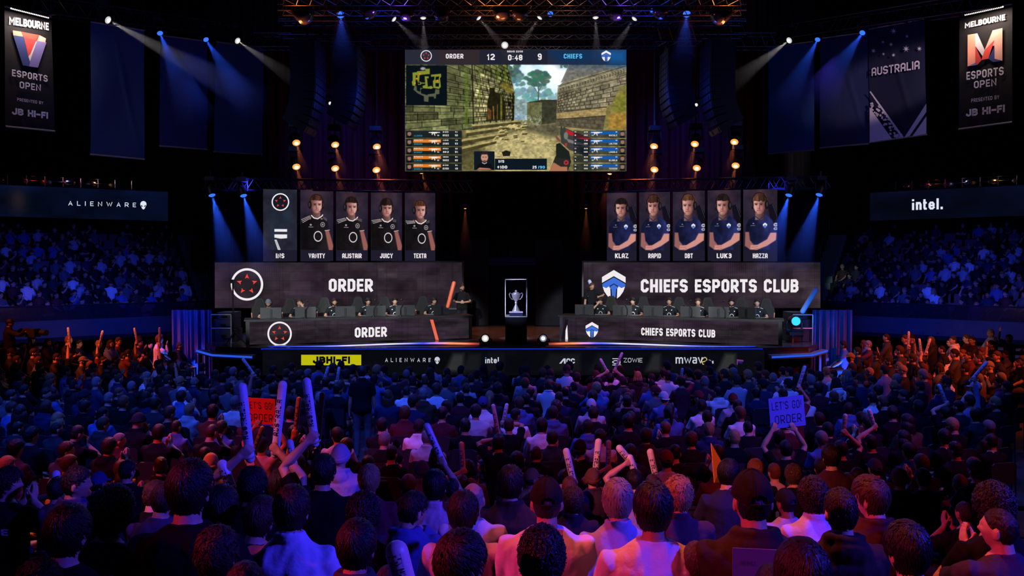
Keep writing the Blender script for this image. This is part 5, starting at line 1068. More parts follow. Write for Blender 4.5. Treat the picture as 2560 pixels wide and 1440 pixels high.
lit(400, 83, dL(400) - .3, 455, 215, dL(400) - 1.2, 'blue', 'blue lamp over the middle blue banner on the V-banner side', 3.6, .08, .62, 620, .16, .8, where='blue lamp over the middle banner')
lit(515, 99, dL(515) - .3, 590, 215, dL(515) - 1.2, 'blue', 'blue lamp over the gap beside the middle blue banner, V-banner side', 3.6, .08, .62, 560, .16, .8, where='blue lamp over the banner gap')
lit(594, 102, dL(594) - .3, 745, 205, dL(600) - 1.5, 'white', 'white lamp at the speaker end of the V-banner truss', 3.4, .05, .36, 330, .14, where='white lamp at the V-banner truss end')
lit(1973, 101, dR(1973) - .3, 1835, 205, dR(1973) - 1.5, 'white', 'white lamp at the speaker end of the star-banner truss', 3.6, .06, .42, 420, .16, where='white lamp at the star-banner truss end')
lit(2044, 99, dR(2044) - .3, 1985, 215, dR(2044) - 1.2, 'blue', 'blue lamp between the two plain banners, star-banner side', 3.6, .08, .62, 560, .16, .8, where='blue lamp between plain banners')
lit(2156, 82, dR(2156) - .3, 2085, 185, dR(2156) - 1.2, 'blue', 'blue lamp just beside the top of the AUSTRALIA banner', 3.4, .08, .6, 560, .15, .8, where='blue lamp beside the AUSTRALIA banner')
for i, (x, y, tx, ty) in enumerate(((985, 48, 1060, 118), (1058, 45, 1062, 140), (1197, 45, 1275, 135), (1349, 44, 1285, 135), (1489, 44, 1492, 130), (1586, 47, 1530, 128))):
    lit(x, y, 24.6, tx, ty, 24.4, 'white', 'white lamp pointing down, %s along the row over the game screen' % ORDN[i], 1.7, .05, .26, 130, .10, .85, group='white lamps over the screen', where='%s white lamp over the screen' % ORDN[i])
lit(1262, 113, 26.8, 1264, 300, 18, 'white', 'bright white lamp hanging at the top middle of the game screen', hz=False, size=1.1)
for x, y, s in ((851, 37, 'V-banner'), (1717, 35, 'star-banner')): lit(x, y, 24.5, x + (10 if x < 1200 else -10), 160, 23, 'blue', 'bright blue lamp over the speaker columns, %s side' % s, 2.6, .12, .5, 420, .12, 1.1, where='blue lamp over the speakers, %s side' % s)
lit(1376, 35, 24.4, 1390, 70, 23, 'blue', 'small blue lamp between two white lamps over the screen', hz=False, size=.8)
lit(1632, 27, 23.6, 1650, 60, 22.5, 'blue', 'small blue lamp tucked beside a big dark lamp housing', hz=False, size=.7)
for x, y, tx, ty, s in ((825, 258, 880, 290, 'V-banner'), (1741, 262, 1690, 285, 'star-banner')): lit(x, y, 26.8, tx, ty, 25.8, 'white', 'small white lamp hanging between the speaker columns, %s side' % s, 1.3, .04, .22, 60, .12, .55, where='lamp between the speakers, %s side' % s)
# amber lamps in two rows each side
for i, (x, y) in enumerate(((741, 357), (838, 362), (942, 367), (741, 417), (838, 421), (941, 425), (1055, 431))):
    r = 'upper row' if i < 3 else ('lower row' if i < 6 else 'under the screen corner')
    lit(x, y, 27.0 if i < 6 else 29.0, x + 16, y + 60, 26.2 if i < 6 else 28.7, 'orange', 'glowing amber lamp, %s, %s outward on the V-banner side' % (r, ('third', 'second', 'first', 'third', 'second', 'first', 'alone')[i]), 1.7, .11, .27, 330, .12, 1.25 if i < 6 else .9, group='amber lamps', where='amber lamp %s of the V-banner side' % ORDN[i])
for i, (x, y) in enumerate(((1635, 366), (1737, 360), (1836, 355), (1636, 424), (1742, 420), (1839, 414), (1524, 434))):
    r = 'upper row' if i < 3 else ('lower row' if i < 6 else 'under the screen corner')
    lit(x, y, 27.0 if i < 6 else 29.0, x - 12, y + 60, 26.2 if i < 6 else 28.7, 'orange', 'glowing amber lamp, %s, %s outward on the star-banner side' % (r, ('first', 'second', 'third', 'first', 'second', 'third', 'alone')[i]), 1.7, .11, .27, 330, .12, 1.25 if i < 6 else .8, group='amber lamps', where='amber lamp %s of the star-banner side' % ORDN[i])
for xs, s in (((741, 838, 942), 'V-banner'), ((1636, 1738, 1837), 'star-banner')):
    for i, x in enumerate(xs):
        p = at(x, 335, 27.35); g = G(); g.tube([(p.x, 27.35, 17.74), (p.x, 27.35, at(x, 450, 27.35).z)], .025, 6); tag(g.build('lamp_pipe', BLK), 'thin black pipe holding two amber lamps, %s from the outside, %s side' % (ORDN[i if xs[0] < 1000 else 2 - i], s), 'pipe', 'lamp pipes')
for x, y, tx, ty, s, q in ((530, 488, 572, 640, 'ORDER', 'outer'), (609, 489, 650, 640, 'ORDER', 'inner'), (2048, 487, 2000, 640, 'CHIEFS', 'outer'), (1972, 488, 1930, 640, 'CHIEFS', 'inner')):
    lit(x, y, 25.2, tx, ty, 24.6, 'blue', 'bright blue lamp, %s one of two under the %s end of the truss' % (q, s), 3.0, .07, .6, 1100, .16, 1.0, group='blue lamps under the team trusses', where='%s blue lamp at the %s truss end' % (q, s))
for x, s in ((1163, 'ORDER'), (1465, 'CHIEFS')): lit(x, 521, 27.2, x, 660, 27.0, 'orange', 'tiny amber lamp beside the inner end of the %s portrait screens' % s, 1.7, .03, .3, 90, .12, .45, where='tiny amber lamp beside the %s screens' % s)
# big dark housings hung at the very top
RIM = mat('housing_shine', (.035, .03, .03), .22, .8, bump=.2, bscale=6)
for i, (x, y, tx, ty, sz, w) in enumerate(((765, 18, 800, 60, 1.9, 'beside the V-side blue lamp'), (925, 8, 950, 60, 1.7, 'next inward from the V-side blue lamp'), (1015, 16, 1005, 60, 1.4, 'over the screen corner below the V side'), (1105, 20, 1108, 70, 1.5, 'second over the game screen'), (1255, 12, 1262, 60, 1.8, 'third over the game screen'), (1300, 14, 1298, 60, 1.7, 'fourth over the game screen'), (1540, 14, 1538, 62, 1.5, 'over the screen corner below the star side'), (1650, 8, 1640, 56, 1.7, 'next inward from the star-side blue lamp'), (1795, 18, 1760, 52, 1.9, 'beside the star-side blue lamp'))):
    lamp(at(x, y + 26, 23.0), at(tx, ty + 30, 22.6), 'off', 'big unlit shiny black lamp housing, ' + w, sz, 'big dark lamp housings', True, RIM)
d = bpy.data.lights.new('rig_fill', 'POINT'); o = bpy.data.objects.new('rig_fill', d); COL.objects.link(o); d.energy = 60; d.color = (1, .22, .06); o.location = (0, 24, 9.6); d.shadow_soft_size = .3  # unseen point fills, orange and blue, added to bring out the rig
for s in (-1, 1): d = bpy.data.lights.new('rig_fill', 'POINT'); o = bpy.data.objects.new('rig_fill', d); COL.objects.link(o); d.energy = 110; d.color = (.03, .08, 1); o.location = (s * 4.5, 25.6, 9.0); d.shadow_soft_size = .3
for s in (-1, 1): spot((s * 4.2, 26.3, 8.2), (s * 4.6, 26.0, 6.2), (1, .18, .04), 160, 110, 1, .1)
for x, c_, e in ((-6.2, (1, .2, .05), 200), (6.2, (1, .2, .05), 200), (-3.2, (.3, .10, 1), 120), (3.2, (.3, .10, 1), 120), (-.6, (1, .22, .05), 220), (1.6, (1, .4, .2), 90)):      # unseen fills added to light roof trusses and housings from below
    spot((x, 23.2, 10.3), (x * .97, 23.0, 12), c_, e, 150, .8, .15, 'rig_under_fill')
# the two lamps standing on the deck and the cyan one at the desk end
for x, s, k in ((1213, 'ORDER', 'white'), (1358, 'CHIEFS', 'pale')):
    p = at(x, 846, 21.45); lamp(p, p + V((.02 if x < 1280 else -.1, -1, .12)), k, 'lamp standing on the stage deck between trophy and %s desk, facing the crowd' % s, 0.9, 'deck lamps', True, BLK, -1, .175)
p = at(1990, 803, 21.9); q = lamp(p, p + V((-.1, -1, .05)), 'cyan', 'large round lamp glowing cyan at the outer end of the CHIEFS desk', 1.15, None, True, BLK, -1, .3)
d = bpy.data.lights.new('cyan_glow', 'POINT'); o = bpy.data.objects.new('cyan_glow', d); COL.objects.link(o); d.energy = 45; d.color = (.02, .25, 1); o.location = p + V((0, -.4, .1)); d.shadow_soft_size = .15
# ------------------------------------------------------------------ people
def gs(x): return np.exp(-x * x)
def head_surf(d):
    """points of a head for unit directions d (N,3); centre of the skull at the origin, facing +Y"""
    x, y, z = d[:, 0], d[:, 1], d[:, 2]; px, py, pz = x * .076, y * .097, z * .118
    t = np.clip(-z, 0, 1); px = px * (1 - .30 * t ** 1.6); py = np.where(y < 0, py * (1 - .35 * t ** 1.2), py * (1 - .06 * t))
    px = px * (1 + .05 * np.clip(z, 0, 1) * np.clip(-y, 0, 1)); f = np.clip(y * 2.2 - .4, 0, 1)
    py = py - f * .006
    py = py + f * (gs(px / .012) * gs((pz + .014) / .016) * .024 + gs(px / .008) * gs((pz - .012) / .022) * .010 + gs((pz - .030) / .010) * gs(px / .042) * .005
        - (gs((px - .031) / .014) + gs((px + .031) / .014)) * gs((pz - .013) / .012) * .009 + gs(px / .022) * (gs((pz + .047) / .006) + gs((pz + .060) / .006)) * .005
        + gs(px / .020) * gs((pz + .088) / .016) * .009 + (gs((px - .040) / .018) + gs((px + .040) / .018)) * gs((pz + .012) / .018) * .004)
    return np.stack([px, py, pz], 1)
def sph_dirs(n, k):
    th = np.linspace(0, np.pi, k + 1)[:, None]; a = np.linspace(0, 2 * np.pi, n, endpoint=False)[None]
    d = np.stack([np.sin(th) * np.cos(a), np.sin(th) * np.sin(a), np.cos(th) * np.ones_like(a)], -1).reshape(-1, 3)
    i = np.arange(k)[:, None] * n; j = np.arange(n)[None]; q = np.stack([i + j, i + n + j, i + n + (j + 1) % n, i + (j + 1) % n], -1).reshape(-1, 4)
    return d, q
def add_np(g, co, q): g.add([tuple(x) for x in co], [tuple(int(i) for i in f) for f in q])
def ring_loft(g, rings, n=20, ex=2.5):
    """rings: (z, half width, half depth, y) -> closed trunk of rounded sections"""
    o = len(g.v)
    for z, w, dd, y in rings:
        for j in range(n):
            a = 2 * math.pi * j / n; c, s = math.cos(a), math.sin(a); k = (abs(c) ** ex + abs(s) ** ex) ** (-1 / ex); g.v.append((w * c * k, y + dd * s * k, z))
    m = len(rings)
    for i in range(m - 1):
        for j in range(n): a, b = o + i * n + j, o + i * n + (j + 1) % n; g.f.append((a, b, b + n, a + n))
    g.f.append(tuple(o + j for j in reversed(range(n)))); g.f.append(tuple(o + (m - 1) * n + j for j in range(n)))
def remesh(g, voxel, name, m, it=2, fac=.5):
    me = g.mesh('tmp'); o = bpy.data.objects.new('tmp', me); COL.objects.link(o)
    r = o.modifiers.new('r', 'REMESH'); r.mode = 'VOXEL'; r.voxel_size = voxel; r.use_smooth_shade = True
    if it: s = o.modifiers.new('s', 'SMOOTH'); s.factor = fac; s.iterations = it
    dg = bpy.context.evaluated_depsgraph_get(); out = bpy.data.meshes.new_from_object(o.evaluated_get(dg)); out.name = name
    bpy.data.objects.remove(o); bpy.data.meshes.remove(me); out.materials.clear(); out.materials.append(m)
    out.polygons.foreach_set('use_smooth', [True] * len(out.polygons)); return out
UP = V((0, 0, 1))
def ik(S, W, pole, a=.285, b=.258):
    S, W = V(S), V(W); d = W - S; L = max(.12, min(d.length, (a + b) * .997)); u = d.normalized()
    x = (a * a - b * b + L * L) / (2 * L); h = math.sqrt(max(0, a * a - x * x)); p = V(pole); p = p - u * p.dot(u); p = p.normalized() if p.length > 1e-5 else u.orthogonal().normalized()
    return S + u * x + p * h, S + u * L
def hand(g, W, f, n, mode, sd, lod):
    """palm and five fingers from the wrist W along f; n the way the palm looks; sd +1 for the right hand"""
    f = V(f).normalized(); n = V(n); n = (n - f * n.dot(f)).normalized(); s = f.cross(n) * sd      # s points to the thumb side
    rr = {'hi': .0092, 'mid': .0115, 'raw': .012}[lod]; k = 8 if lod != 'raw' else 5
    m = Matrix((s, f, n)).transposed()
    if lod == 'raw': g.sphere(W + f * .07, (.04, .085, .018), 8, 5, m); g.capsule(W + f * .03 + s * .03, W + f * .075 + s * .065, .013, .01, 5, 1); return
    for q in (-.027, -.009, .009, .027): g.capsule(W + f * .01 + s * q * .55, W + f * .085 + s * q, .017, .0145, k, 2)
    ang = {'open': (6, 9, 8), 'relax': (26, 32, 24), 'grip': (52, 68, 52), 'point': (4, 6, 4)}[mode]
    for i, (q, L) in enumerate(((.031, .072), (.0105, .080), (-.010, .075), (-.030, .060))):
        b = W + f * .086 + s * q; d = f + s * q * (2.5 if mode == 'open' else .6); d.normalize(); A = ang if not (mode == 'point' and i > 0) else (70, 80, 60); a = 0; r = rr
        for L2, dg in ((.44, A[0]), (.31, A[1]), (.25, A[2])):
            a += R(dg); e = (d * math.cos(a) + n * math.sin(a)); p = b + e * L * L2; g.capsule(b, p, r, r * .92, k, 2); b = p; r *= .92
    b = W + f * .028 + s * .03; d1 = (f * .62 + s * .72 + n * (.25 if mode != 'grip' else .6)).normalized(); p = b + d1 * .05; g.capsule(b, p, rr * 1.5, rr * 1.15, k, 2)
    d2 = (d1 * .75 + f * .4 + n * (.9 if mode == 'grip' else .15) - s * (.5 if mode == 'grip' else 0)).normalized(); g.capsule(p, p + d2 * .034, rr * 1.12, rr, k, 2)
KITS = {}
class Kit: pass
def head_matrix(yaw, pitch, roll, dz, lean=0): return Matrix.Translation((0, .0 + lean, 1.096 + dz)) @ Euler((R(-pitch), R(roll), R(yaw)), 'ZXY'.replace('ZXY', 'XYZ')).to_matrix().to_4x4() @ Matrix.Translation((0, .022, .118))
def kit(key, lod, hands=('lap', 'lap'), head=(0, 0, 0), stand=False, wide=1.0, lean=.0, legs=True):
    """a body in one pose and lists of the shapes its clothes are grown from; hands: a word or a wrist position with a grip"""
    kk = (key, lod)
    if kk in KITS: return KITS[kk]
    K = Kit(); K.lod = lod; dz = .43 if stand else 0.0; K.head = head_matrix(*head, dz, lean); K.lean = lean; K.dz = dz; K.wide = wide
    hz = .52 + dz; sh = lambda z: lean * max(0, z - hz) / .58
    rings = [(.44, .15, .11, -.02), (.52, .172, .125, -.01), (.62, .158, .112, 0), (.74, .162, .105, 0), (.87, .182, .112, -.006), (.96, .190, .106, -.012), (1.015, .172, .084, -.014), (1.05, .122, .070, -.014), (1.085, .078, .062, -.008)]
    K.rings = [(z + dz, w * wide, d_, y + sh(z + dz)) for z, w, d_, y in rings]
    arms = []
    for sd, h in ((-1, hands[0]), (1, hands[1])):
        up = not isinstance(h, str) and h[0][2] > 1.1 + dz
        if isinstance(h, str):
            tgt, mode, pole, fd, n = {'lap': ((sd * .13, .33, .60 + dz), 'relax', (sd * .8, -.4, -.5), (-sd * .3, 1, -.2), (0, 0, -1)), 'clap': ((sd * .035, .30, 1.0 + dz), 'open', (sd * 1, -.2, -.8), (-sd * .15, .5, .9), (-sd, 0, .1)), 'desk': ((sd * .17, .42, .74 + dz), 'relax', (sd, -.3, -.6), (-sd * .1, 1, -.05), (0, 0, -1)), 'cross': ((-sd * .06, .24, .80 + dz), 'relax', (sd, -.2, -.6), (-sd, .25, 0), (0, -1, 0)), 'hang': ((sd * .25, .03, .44 + dz), 'relax', (sd * .3, -1, 0), (0, .1, -1), (-sd, 0, 0)), 'chin': ((sd * .06, .20, 1.04 + dz), 'relax', (sd, .3, -1), (-sd * .4, .2, 1), (0, -1, 0)), 'face': ((sd * .10, .22, 1.1 + dz), 'relax', (sd, .5, -1), (-sd * .5, -.3, 1), (-sd * .3, -1, .2)), 'waist': ((sd * .07, .22, .72 + dz), 'relax', (sd, -.4, -.3), (-sd, .3, -.1), (0, -1, 0))}[h]
            if h == 'lap' and stand: tgt = (sd * .08, .24, .72 + dz)
        else:
            tgt, mode = h[0], h[1]; pole = (sd * 1.0, .15, -.35); fd = None; n = (h[2] if len(h) > 2 else (0, 1, 0)); n = V(n)
        S = V((sd * (.176 if up else .183) * wide, -.012 + sh(1.0 + dz), (1.015 if up else .985) + dz))
        E, W = ik(S, tgt, pole)
        n = V(n); f = V(fd).normalized() if fd else ((W - E).normalized() if mode != 'grip' else V(h[3]) if len(h) > 3 else (W - E).normalized())
        arms.append((S, E, W, f, n, mode, sd))
    K.arms = arms
    if stand: K.legs = [[(sd * .09, -.01, .95), (sd * .105, .02, .50), (sd * .11, -.02, .09)] for sd in (-1, 1)]
    else: K.legs = [[(sd * .10, .0, .52), (sd * .13, .42, .50), (sd * .13, .40, .09)] for sd in (-1, 1)]
    g = G(); nn = {'hi': 18, 'mid': 14, 'raw': 9}[lod]; n2 = {'hi': 12, 'mid': 10, 'raw': 7}[lod]
    ring_loft(g, K.rings, nn + 4 if lod != 'raw' else 12)
    hm = K.head; nb = hm @ V((0, -.014, -.055)); g.tube([(0, -.012 + sh(1.0 + dz), 1.0 + dz), (0, -.008 + sh(1.08 + dz), 1.08 + dz), nb, hm @ V((0, -.012, -.02))], [.07, .058, .054, .05], nn)
    for S, E, W, f, n, mode, sd in arms:
        c0 = V((sd * .12, S.y, S.z - .02)); g.tube([c0, S, S + (E - S) * .45, E, E + (W - E) * .3, W - (W - E) * .08, W + f * .015], [.058, .056, .047, .038, .042, .029, .026], n2); hand(g, W, f, n, mode, sd, lod)
    if legs:
        for L in K.legs:
            h, kn, an = [V(p) for p in L]; g.tube([h, h + (kn - h) * .4, kn, kn + (an - kn) * .3, an], [.088, .080, .058, .056, .038], n2)
            g.tube([an + V((0, -.05, -.045)), an + V((0, .03, -.045)), an + V((0, .15, -.06)), an + V((0, .19, -.065))], [.038, .042, .036, .02], 8)
    d, q = sph_dirs({'hi': 60, 'mid': 44, 'raw': 18}[lod], {'hi': 44, 'mid': 34, 'raw': 14}[lod]); co = head_surf(d); M3 = np.array(hm.to_3x3()); co = co @ M3.T + np.array(hm.translation); add_np(g, co, q)
    for sd in (-1, 1):
        m = hm.to_3x3() @ Euler((R(-12), 0, R(sd * 22))).to_matrix(); g.sphere(hm @ V((sd * .079, -.008, -.008)), (.011, .021, .034), 10, 7, m)
        if lod != 'raw': g.sphere(hm @ V((sd * .077, -.004, -.03)), (.009, .012, .014), 8, 5, m)
    K.g = g; K.body = None if lod == 'raw' else remesh(g, {'hi': .0085, 'mid': .0135}[lod], 'body', SKIN, 1 if lod == 'hi' else 1, .35)
    K.cl = {}; KITS[kk] = K; return K
def sleeve(K, g, frac, ex, n=12):
    for S, E, W, f, nn, mode, sd in K.arms:
        c0 = V((sd * .10, S.y, S.z - .02)); p = [c0, S + V((0, 0, .004))]; r = [.066 + ex, .061 + ex]
        if frac <= 1: p += [S + (E - S) * .5, S + (E - S) * frac]; r += [.056 + ex, .052 + ex * 1.6]
        else: p += [S + (E - S) * .5, E, E + (W - E) * .4, E + (W - E) * (frac - 1)]; r += [.054 + ex, .048 + ex, .045 + ex, .036 + ex]
        g.tube(p, r, n)
def shirt_g(K, kind):
    lod = K.lod; n = {'hi': 26, 'mid': 20, 'raw': 12}[lod]; ns = {'hi': 14, 'mid': 11, 'raw': 7}[lod]; g = G(); th = {'tee': .013, 'polo': .013, 'shirt': .015, 'long': .014, 'hoodie': .026, 'jacket': .022}[kind]
    rr = []
    for i, (z, w, d_, y) in enumerate(K.rings):
        k = 1.0 if i < 6 else (.7 if i < 8 else .25)
        rr.append((z + (.004 if i > 5 else 0), w + th * k + (.012 if i < 3 else 0), d_ + th * k + (.012 if i < 4 else 0), y))
    if kind in ('hoodie', 'jacket'): rr[-1] = (rr[-1][0] + .02, .082, .076, rr[-1][3] - .004)
    ring_loft(g, rr, n, 2.4); sleeve(K, g, {'tee': .72, 'polo': .75, 'shirt': 1.93, 'long': 1.93, 'hoodie': 1.9, 'jacket': 1.9}[kind], th * .75, ns)
    y0 = K.rings[-1][3]; z0 = K.rings[-1][0]
    if kind in ('tee', 'long') and lod != 'raw':
        g.tube([(.071 * math.cos(a), y0 + .066 * math.sin(a), z0 - .004 - .016 * math.sin(a)) for a in [i * math.pi / 10 for i in range(21)]], .0085, 6, False)
    if kind in ('polo', 'shirt'):
        for h in (0, 1): g.tube([(.070 * math.cos(a) * (1 - .04 * h), y0 - .002 + .066 * math.sin(a), z0 + .004 + .022 * h - .012 * math.sin(a)) for a in [i * math.pi / 10 for i in range(21)]], .0135, 6, False)
    if kind == 'hoodie':
        g.sphere((0, y0 - .085, z0 - .045), (.115, .058, .075), 14, 9); g.tube([(.088 * math.cos(a), y0 - .01 + .085 * math.sin(a), z0 + .008 - .02 * math.sin(a)) for a in [i * math.pi / 8 for i in range(17)]], .027, 8, False)
    if kind == 'jacket': g.tube([(.080 * math.cos(a), y0 + .074 * math.sin(a), z0 + .018 - .012 * math.sin(a)) for a in [i * math.pi / 8 for i in range(17)]], .02, 7, False)
    return g
def wrinkle(me, amp, sd):
    n = len(me.vertices); co = np.empty(n * 3, np.float32); no = np.empty(n * 3, np.float32); me.vertices.foreach_get('co', co); me.vertex_normals.foreach_get('vector', no); co = co.reshape(-1, 3); no = no.reshape(-1, 3)
    w = np.array([noise.noise((x * 9 + sd, y * 9, z * 5 + x * 4)) + .6 * noise.noise((x * 22 + sd, y * 22, z * 12 - x * 10)) for x, y, z in co.tolist()]); co += no * (w * amp)[:, None]; me.vertices.foreach_set('co', co.ravel()); me.update()
def shirt(K, kind):
    if kind not in K.cl: K.cl[kind] = remesh(shirt_g(K, kind), .011 if K.lod == 'hi' else .017, kind, CLOTH, 3); wrinkle(K.cl[kind], .010 if K.lod == 'hi' else .008, len(KITS))
    return K.cl[kind]
def trousers_g(K):
    g = G(); n = 10 if K.lod != 'raw' else 7
    rr = [(z, w + .012, d_ + .012, y) for z, w, d_, y in K.rings[:3]]; ring_loft(g, rr, 18 if K.lod != 'raw' else 10)
    for L in K.legs:
        h, kn, an = [V(p) for p in L]; g.tube([h + V((0, -.02, 0)), h, h + (kn - h) * .4, kn, kn + (an - kn) * .5, an], [.09, .1, .092, .072, .066, .06], n)
        g.tube([an + V((0, -.065, -.045)), an + V((0, .03, -.04)), an + V((0, .15, -.055)), an + V((0, .205, -.062))], [.042, .052, .042, .024], 8)
    return g
def trousers(K):
    if 'tr' not in K.cl: K.cl['tr'] = remesh(trousers_g(K), .02, 'trousers', CLOTH, 2)
    return K.cl['tr']
# hair: a mask on the skull (>0 where hair grows), a thickness and, close up, combed locks
def hair_mask(d, kind):
    p = head_surf(d); x, y, z = p[:, 0], p[:, 1], p[:, 2]; t = np.clip((y + .09) / .18, 0, 1)        # 0 back .. 1 front
    low = np.interp(t, [0, .30, .45, .62, .75, .9, 1], [-.100, -.084, -.01, .012, .035, .062, .07])
    if kind in ('bob', 'long', 'pony'): low = np.interp(t, [0, .30, .5, .62, .75, .9, 1], [-.1, -.1, -.09, -.06, .035, .062, .07])
    if kind in ('thin',): low = np.interp(t, [0, .4, .6, .7, 1], [-.07, -.02, .01, .2, .2]); low = np.where((z > .06) & (np.abs(x) < .05), .2, low)
    return (z - low) * 30
def hair_th(d, kind):
    z, y, x = d[:, 2], d[:, 1], d[:, 0]; up = np.clip(z * 1.2 + .2, 0, 1)
    return {'short': .009 + .015 * up, 'fade': .005 + .013 * np.clip(z * 2 - .4, 0, 1), 'buzz': .0035 + 0 * z, 'curly': .014 + .016 * up, 'quiff': .004 + .016 * up + .02 * np.clip(y, 0, 1) * up, 'messy': .010 + .016 * up, 'bob': .016 + .008 * up, 'long': .016 + .006 * up, 'pony': .008 + .004 * up, 'thin': .004 + 0 * z}[kind]
HAIRS = {}
def hair(kind, lod):
    if (kind, lod) in HAIRS: return HAIRS[(kind, lod)]
    rs = np.random.RandomState(sum(map(ord, kind))); d, q = sph_dirs(*{'hi': (84, 60), 'mid': (44, 32), 'raw': (20, 14)}[lod]); m = hair_mask(d, kind); p = head_surf(d); t = hair_th(d, kind)
    nz = np.array([noise.noise(tuple(v * (9 if kind in ('curly', 'messy') else 6))) for v in d]) * (.010 if kind in ('curly', 'messy') else .004); sm = np.clip(m / .45, 0, 1); sm = sm * sm * (3 - 2 * sm)
    r = np.where(m > -.05, t * sm + nz * sm - .004 * (1 - sm), -.006); co = p + d * r[:, None]
    if kind in ('bob', 'long', 'pony'): drop = np.clip(-d[:, 2] - .2, 0, 1) * (d[:, 1] < .3); co[:, 2] -= drop * .05 * (m > 0)
    keep = (m[q] > 0).any(1); g = G(); q = q[keep]; used = np.unique(q); mp = np.full(len(d), -1); mp[used] = np.arange(len(used)); add_np(g, co[used], mp[q])
    if kind == 'long':
        for a in np.linspace(-2.0, 2.0, 17 if lod != 'raw' else 7): x, y = .085 * math.sin(a), -.075 * math.cos(a); g.tube([(x * .9, y * .9 - .01, .02), (x * 1.08, y * 1.1 - .012, -.06), (x * 1.15, y * 1.15 - .022, -.16), (x * 1.0, y * 1.1 - .03, -.27)], [.024, .026, .024, .006], 8 if lod != 'raw' else 5)
    if kind == 'pony': g.tube([(0, -.095, .04), (0, -.135, .035), (0, -.155, -.04), (0, -.145, -.14), (0, -.135, -.21)], [.02, .03, .034, .026, .004], 10)
    if lod == 'hi':                               # combed locks
        n = {'buzz': 0, 'thin': 0, 'fade': 700}.get(kind, 1000); L = {'short': .040, 'fade': .022, 'curly': .05, 'quiff': .05, 'messy': .055, 'bob': .08, 'long': .08, 'pony': .07}.get(kind, .03)
        if n:
            u = rs.randn(n * 4, 3); u /= np.linalg.norm(u, axis=1)[:, None]; u = u[hair_mask(u, kind) > .12][:n]; n = len(u); crown = np.array([.12, -.45, .88]); crown /= np.linalg.norm(crown); S = 6; P = []; sw = rs.randn(n) * .18 + .45; rnd = rs.randn(n, 3); ph = rs.rand(n) * 6.3; lift = np.abs(rs.randn(n)) * (.0035 if kind != 'messy' else .008) * (1.6 if kind == 'curly' else 1)
            for s in range(S):
                f = u - crown; f -= u * (f * u).sum(1)[:, None]; f /= np.linalg.norm(f, axis=1)[:, None] + 1e-6; c = np.cross(u, f); f = f + c * sw[:, None]
                if kind in ('curly', 'messy'): f = f * .8 + rnd * .7 - u * (rnd * u).sum(1)[:, None]
                if kind == 'quiff': f = f + np.array([0, 1.2, 0]) * (u[:, 2] > .3)[:, None]; f -= u * (f * u).sum(1)[:, None]
                f /= np.linalg.norm(f, axis=1)[:, None] + 1e-6; base = head_surf(u); th = hair_th(u, kind); h = th + .0015 + lift * (s / (S - 1)) ** 1.5
                if kind == 'curly': h = h + .006 * np.sin(ph + s * 1.7)
                P.append(base + u * h[:, None]); u = u + f * (L / S / .1); u /= np.linalg.norm(u, axis=1)[:, None]
            P = np.stack(P, 1); T = np.gradient(P, axis=1); T /= np.linalg.norm(T, axis=2)[..., None] + 1e-9; nr = P / np.linalg.norm(P, axis=2)[..., None]; sd = np.cross(T, nr); sd /= np.linalg.norm(sd, axis=2)[..., None] + 1e-9
            w = (.0042 * np.array([.6, 1, 1, .9, .6, .12]))[None, :, None] * (.7 + .6 * rs.rand(n))[:, None, None]; V3 = np.stack([P + sd * w, P + nr * w * .7, P - sd * w], 2).reshape(-1, 3); F = []
            i0 = np.arange(n)[:, None, None] * S * 3 + np.arange(S - 1)[None, :, None] * 3
            for a, b in ((0, 1), (1, 2)): F.append(np.stack([i0 + a, i0 + b, i0 + b + 3, i0 + a + 3], -1).reshape(-1, 4))
            add_np(g, V3, np.concatenate(F))
    me = g.mesh('hair', HAIR, True); HAIRS[(kind, lod)] = me; return me
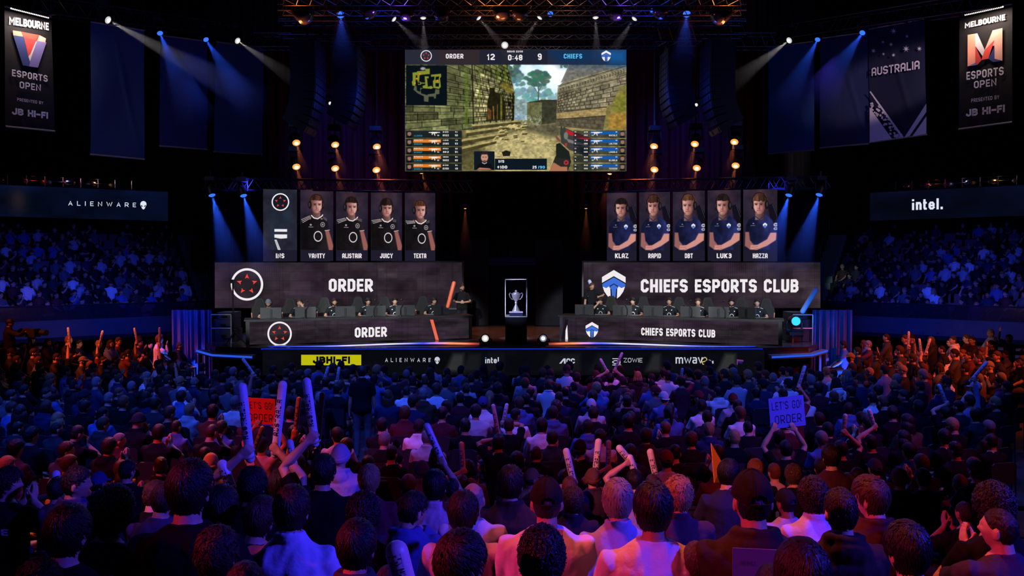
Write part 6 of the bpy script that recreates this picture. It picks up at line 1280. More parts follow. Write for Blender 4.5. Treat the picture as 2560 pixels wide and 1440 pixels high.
def cap_mesh(kind, lod):
    if ('cap' + kind, lod) in HAIRS: return HAIRS[('cap' + kind, lod)]
    n, k = (112, 84) if lod == 'hi' else (28, 20); d, q = sph_dirs(n, k); g = G(); p = head_surf(d)
    if kind == 'beanie': lim = .0 + .03 * d[:, 1]; r = .018 + .012 * np.clip(d[:, 2], 0, 1)
    else: lim = .028 + .02 * d[:, 1]; r = .014 + .012 * np.clip(d[:, 2], 0, 1)
    m = p[:, 2] - lim; r = r + (.009 * ((m < .036) & (m > .0)) if kind == 'beanie' else 0); co = p + d * r[:, None]; co[:, 2] = np.where(m < 0, lim + .0, co[:, 2]); keep = (m[q] > -.012).any(1)
    if kind == 'cap': hole = (p[:, 1] < -.05) & ((p[:, 0] / .036) ** 2 + ((m - .004) / .034) ** 2 < 1); keep &= ~hole[q].all(1)
    q = q[keep]; used = np.unique(q); mp = np.full(len(d), -1); mp[used] = np.arange(len(used)); add_np(g, co[used], mp[q])
    if kind != 'beanie':
        sg = 1 if kind == 'cap' else -1; o = len(g.v); NA = 14
        for j in range(3):
            for i in range(NA + 1):
                a = math.pi * (.12 + .76 * i / NA); rr = 1 + .0 * j; yy = sg * (.10 * math.sin(a) + [0, .035, .07][j] * (1 if sg > 0 else .8) * math.sin(a) ** .6); g.v.append((.088 * math.cos(a), yy, (.046 if sg > 0 else .012) - [0, .004, .014][j]))
        for j in range(2):
            for i in range(NA): a = o + j * (NA + 1) + i; g.f.append((a, a + 1, a + NA + 2, a + NA + 1))
        if sg > 0 and lod == 'hi': g.tube([tuple(head_surf(np.array([V((.036 * math.cos(t) / .076, -.9 + .25 * math.sin(t), .10 + .26 * math.sin(t))).normalized()[:]]))[0] * 1.15) for t in [i * math.pi / 12 for i in range(13)]], .0045, 6)
        if sg > 0: g.tube([(x, -.114 + 2.2 * x * x, .012) for x in (-.045, -.03, -.015, 0, .015, .03, .045)], [(.003, .007)] * 7, 6)
        g.sphere((0, -.005, .146), (.008, .008, .006), 8, 5)
        if lod == 'hi':
            for a in range(6): b = a * math.pi / 3 + .3; g.tube([tuple(head_surf(np.array([[math.sin(t) * math.cos(b), math.sin(t) * math.sin(b), math.cos(t)]]))[0] * (1.18 + .07 * math.cos(t))) for t in (.1, .4, .7, 1.0, 1.2)], .0022, 5, False)
    me = g.mesh('cap', CLOTH, True); HAIRS[('cap' + kind, lod)] = me; return me
def headset_mesh(lod='mid'):
    if 'hs' in HAIRS: return HAIRS['hs']
    g = G(); g.tube([(.094 * math.cos(a), -.005, .01 + .128 * math.sin(a)) for a in [i * math.pi / 14 for i in range(15)]], .011, 8)
    for s in (-1, 1): g.cyl((s * .078, -.005, -.005), (s * .108, -.005, -.005), .042, .036, 16); g.cyl((s * .07, -.005, -.005), (s * .085, -.005, -.005), .046, .046, 16)
    b = G(); b.tube([(-.095, .02, -.03), (-.085, .08, -.07), (-.04, .115, -.07)], .004, 6); b.sphere((-.035, .118, -.07), .009, 8, 6); HAIRS['boom'] = b.mesh('microphone_boom', BLK, True); HAIRS['hs'] = g.mesh('headset', BLK, True); return HAIRS['hs']
def face_bits():
    if 'eyes' in HAIRS: return
    g = G()
    for s in (-1, 1): g.sphere((s * .031, .0765, .013), (.0115, .009, .0085), 10, 8)
    HAIRS['eyes'] = g.mesh('eyes', mat('eye_white', (.6, .58, .56), .3), True); g = G()
    for s in (-1, 1): g.sphere((s * .031, .0835, .013), (.0055, .0032, .0055), 10, 8)
    HAIRS['iris'] = g.mesh('iris', mat('eye_dark', (.02, .014, .01), .2), True); g = G()
    for s in (-1, 1): g.tube([(s * .014, .094, .031), (s * .03, .093, .036), (s * .048, .083, .030)], [.0035, .0045, .0025], 6)
    HAIRS['brows'] = g.mesh('brows', HAIR, True); d, q = sph_dirs(48, 40); p = head_surf(d); m = (p[:, 2] < -.03) & (p[:, 1] > -.02) & ((p[:, 2] < -.045) | (np.abs(p[:, 0]) > .045)) & ~((np.abs(p[:, 0]) < .02) & (np.abs(p[:, 2] + .053) < .011)); co = p + d * .005; keep = m[q].all(1); q = q[keep]; u = np.unique(q); mp = np.full(len(d), -1); mp[u] = np.arange(len(u)); g = G(); add_np(g, co[u], mp[q]); HAIRS['beard'] = g.mesh('beard', HAIR, True)
SK = [(.44, .24, .16), (.48, .28, .20), (.37, .19, .12), (.26, .13, .075), (.45, .26, .18)]
HC = {'black': (.007, .006, .006), 'dark': (.016, .010, .007), 'brown': (.045, .023, .012), 'blond': (.26, .15, .065), 'grey': (.16, .145, .14), 'red': (.11, .04, .018)}
def child(me, name, root, col=None, m=None):
    o = bpy.data.objects.new(name, me); COL.objects.link(o); o.parent = root
    if m is not None: o.matrix_local = m
    if col is not None: o.color = (*col, 1)
    return o
def person(K, kind, scol, hr, hcol, skin, loc, rz, scale, label, group=None, cap=None, capcol=None, headset=False, face=False, beard=False, pants=True, pcol=(.02, .022, .03), eyes=True):
    r = bpy.data.objects.new('person', K.body); COL.objects.link(r); r.color = (*skin, 1); r.location = loc; r.rotation_euler = (0, 0, rz); r.scale = (scale,) * 3; tag(r, label, 'person', group)
    nm = {'tee': 'tshirt', 'long': 'sweater', 'polo': 'polo_shirt', 'shirt': 'shirt', 'hoodie': 'hoodie', 'jacket': 'jacket'}[kind]; child(shirt(K, kind), nm, r, scol)
    if pants: child(trousers(K), 'trousers', r, pcol)
    if hr: child(hair(hr, K.lod), 'hair', r, hcol, K.head)
    if cap: child(cap_mesh(cap, K.lod), 'beanie' if cap == 'beanie' else 'cap', r, capcol, K.head)
    if headset: hs = child(headset_mesh(), 'headset', r, None, K.head); child(HAIRS['boom'], 'microphone_boom', hs)
    if face:
        face_bits()
        e = child(HAIRS['eyes'], 'eyes', r, None, K.head); child(HAIRS['iris'], 'iris', e)
        child(HAIRS['brows'], 'brows', r, hcol, K.head)
        if beard: child(HAIRS['beard'], 'beard', r, hcol, K.head)
    return r
def stick(hand, tip, label, col=(.62, .60, .66), r=.032, group='inflatable sticks', word=True):
    a, b = V(hand), V(tip); d = (b - a).normalized(); L = (b - a).length; t = thing('inflatable_stick', a - d * .04, label, 'stick', group)
    g = G(); g.capsule(a - d * .03, b - d * r, r * .93, r, 16, 4); o = g.build('tube', VINYL, t, True); o.color = (*col, 1)
    sd = d.cross(V((0, 1, 0))).normalized(); n = d.cross(sd).normalized(); n = n if n.y < 0 else -n; g = G(); f = G()
    text(f, 'AUSTRALIA', (0, 0, 0), (1, 0, 0), (0, 1, 0), weight=.2, gw=.7, sp=.2)       # the word runs along the tube, bent round it
    for q in f.f:
        k = len(g.v)
        for i in q:
            x, y, _ = f.v[i]; an = (y - .5) * 1.25 + .15; g.v.append(tuple(a + d * L * (.22 + .52 * x) + (n * math.cos(an) + sd * math.sin(an)) * (r + .0015)))
        g.f.append(tuple(range(k, k + 4)))
    if word: g.build('printed_lettering', mat('print_dark', (.02, .02, .035), .5), t); return t
# ------------------------------------------------------------------ the two teams, hosts and crew
def gaming_chair(p, rz, label, grp, tilt=.0):
    t = thing('gaming_chair', p, label, 'chair', grp, rz); lea = mat('chair_leather', (.009, .009, .010), .6, spec=.15, var=.2, bump=.1); orr = mat('chair_orange', (.45, .10, .03), .5)
    def cv(pts, th, y0, k): g = G(); g.slab([(x, y0 - (z - .45) * k, z) for x, z in pts], (0, -th, 0)); return g
    out = [(-.22, .42), (-.25, .55), (-.23, .72), (-.28, .86), (-.27, 1.0), (-.18, 1.12), (-.15, 1.26), (-.09, 1.32), (.09, 1.32), (.15, 1.26), (.18, 1.12), (.27, 1.0), (.28, .86), (.23, .72), (.25, .55), (.22, .42)]
    cv(out, .09, -.14, .16).build('backrest', lea, t, world=False)
    b = cv([(x * .62, .5 + (z - .42) * .84) for x, z in out], .03, -.11, .16); b.build('back_pad', mat('chair_pad', (.014, .013, .013), .7, spec=.15), t, world=False)
    g = G()
    for s in (-1, 1): g.slab([(s * .285, -.13 - .16 * .42, .86), (s * .25, -.13 - .16 * .1, .56), (s * .235, -.13 - .16 * .1, .56), (s * .25, -.13 - .16 * .42, .88)], (0, -.1, 0))
    g.build('side_piping', orr, t, world=False)
    g = G(); g.slab([(x, -.136 - .16 * (z - .45), z) for x, z in ((-.04, 1.15), (0, 1.11), (.04, 1.15), (0, 1.2))], (0, -.004, 0)); g.build('headrest_patch', orr, t, world=False)
    g = G(); g.box((0, .08, .44), (.5, .5, .1)); g.build('seat', lea, t, world=False)
    for s in (-1, 1): g = G(); g.box((s * .3, .05, .66), (.09, .26, .03)); g.box((s * .3, .02, .54), (.03, .05, .22)); g.build('armrest', BLK, t, world=False)
    g = G(); g.tube([(0, .05, .08), (0, .05, .4)], .03, 8)
    for i in range(5): a = i * 1.257; g.tube([(0, .05, .09), (.3 * math.cos(a), .05 + .3 * math.sin(a), .05)], .022, 6); g.sphere((.3 * math.cos(a), .05 + .3 * math.sin(a), .027), .027, 8, 6)
    g.build('star_base', BLK, t, world=False); t.scale = (.8, .86, .92)
    return t
def jersey_print(r, K, team):
    """ring on the chest, two shoulder stripes"""
    g = G(); y = .142; z = .80
    o = len(g.v)
    for i in range(20):
        a = 2 * math.pi * i / 20
        for q in (.048, .06): g.v.append((q * math.cos(a), y - .012 * abs(math.cos(a)) + K.lean * .5 , z + q * 1.15 * math.sin(a)))
    g.f += [(o + 2 * i, o + 2 * i + 1, o + 2 * ((i + 1) % 20) + 1, o + 2 * ((i + 1) % 20)) for i in range(20)]
    for s in (-1, 1):
        for k in range(3): g.tube([(s * (.085 + .01 * k), .052 - .03 * k + K.lean, 1.068 - .012 * k), (s * (.15 + .008 * k), .035 - .03 * k + K.lean, 1.046 - .012 * k), (s * (.20 + .01 * k), .02 - .03 * k + K.lean, 1.022 - .02 * k)], .006, 5)
    for x in (-.08, .09): g.sphere((x, .126 + K.lean * .8, .95), (.018, .006, .018), 8, 6)
    o = g.build('jersey_print', mat('print_white', (.75, .73, .74), .7), r, world=False)
NAV = (.012, .014, .016)
PLY = {'L': [(672, 0, (-8, 10, 0), 'beanie', 'a grey beanie and dark beard', 'black'), (749, 1, (6, 8, 4), 'short', 'brown hair and hand near ear', 'brown'), (836, 0, (10, 8, 0), 'short', 'dark hair and dark beard', 'dark'), (920, 0, (8, 14, 0), 'quiff', 'dark swept hair', 'dark'), (987, 0, (2, 12, 0), 'messy', 'thick black hair', 'black'), (1083, 0, (22, 22, 0), 'fade', 'head bent over the end monitor', 'dark')],
       'R': [(1502, 2, (-6, 24, 0), 'curly', 'a hand covering the face', 'dark'), (1583, 0, (-14, 18, 0), 'quiff', 'dark hair looking down', 'black'), (1673, 0, (-6, 6, 0), 'short', 'dark hair under a headset band', 'dark'), (1745, 3, (-4, 8, 0), 'curly', 'brown curly hair and hands together', 'brown'), (1829, 0, (-8, 6, 0), 'messy', 'black hair and dark beard', 'black'), (1893, 0, (-10, 8, 0), 'fade', 'slick dark hair, outermost', 'dark')]}
KD = {}
def players():
    for sd, D in (('L', DL), ('R', DR)):
        P, a, b, e, k = D; nm = 'ORDER' if sd == 'L' else 'CHIEFS'
        for i, (px, ps, hd, hr, desc, hc) in enumerate(PLY[sd]):
            d = P.up(-1.02)(px, 760).y; loc = at(px, 760, d); loc.z = DECK
            rz = math.pi + math.atan2(loc.x, loc.y) * -.4 + (.12 if sd == 'L' else -.12)
            hands = [('desk', 'desk'), ('face', 'desk'), ('desk', 'face'), ('waist', 'waist')][ps]
            K = kit(('ply', ps, hd), 'mid', hands, hd, lean=.05)
            r = person(K, 'tee', NAV, None if hr == 'beanie' else hr, HC[hc], SK[0], loc, rz, .9, 'seated player in black jersey, headset on, with %s, %s desk' % (desc, nm), 'seated players', 'beanie' if hr == 'beanie' else None, (.12, .13, .16), True, True, 'beard' in desc)
            jersey_print(r, K, sd)
            cx = loc + e * ((-.27 if sd == 'L' else .27)) - P.n * .20; cx.z = DECK
            gaming_chair((cx.x, cx.y, DECK), rz, 'dark high-backed gaming chair, %s along the %s desk from %s' % (ORDN[i], nm, 'its outer end' if sd == 'L' else 'the trophy'), 'gaming chairs at the %s desk' % nm)
            q = P.up(-.30)(px + (14 if sd == 'L' else -14), 790); z = TOPZ + .04
            if i in (1, 3, 4):
                t = thing('headphone_stand', (q.x, q.y, z), 'small black mic arm on the %s desk before its %s player' % (nm, ORDN[i]), 'microphone', 'desk microphones'); s = 1 if sd == 'L' else -1
                g = G(); g.tube([(q.x, q.y, z), (q.x, q.y, z + .22), (q.x + s * .12, q.y + .1, z + .42), (q.x + s * .02, q.y + .22, z + .46)], .009, 6); g.build('arm', BLK, t); g = G(); g.sphere((q.x + s * .0, q.y + .24, z + .46), .03, 10, 8); g.build('capsule', BLK, t); g = G(); g.cyl((q.x, q.y, z), (q.x, q.y, z + .02), .05); g.build('foot', BLK, t); t.name = 'microphone'
            t = P.up(-.58)(px, 795); g = G(); g.box((t.x, t.y, z + .012), (.36, .13, .022)); o = tag(g.build('keyboard', mat('key_black', (.03, .03, .035), .5)), 'black keyboard on the %s desk before its %s player' % (nm, ORDN[i]), 'keyboard', 'keyboards on the desks')
    # hosts standing at the inner desk ends
    K = kit('host1', 'mid', ('waist', 'waist'), (18, 4, 0), stand=True); p = at(1155, 700, 24.6); p.z = DECK
    person(K, 'polo', (.012, .012, .014), 'buzz', HC['brown'], SK[0], p, math.pi + .1, .885, 'standing bald host in black polo with clasped hands beside the ORDER desk', None, face=True, beard=True)
    K = kit('host2', 'mid', (((-.24, .12, 1.30), 'grip'), 'hang'), (20, 0, 0), stand=True); p = at(1479, 700, 25.0); p.z = DECK
    r = person(K, 'polo', (.012, .012, .014), 'short', HC['red'], SK[0], p, math.pi + .15, .9, 'standing host in black polo holding a microphone behind the CHIEFS desk end', None, face=True)
    W = at(1470, 742, 24.85); t = thing('microphone', W, 'handheld black microphone in the standing host hand by the CHIEFS desk', 'microphone'); g = G(); g.tube([W + V((0, 0, -.16)), W + V((0, 0, -.02))], .016, 8); g.build('handle', BLK, t); g = G(); g.sphere(W + V((0, 0, .01)), .03, 10, 8); g.build('head', ALU, t)
    # camera operator on a platform under the V-side balcony
    K = kit('op', 'mid', (((-.14, .34, 1.42), 'grip'), ((.16, .36, 1.38), 'grip')), (-20, 4, 0), stand=True); p = at(22, 800, 21.0); p.z = .62
    person(K, 'jacket', (.01, .01, .012), 'short', HC['black'], SK[3], p, -.9, .95, 'camera operator standing in dark clothes below the V-side balcony', None, cap='cap', capcol=(.01, .01, .012))
    g = G(); g.box((p.x, p.y, .31), (1.3, 1.2, .62)); tag(g.build('camera_platform', DARK), 'low dark platform under the camera operator', 'platform')
    c = p + V((.42, .22, 1.3)); t = thing('video_camera', (c.x, c.y, .62), 'video camera on a tripod in front of its operator', 'camera')
    g = G(); g.box(c, (.5, .2, .22), Matrix.Rotation(-.3, 3, 'Z')); g.build('camera_body', BLK, t); g = G(); g.cyl(c + V((.24, .02, 0)), c + V((.46, -.04, 0)), .07, .08, 14); g.build('lens', BLK, t)
    for i in range(3): a = i * 2.1; g = G(); g.tube([c + V((0, 0, -.1)), V((c.x + .35 * math.cos(a), c.y + .35 * math.sin(a), .02 + (.6 if abs(c.x + .35 * math.cos(a) - p.x) < .6 else 0)))], .02, 6); g.build('leg', BLK, t)
    # loose inflatable bats leaning about the stage
    stick(at(1120, 764, 23.6), at(1136, 703, 23.6), 'orange-red bat-shaped stick leaning at the inner end of the ORDER desk', (.85, .16, .07), .06, 'sticks on the stage', False)
    stick(at(1479, 716, 25.1), at(1472, 699, 25.1), 'short pale blue stick poking up behind the standing CHIEFS-side host', (.5, .55, .8), .06, 'sticks on the stage', False)
    stick(at(2008, 776, 22.3), at(2042, 719, 22.3), 'large pale bat-shaped stick leaning above the case stack at the CHIEFS end', (.5, .5, .66), .075, 'sticks on the stage', False)
players()

# ------------------------------------------------------------------ near tier: people seen from behind
WHT, GRY, BLKC, NVY, MAR, PUR = (.52, .50, .52), (.2, .2, .22), (.007, .0065, .007), (.03, .04, .10), (.10, .02, .03), (.2, .16, .34)
# photo column, top of the head, head width, (yaw, pitch, roll), hair, colour, garment, garment colour, hands, label, extras
HERO = [
 (8, 1165, 62, (-68, 0, 0), 'curly', 'dark', 'tee', BLKC, 'clap', 'curly-haired man in profile clapping at the picture corner, black printed tee', {}),
 (150, 1258, 108, (-4, 4, 0), 'short', 'black', 'tee', BLKC, 'lap', 'large black-haired head and black shoulders below the navy-jacketed man', {}),
 (80, 1398, 118, (0, 0, 0), 'messy', 'dark', 'tee', BLKC, 'lap', 'dark messy hair just rising over the bottom edge below the large black head', {}),
 (260, 1214, 94, (-8, 2, 3), 'curly', 'brown', 'tee', BLKC, 'lap', 'head of lit brown curls next to the large black-haired head', {}),
 (462, 1142, 98, (-4, 0, 0), 'short', 'black', 'tee', BLKC, 'lap', 'tallest black head and broad black tee rising above neighbours', {}),
 (396, 1200, 70, (-20, 6, 6), 'short', 'brown', 'long', (.05, .04, .09), 'lap', 'auburn-haired person half hidden behind the tallest black head', {}),
 (376, 1197, 60, (-10, 4, 0), 'fade', 'brown', 'tee', BLKC, 'lap', 'brown cropped head peeping out behind the auburn-haired person', {}),
 (175, 1160, 64, (-62, 4, 0), 'fade', 'black', 'jacket', NVY, 'lap', 'cropped man in navy jacket turned sideways beyond the brown curls', {}),
 (238, 1178, 50, (-10, 4, 0), 'fade', 'black', 'tee', BLKC, 'lap', 'person in a navy cap beside the navy-jacketed man', {'cap': 'cap', 'cc': (.03, .04, .14)}),
 (548, 1209, 80, (10, 2, 0), 'short', 'dark', 'tee', BLKC, 'lap', 'dark short hair with crown lit, below the first raised stick', {}),
 (632, 1236, 82, (-14, 6, 8), 'short', 'brown', 'tee', BLKC, 'lap', 'tilted brown straight-haired head between two dark heads', {}),
 (722, 1209, 92, (0, 2, 0), 'short', 'dark', 'shirt', (.42, .44, .62), 'lap', 'dark-haired man in pale collared shirt under the raised sticks', {}),
 (532, 1315, 110, (0, 0, 0), 'messy', 'dark', 'tee', BLKC, 'lap', 'tousled dark head low in front of the pale collared shirt', {}),
 (600, 1387, 132, (0, 0, 0), 'buzz', 'dark', 'tee', BLKC, 'lap', 'close-cropped head at the bottom edge below the tousled one', {}),
 (802, 1130, 62, (0, 2, 0), 'short', 'dark', 'tee', BLKC, 'ARM', 'dark-haired man in black tee raising one arm with a stick', {'stick': [(-1, 765, 1088, 765, 944)]}),
 (312, 1147, 40, (-14, 0, 0), 'fade', 'black', 'tee', BLKC, 'lap', 'small cropped bluish head behind the person in navy cap', {}),
 (848, 1108, 38, (0, 0, 0), None, 'black', 'hoodie', (.30, .28, .42), 'lap', 'person in a pale beanie and grey hoodie beyond the stick-raiser', {'cap': 'beanie', 'cc': (.34, .28, .42)}),
 (884, 1295, 108, (-6, 2, 0), 'short', 'black', 'jacket', (.05, .05, .05), 'lap', 'black-haired person in olive jacket in front of the camo hoodie', {}),
 (920, 1158, 58, (2, 0, 0), 'short', 'blond', 'tee', MAR, 'lap', 'fair-haired person in maroon top with patterned collar', {}),
 (902, 1230, 80, (-6, 2, 0), 'curly', 'black', 'tee', BLKC, 'lap', 'black curly head directly below the fair-haired maroon top', {}),
 (1012, 1220, 76, (-40, 20, 0), 'fade', 'black', 'hoodie', (.06, .08, .26), 'chin', 'shaved man in blue camouflage hoodie looking down aside', {}),
 (1085, 1171, 64, (-2, 0, 0), 'short', 'black', 'polo', (.62, .36, .42), 'lap', 'black-haired person in pink top beside the camouflage hoodie', {}),
 (1180, 1198, 72, (-6, 2, 0), 'thin', 'grey', 'tee', (.55, .50, .52), 'lap', 'bald head glowing orange in the middle of the near crowd', {}),
 (1155, 1223, 84, (-8, 2, 0), 'short', 'black', 'tee', WHT, 'lap', 'black-haired man in white tee half blue half pink before the bald head', {}),
 (1137, 1319, 124, (-48, 2, 0), 'short', 'dark', 'jacket', (.03, .02, .02), 'lap', 'dark-haired man in dark jacket turned aside, low before the white tee', {}),
 (965, 1404, 100, (0, 0, 0), 'buzz', 'dark', 'tee', BLKC, 'lap', 'cropped head at the bottom edge beside a pink stick', {}),
 (1275, 1160, 66, (-6, 0, 0), 'short', 'dark', 'jacket', (.05, .03, .025), 'lap', 'glossy dark-haired person in brown jacket behind the bald head', {}),
 (1368, 1190, 86, (2, 4, 0), 'fade', 'dark', 'tee', (.58, .52, .60), 'lap', 'broad man in pale tee in a black strap-back cap', {'cap': 'cap', 'cc': (.012, .010, .010), 'wide': 1.16}),
 (1326, 1186, 42, (-60, 0, 0), 'short', 'brown', 'tee', (.45, .2, .08), 'lap', 'person in a brown peaked cap beside the black strap-back cap', {'cap': 'cap', 'cc': (.16, .09, .04)}),
 (1425, 1198, 50, (0, 0, 0), 'short', 'red', 'tee', BLKC, 'lap', 'reddish head peeping behind the black strap-back cap', {}),
 (1432, 1216, 62, (-12, 2, 0), 'curly', 'brown', 'jacket', (.03, .02, .03), 'lap', 'brown wavy-haired person against the black strap-back cap', {}),
 (1355, 1317, 116, (0, 0, 0), 'curly', 'black', 'tee', BLKC, 'lap', 'black curly head low in front of the broad pale tee', {}),
 (1547, 1193, 78, (-4, 2, 0), 'short', 'grey', 'polo', (.26, .27, .48), 'lap', 'grey-topped man in blue polo with back to camera', {}),
 (1638, 1200, 96, (0, 2, 0), 'short', 'black', 'tee', WHT, 'lap', 'dark-haired man in big white tee washed pink and violet', {'wide': 1.12}),
 (1700, 1188, 72, (-4, 0, 0), 'messy', 'blond', 'shirt', (.06, .03, .05), 'lap', 'blond mop-haired person in dark checked shirt', {}),
 (1484, 1225, 44, (0, 0, 0), None, 'brown', 'jacket', (.04, .03, .08), 'ARM', 'person in brown beanie raising a tall pink stick', {'cap': 'beanie', 'cc': (.10, .05, .03), 'stick': [(1, 1500, 1196, 1497, 1096)]}),
 (1820, 1144, 56, (-42, 4, 0), 'short', 'black', 'tee', (.02, .02, .05), 'lap', 'dark-haired man in navy printed tee turned aside by the orange sheet', {}),
 (1890, 1171, 98, (0, 3, 0), 'fade', 'black', 'hoodie', (.03, .018, .014), 'lap', 'broad man in dark hoodie with black strap-back cap', {'cap': 'cap', 'cc': (.014, .010, .009), 'wide': 1.1}),
 (1973, 1220, 62, (20, 6, 0), 'fade', 'black', 'tee', (.3, .28, .42), 'lap', 'person in black cap with pale badge beside the dark hoodie', {'cap': 'cap', 'cc': (.012, .012, .016)}),
 (2040, 1192, 72, (-4, 0, 0), 'curly', 'dark', 'shirt', (.42, .44, .66), 'lap', 'curly-topped person in pale blue collared shirt', {}),
 (2112, 1215, 88, (-2, 2, 0), 'fade', 'dark', 'hoodie', (.03, .018, .018), 'lap', 'dark cropped man in dark hoodie next to pale blue shirt', {}),
 (2195, 1185, 78, (34, 2, 0), 'quiff', 'brown', 'jacket', (.05, .02, .025), 'lap', 'quiff-haired person looking toward the stage centre in dark jacket', {}),
 (2252, 1258, 46, (0, 0, 0), 'short', 'blond', 'tee', BLKC, 'lap', 'small fair head lit purple beside the quiff', {}),
 (1745, 1342, 98, (0, 0, 0), 'buzz', 'brown', 'tee', BLKC, 'lap', 'shaved head low in front of the dark checked shirt', {}),
 (2020, 1344, 132, (0, 0, 0), 'bob', 'dark', 'tee', BLKC, 'lap', 'large head of smooth dark hair at the bottom edge', {}),
 (1937, 1397, 116, (0, 0, 0), 'buzz', 'black', 'tee', BLKC, 'lap', 'cropped head covering the lit leaflet at the bottom edge', {}),
 (2285, 1300, 112, (10, 2, 0), 'short', 'black', 'tee', BLKC, 'lap', 'black-haired head with pale ear below the steel rail', {}),
 (2420, 1247, 60, (4, 2, 0), 'buzz', 'dark', 'tee', BLKC, 'clap', 'buzz-cut person clapping hands beside the shaven-headed man', {}),
 (2500, 1205, 86, (0, 2, 0), 'curly', 'black', 'tee', BLKC, 'lap', 'black afro-topped head behind the shaven-headed man', {}),
 (2516, 1258, 92, (40, 0, 0), 'buzz', 'dark', 'tee', (.04, .03, .05), 'clap', 'shaven-headed pink-lit man at the picture edge clapping', {}),
 (2447, 1147, 44, (0, 0, 0), 'fade', 'brown', 'tee', BLKC, 'lap', 'person in black jersey printed with pink lettering and a number', {'print': 1}),
 (2313, 1172, 40, (2, 0, 0), 'fade', 'black', 'tee', BLKC, 'clap', 'dark cropped person clapping in front of the steel rail', {}),
 (1988, 1160, 46, (0, 2, 0), 'curly', 'brown', 'tee', BLKC, 'lap', 'orange-lit curly head beyond the black cap with badge', {}),
 (1893, 1145, 48, (0, 0, 0), 'short', 'red', 'tee', BLKC, 'lap', 'maroon-lit head beyond the broad dark hoodie', {}),
 (2083, 1107, 38, (-6, 0, 0), 'short', 'dark', 'tee', (.06, .02, .03), 'lap', 'short-haired person in maroon tee sitting alone beyond the curly heads', {}),
 (2150, 1180, 44, (6, 0, 0), 'short', 'dark', 'jacket', (.06, .03, .03), 'lap', 'dark head just behind the quiff-haired person', {}),
 (622, 1163, 70, (-4, 0, 0), 'messy', 'black', 'tee', BLKC, 'ARM', 'shaggy black-haired person thrusting a tall white stick straight up', {'stick': [(-1, 598, 1122, 603, 957)]}),
 (692, 1168, 60, (-4, 0, 0), 'short', 'dark', 'tee', BLKC, 'ARM', 'dark-haired person holding the blurred middle white stick aloft', {'stick': [(1, 700, 1116, 708, 952)]}),
]
OCC = []
def world_to_local(p, loc, rz, s): q = (V(p) - V(loc)) / s; c, n = math.cos(-rz), math.sin(-rz); return V((q.x * c - q.y * n, q.x * n + q.y * c, q.z))
def raise_person(px, d, z_top, floor, specs, hd, hr, hcol, kind, scol, label, lod, slabels, cap=None, cc=None, scale=None, skin=SK[0], wide=1.0, group=None):
    """someone holding sticks up; specs: (side, hand px, py, tip px, py)"""
    s = scale or (z_top - floor) / 1.37; loc = at(px, 700, d); loc.z = floor; rz = -math.atan2(-loc.x * .5, 24 - d); hands = ['lap', 'lap']; info = []
    for sd, hx, hy, tx, ty in specs:
        h = world_to_local(at(hx, hy, d + .12 * s), loc, rz, s); hands[0 if sd < 0 else 1] = ((h.x, h.y, h.z - .06), 'grip', (0, 1, 0))
    K = kit(('up', px, d), lod, tuple(hands), hd, wide=wide); r = person(K, kind, scol, hr, hcol, skin, loc, rz, s, label, group, cap, cc)
    m = Matrix.Translation(loc) @ Matrix.Rotation(rz, 4, 'Z') @ Matrix.Scale(s, 4)
    for (sd, hx, hy, tx, ty), sl in zip(specs, slabels):
        S, E, W, f, n, mode, _ = K.arms[0 if sd < 0 else 1]; b = m @ (W + f * .07 + n * .045); tip = at(tx, ty, b.y); stick(b - (tip - b).normalized() * .03, tip, sl)
    OCC.append((loc.x, d)); return r
def heroes():
    for i, (px, top, w, hd, hr, hc, kind, sc, pose, label, ex) in enumerate(HERO):
        d = 345.0 / w * (1.0 if w < 90 else 1.03); fz = floor_z(d); p = at(px, top, d)
        if d > 7.3: d = 7.2; fz = floor_z(d); p = at(px, top, d)
        scale = (p.z - fz) / 1.375; scale = min(1.22, max(.72, scale)); loc = V((p.x, d, max(fz, p.z - 1.375 * scale)))
        skin = SK[i % len(SK)]; hcol = HC[hc]
        if pose == 'ARM':
            sl = ['tall white inflatable stick held by %s' % {802: 'the man in black tee', 1484: 'the person in brown beanie', 622: 'the shaggy black-haired person', 692: 'the dark-haired person between two others'}[px]]
            if px == 1484: sl = ['tall pink-lit inflatable stick raised by the person in brown beanie']
            raise_person(px, d, p.z, fz, ex['stick'], hd, hr, hcol, kind, sc, label, 'hi', sl, ex.get('cap'), ex.get('cc'), scale, skin); continue
        hands = ('lap', 'lap') if pose == 'lap' else (pose, pose) if pose == 'clap' else ('lap', pose)
        wd = ex.get('wide', 1.0); K = kit(('h', hd, hands, wd), 'hi', hands, hd, wide=wd, lean=.02)
        rz = -math.atan2(-p.x * .5, 24 - d)
        r = person(K, kind, sc, 'buzz' if ex.get('cap') == 'cap' else hr, hcol, skin, loc, rz, scale, label, 'people on the near tier', ex.get('cap'), ex.get('cc'))
        if ex.get('print') or px == 8:
            g = G(); yb = -.150
            if px == 8: text(g, 'FIE', (-.02, yb - .004, .86), (.17, 0, 0), (0, 0, .05), weight=.2)
            else: text(g, 'NCEN', (-.11, yb + .004, .93), (.22, 0, 0), (0, 0, .055), weight=.22); text(g, '2', (-.045, yb + .01, .76), (.09, 0, 0), (0, 0, .14), weight=.24)
            g.build('shirt_lettering', mat('print_pink', (.55, .35, .5), .7), r, world=False)
heroes()
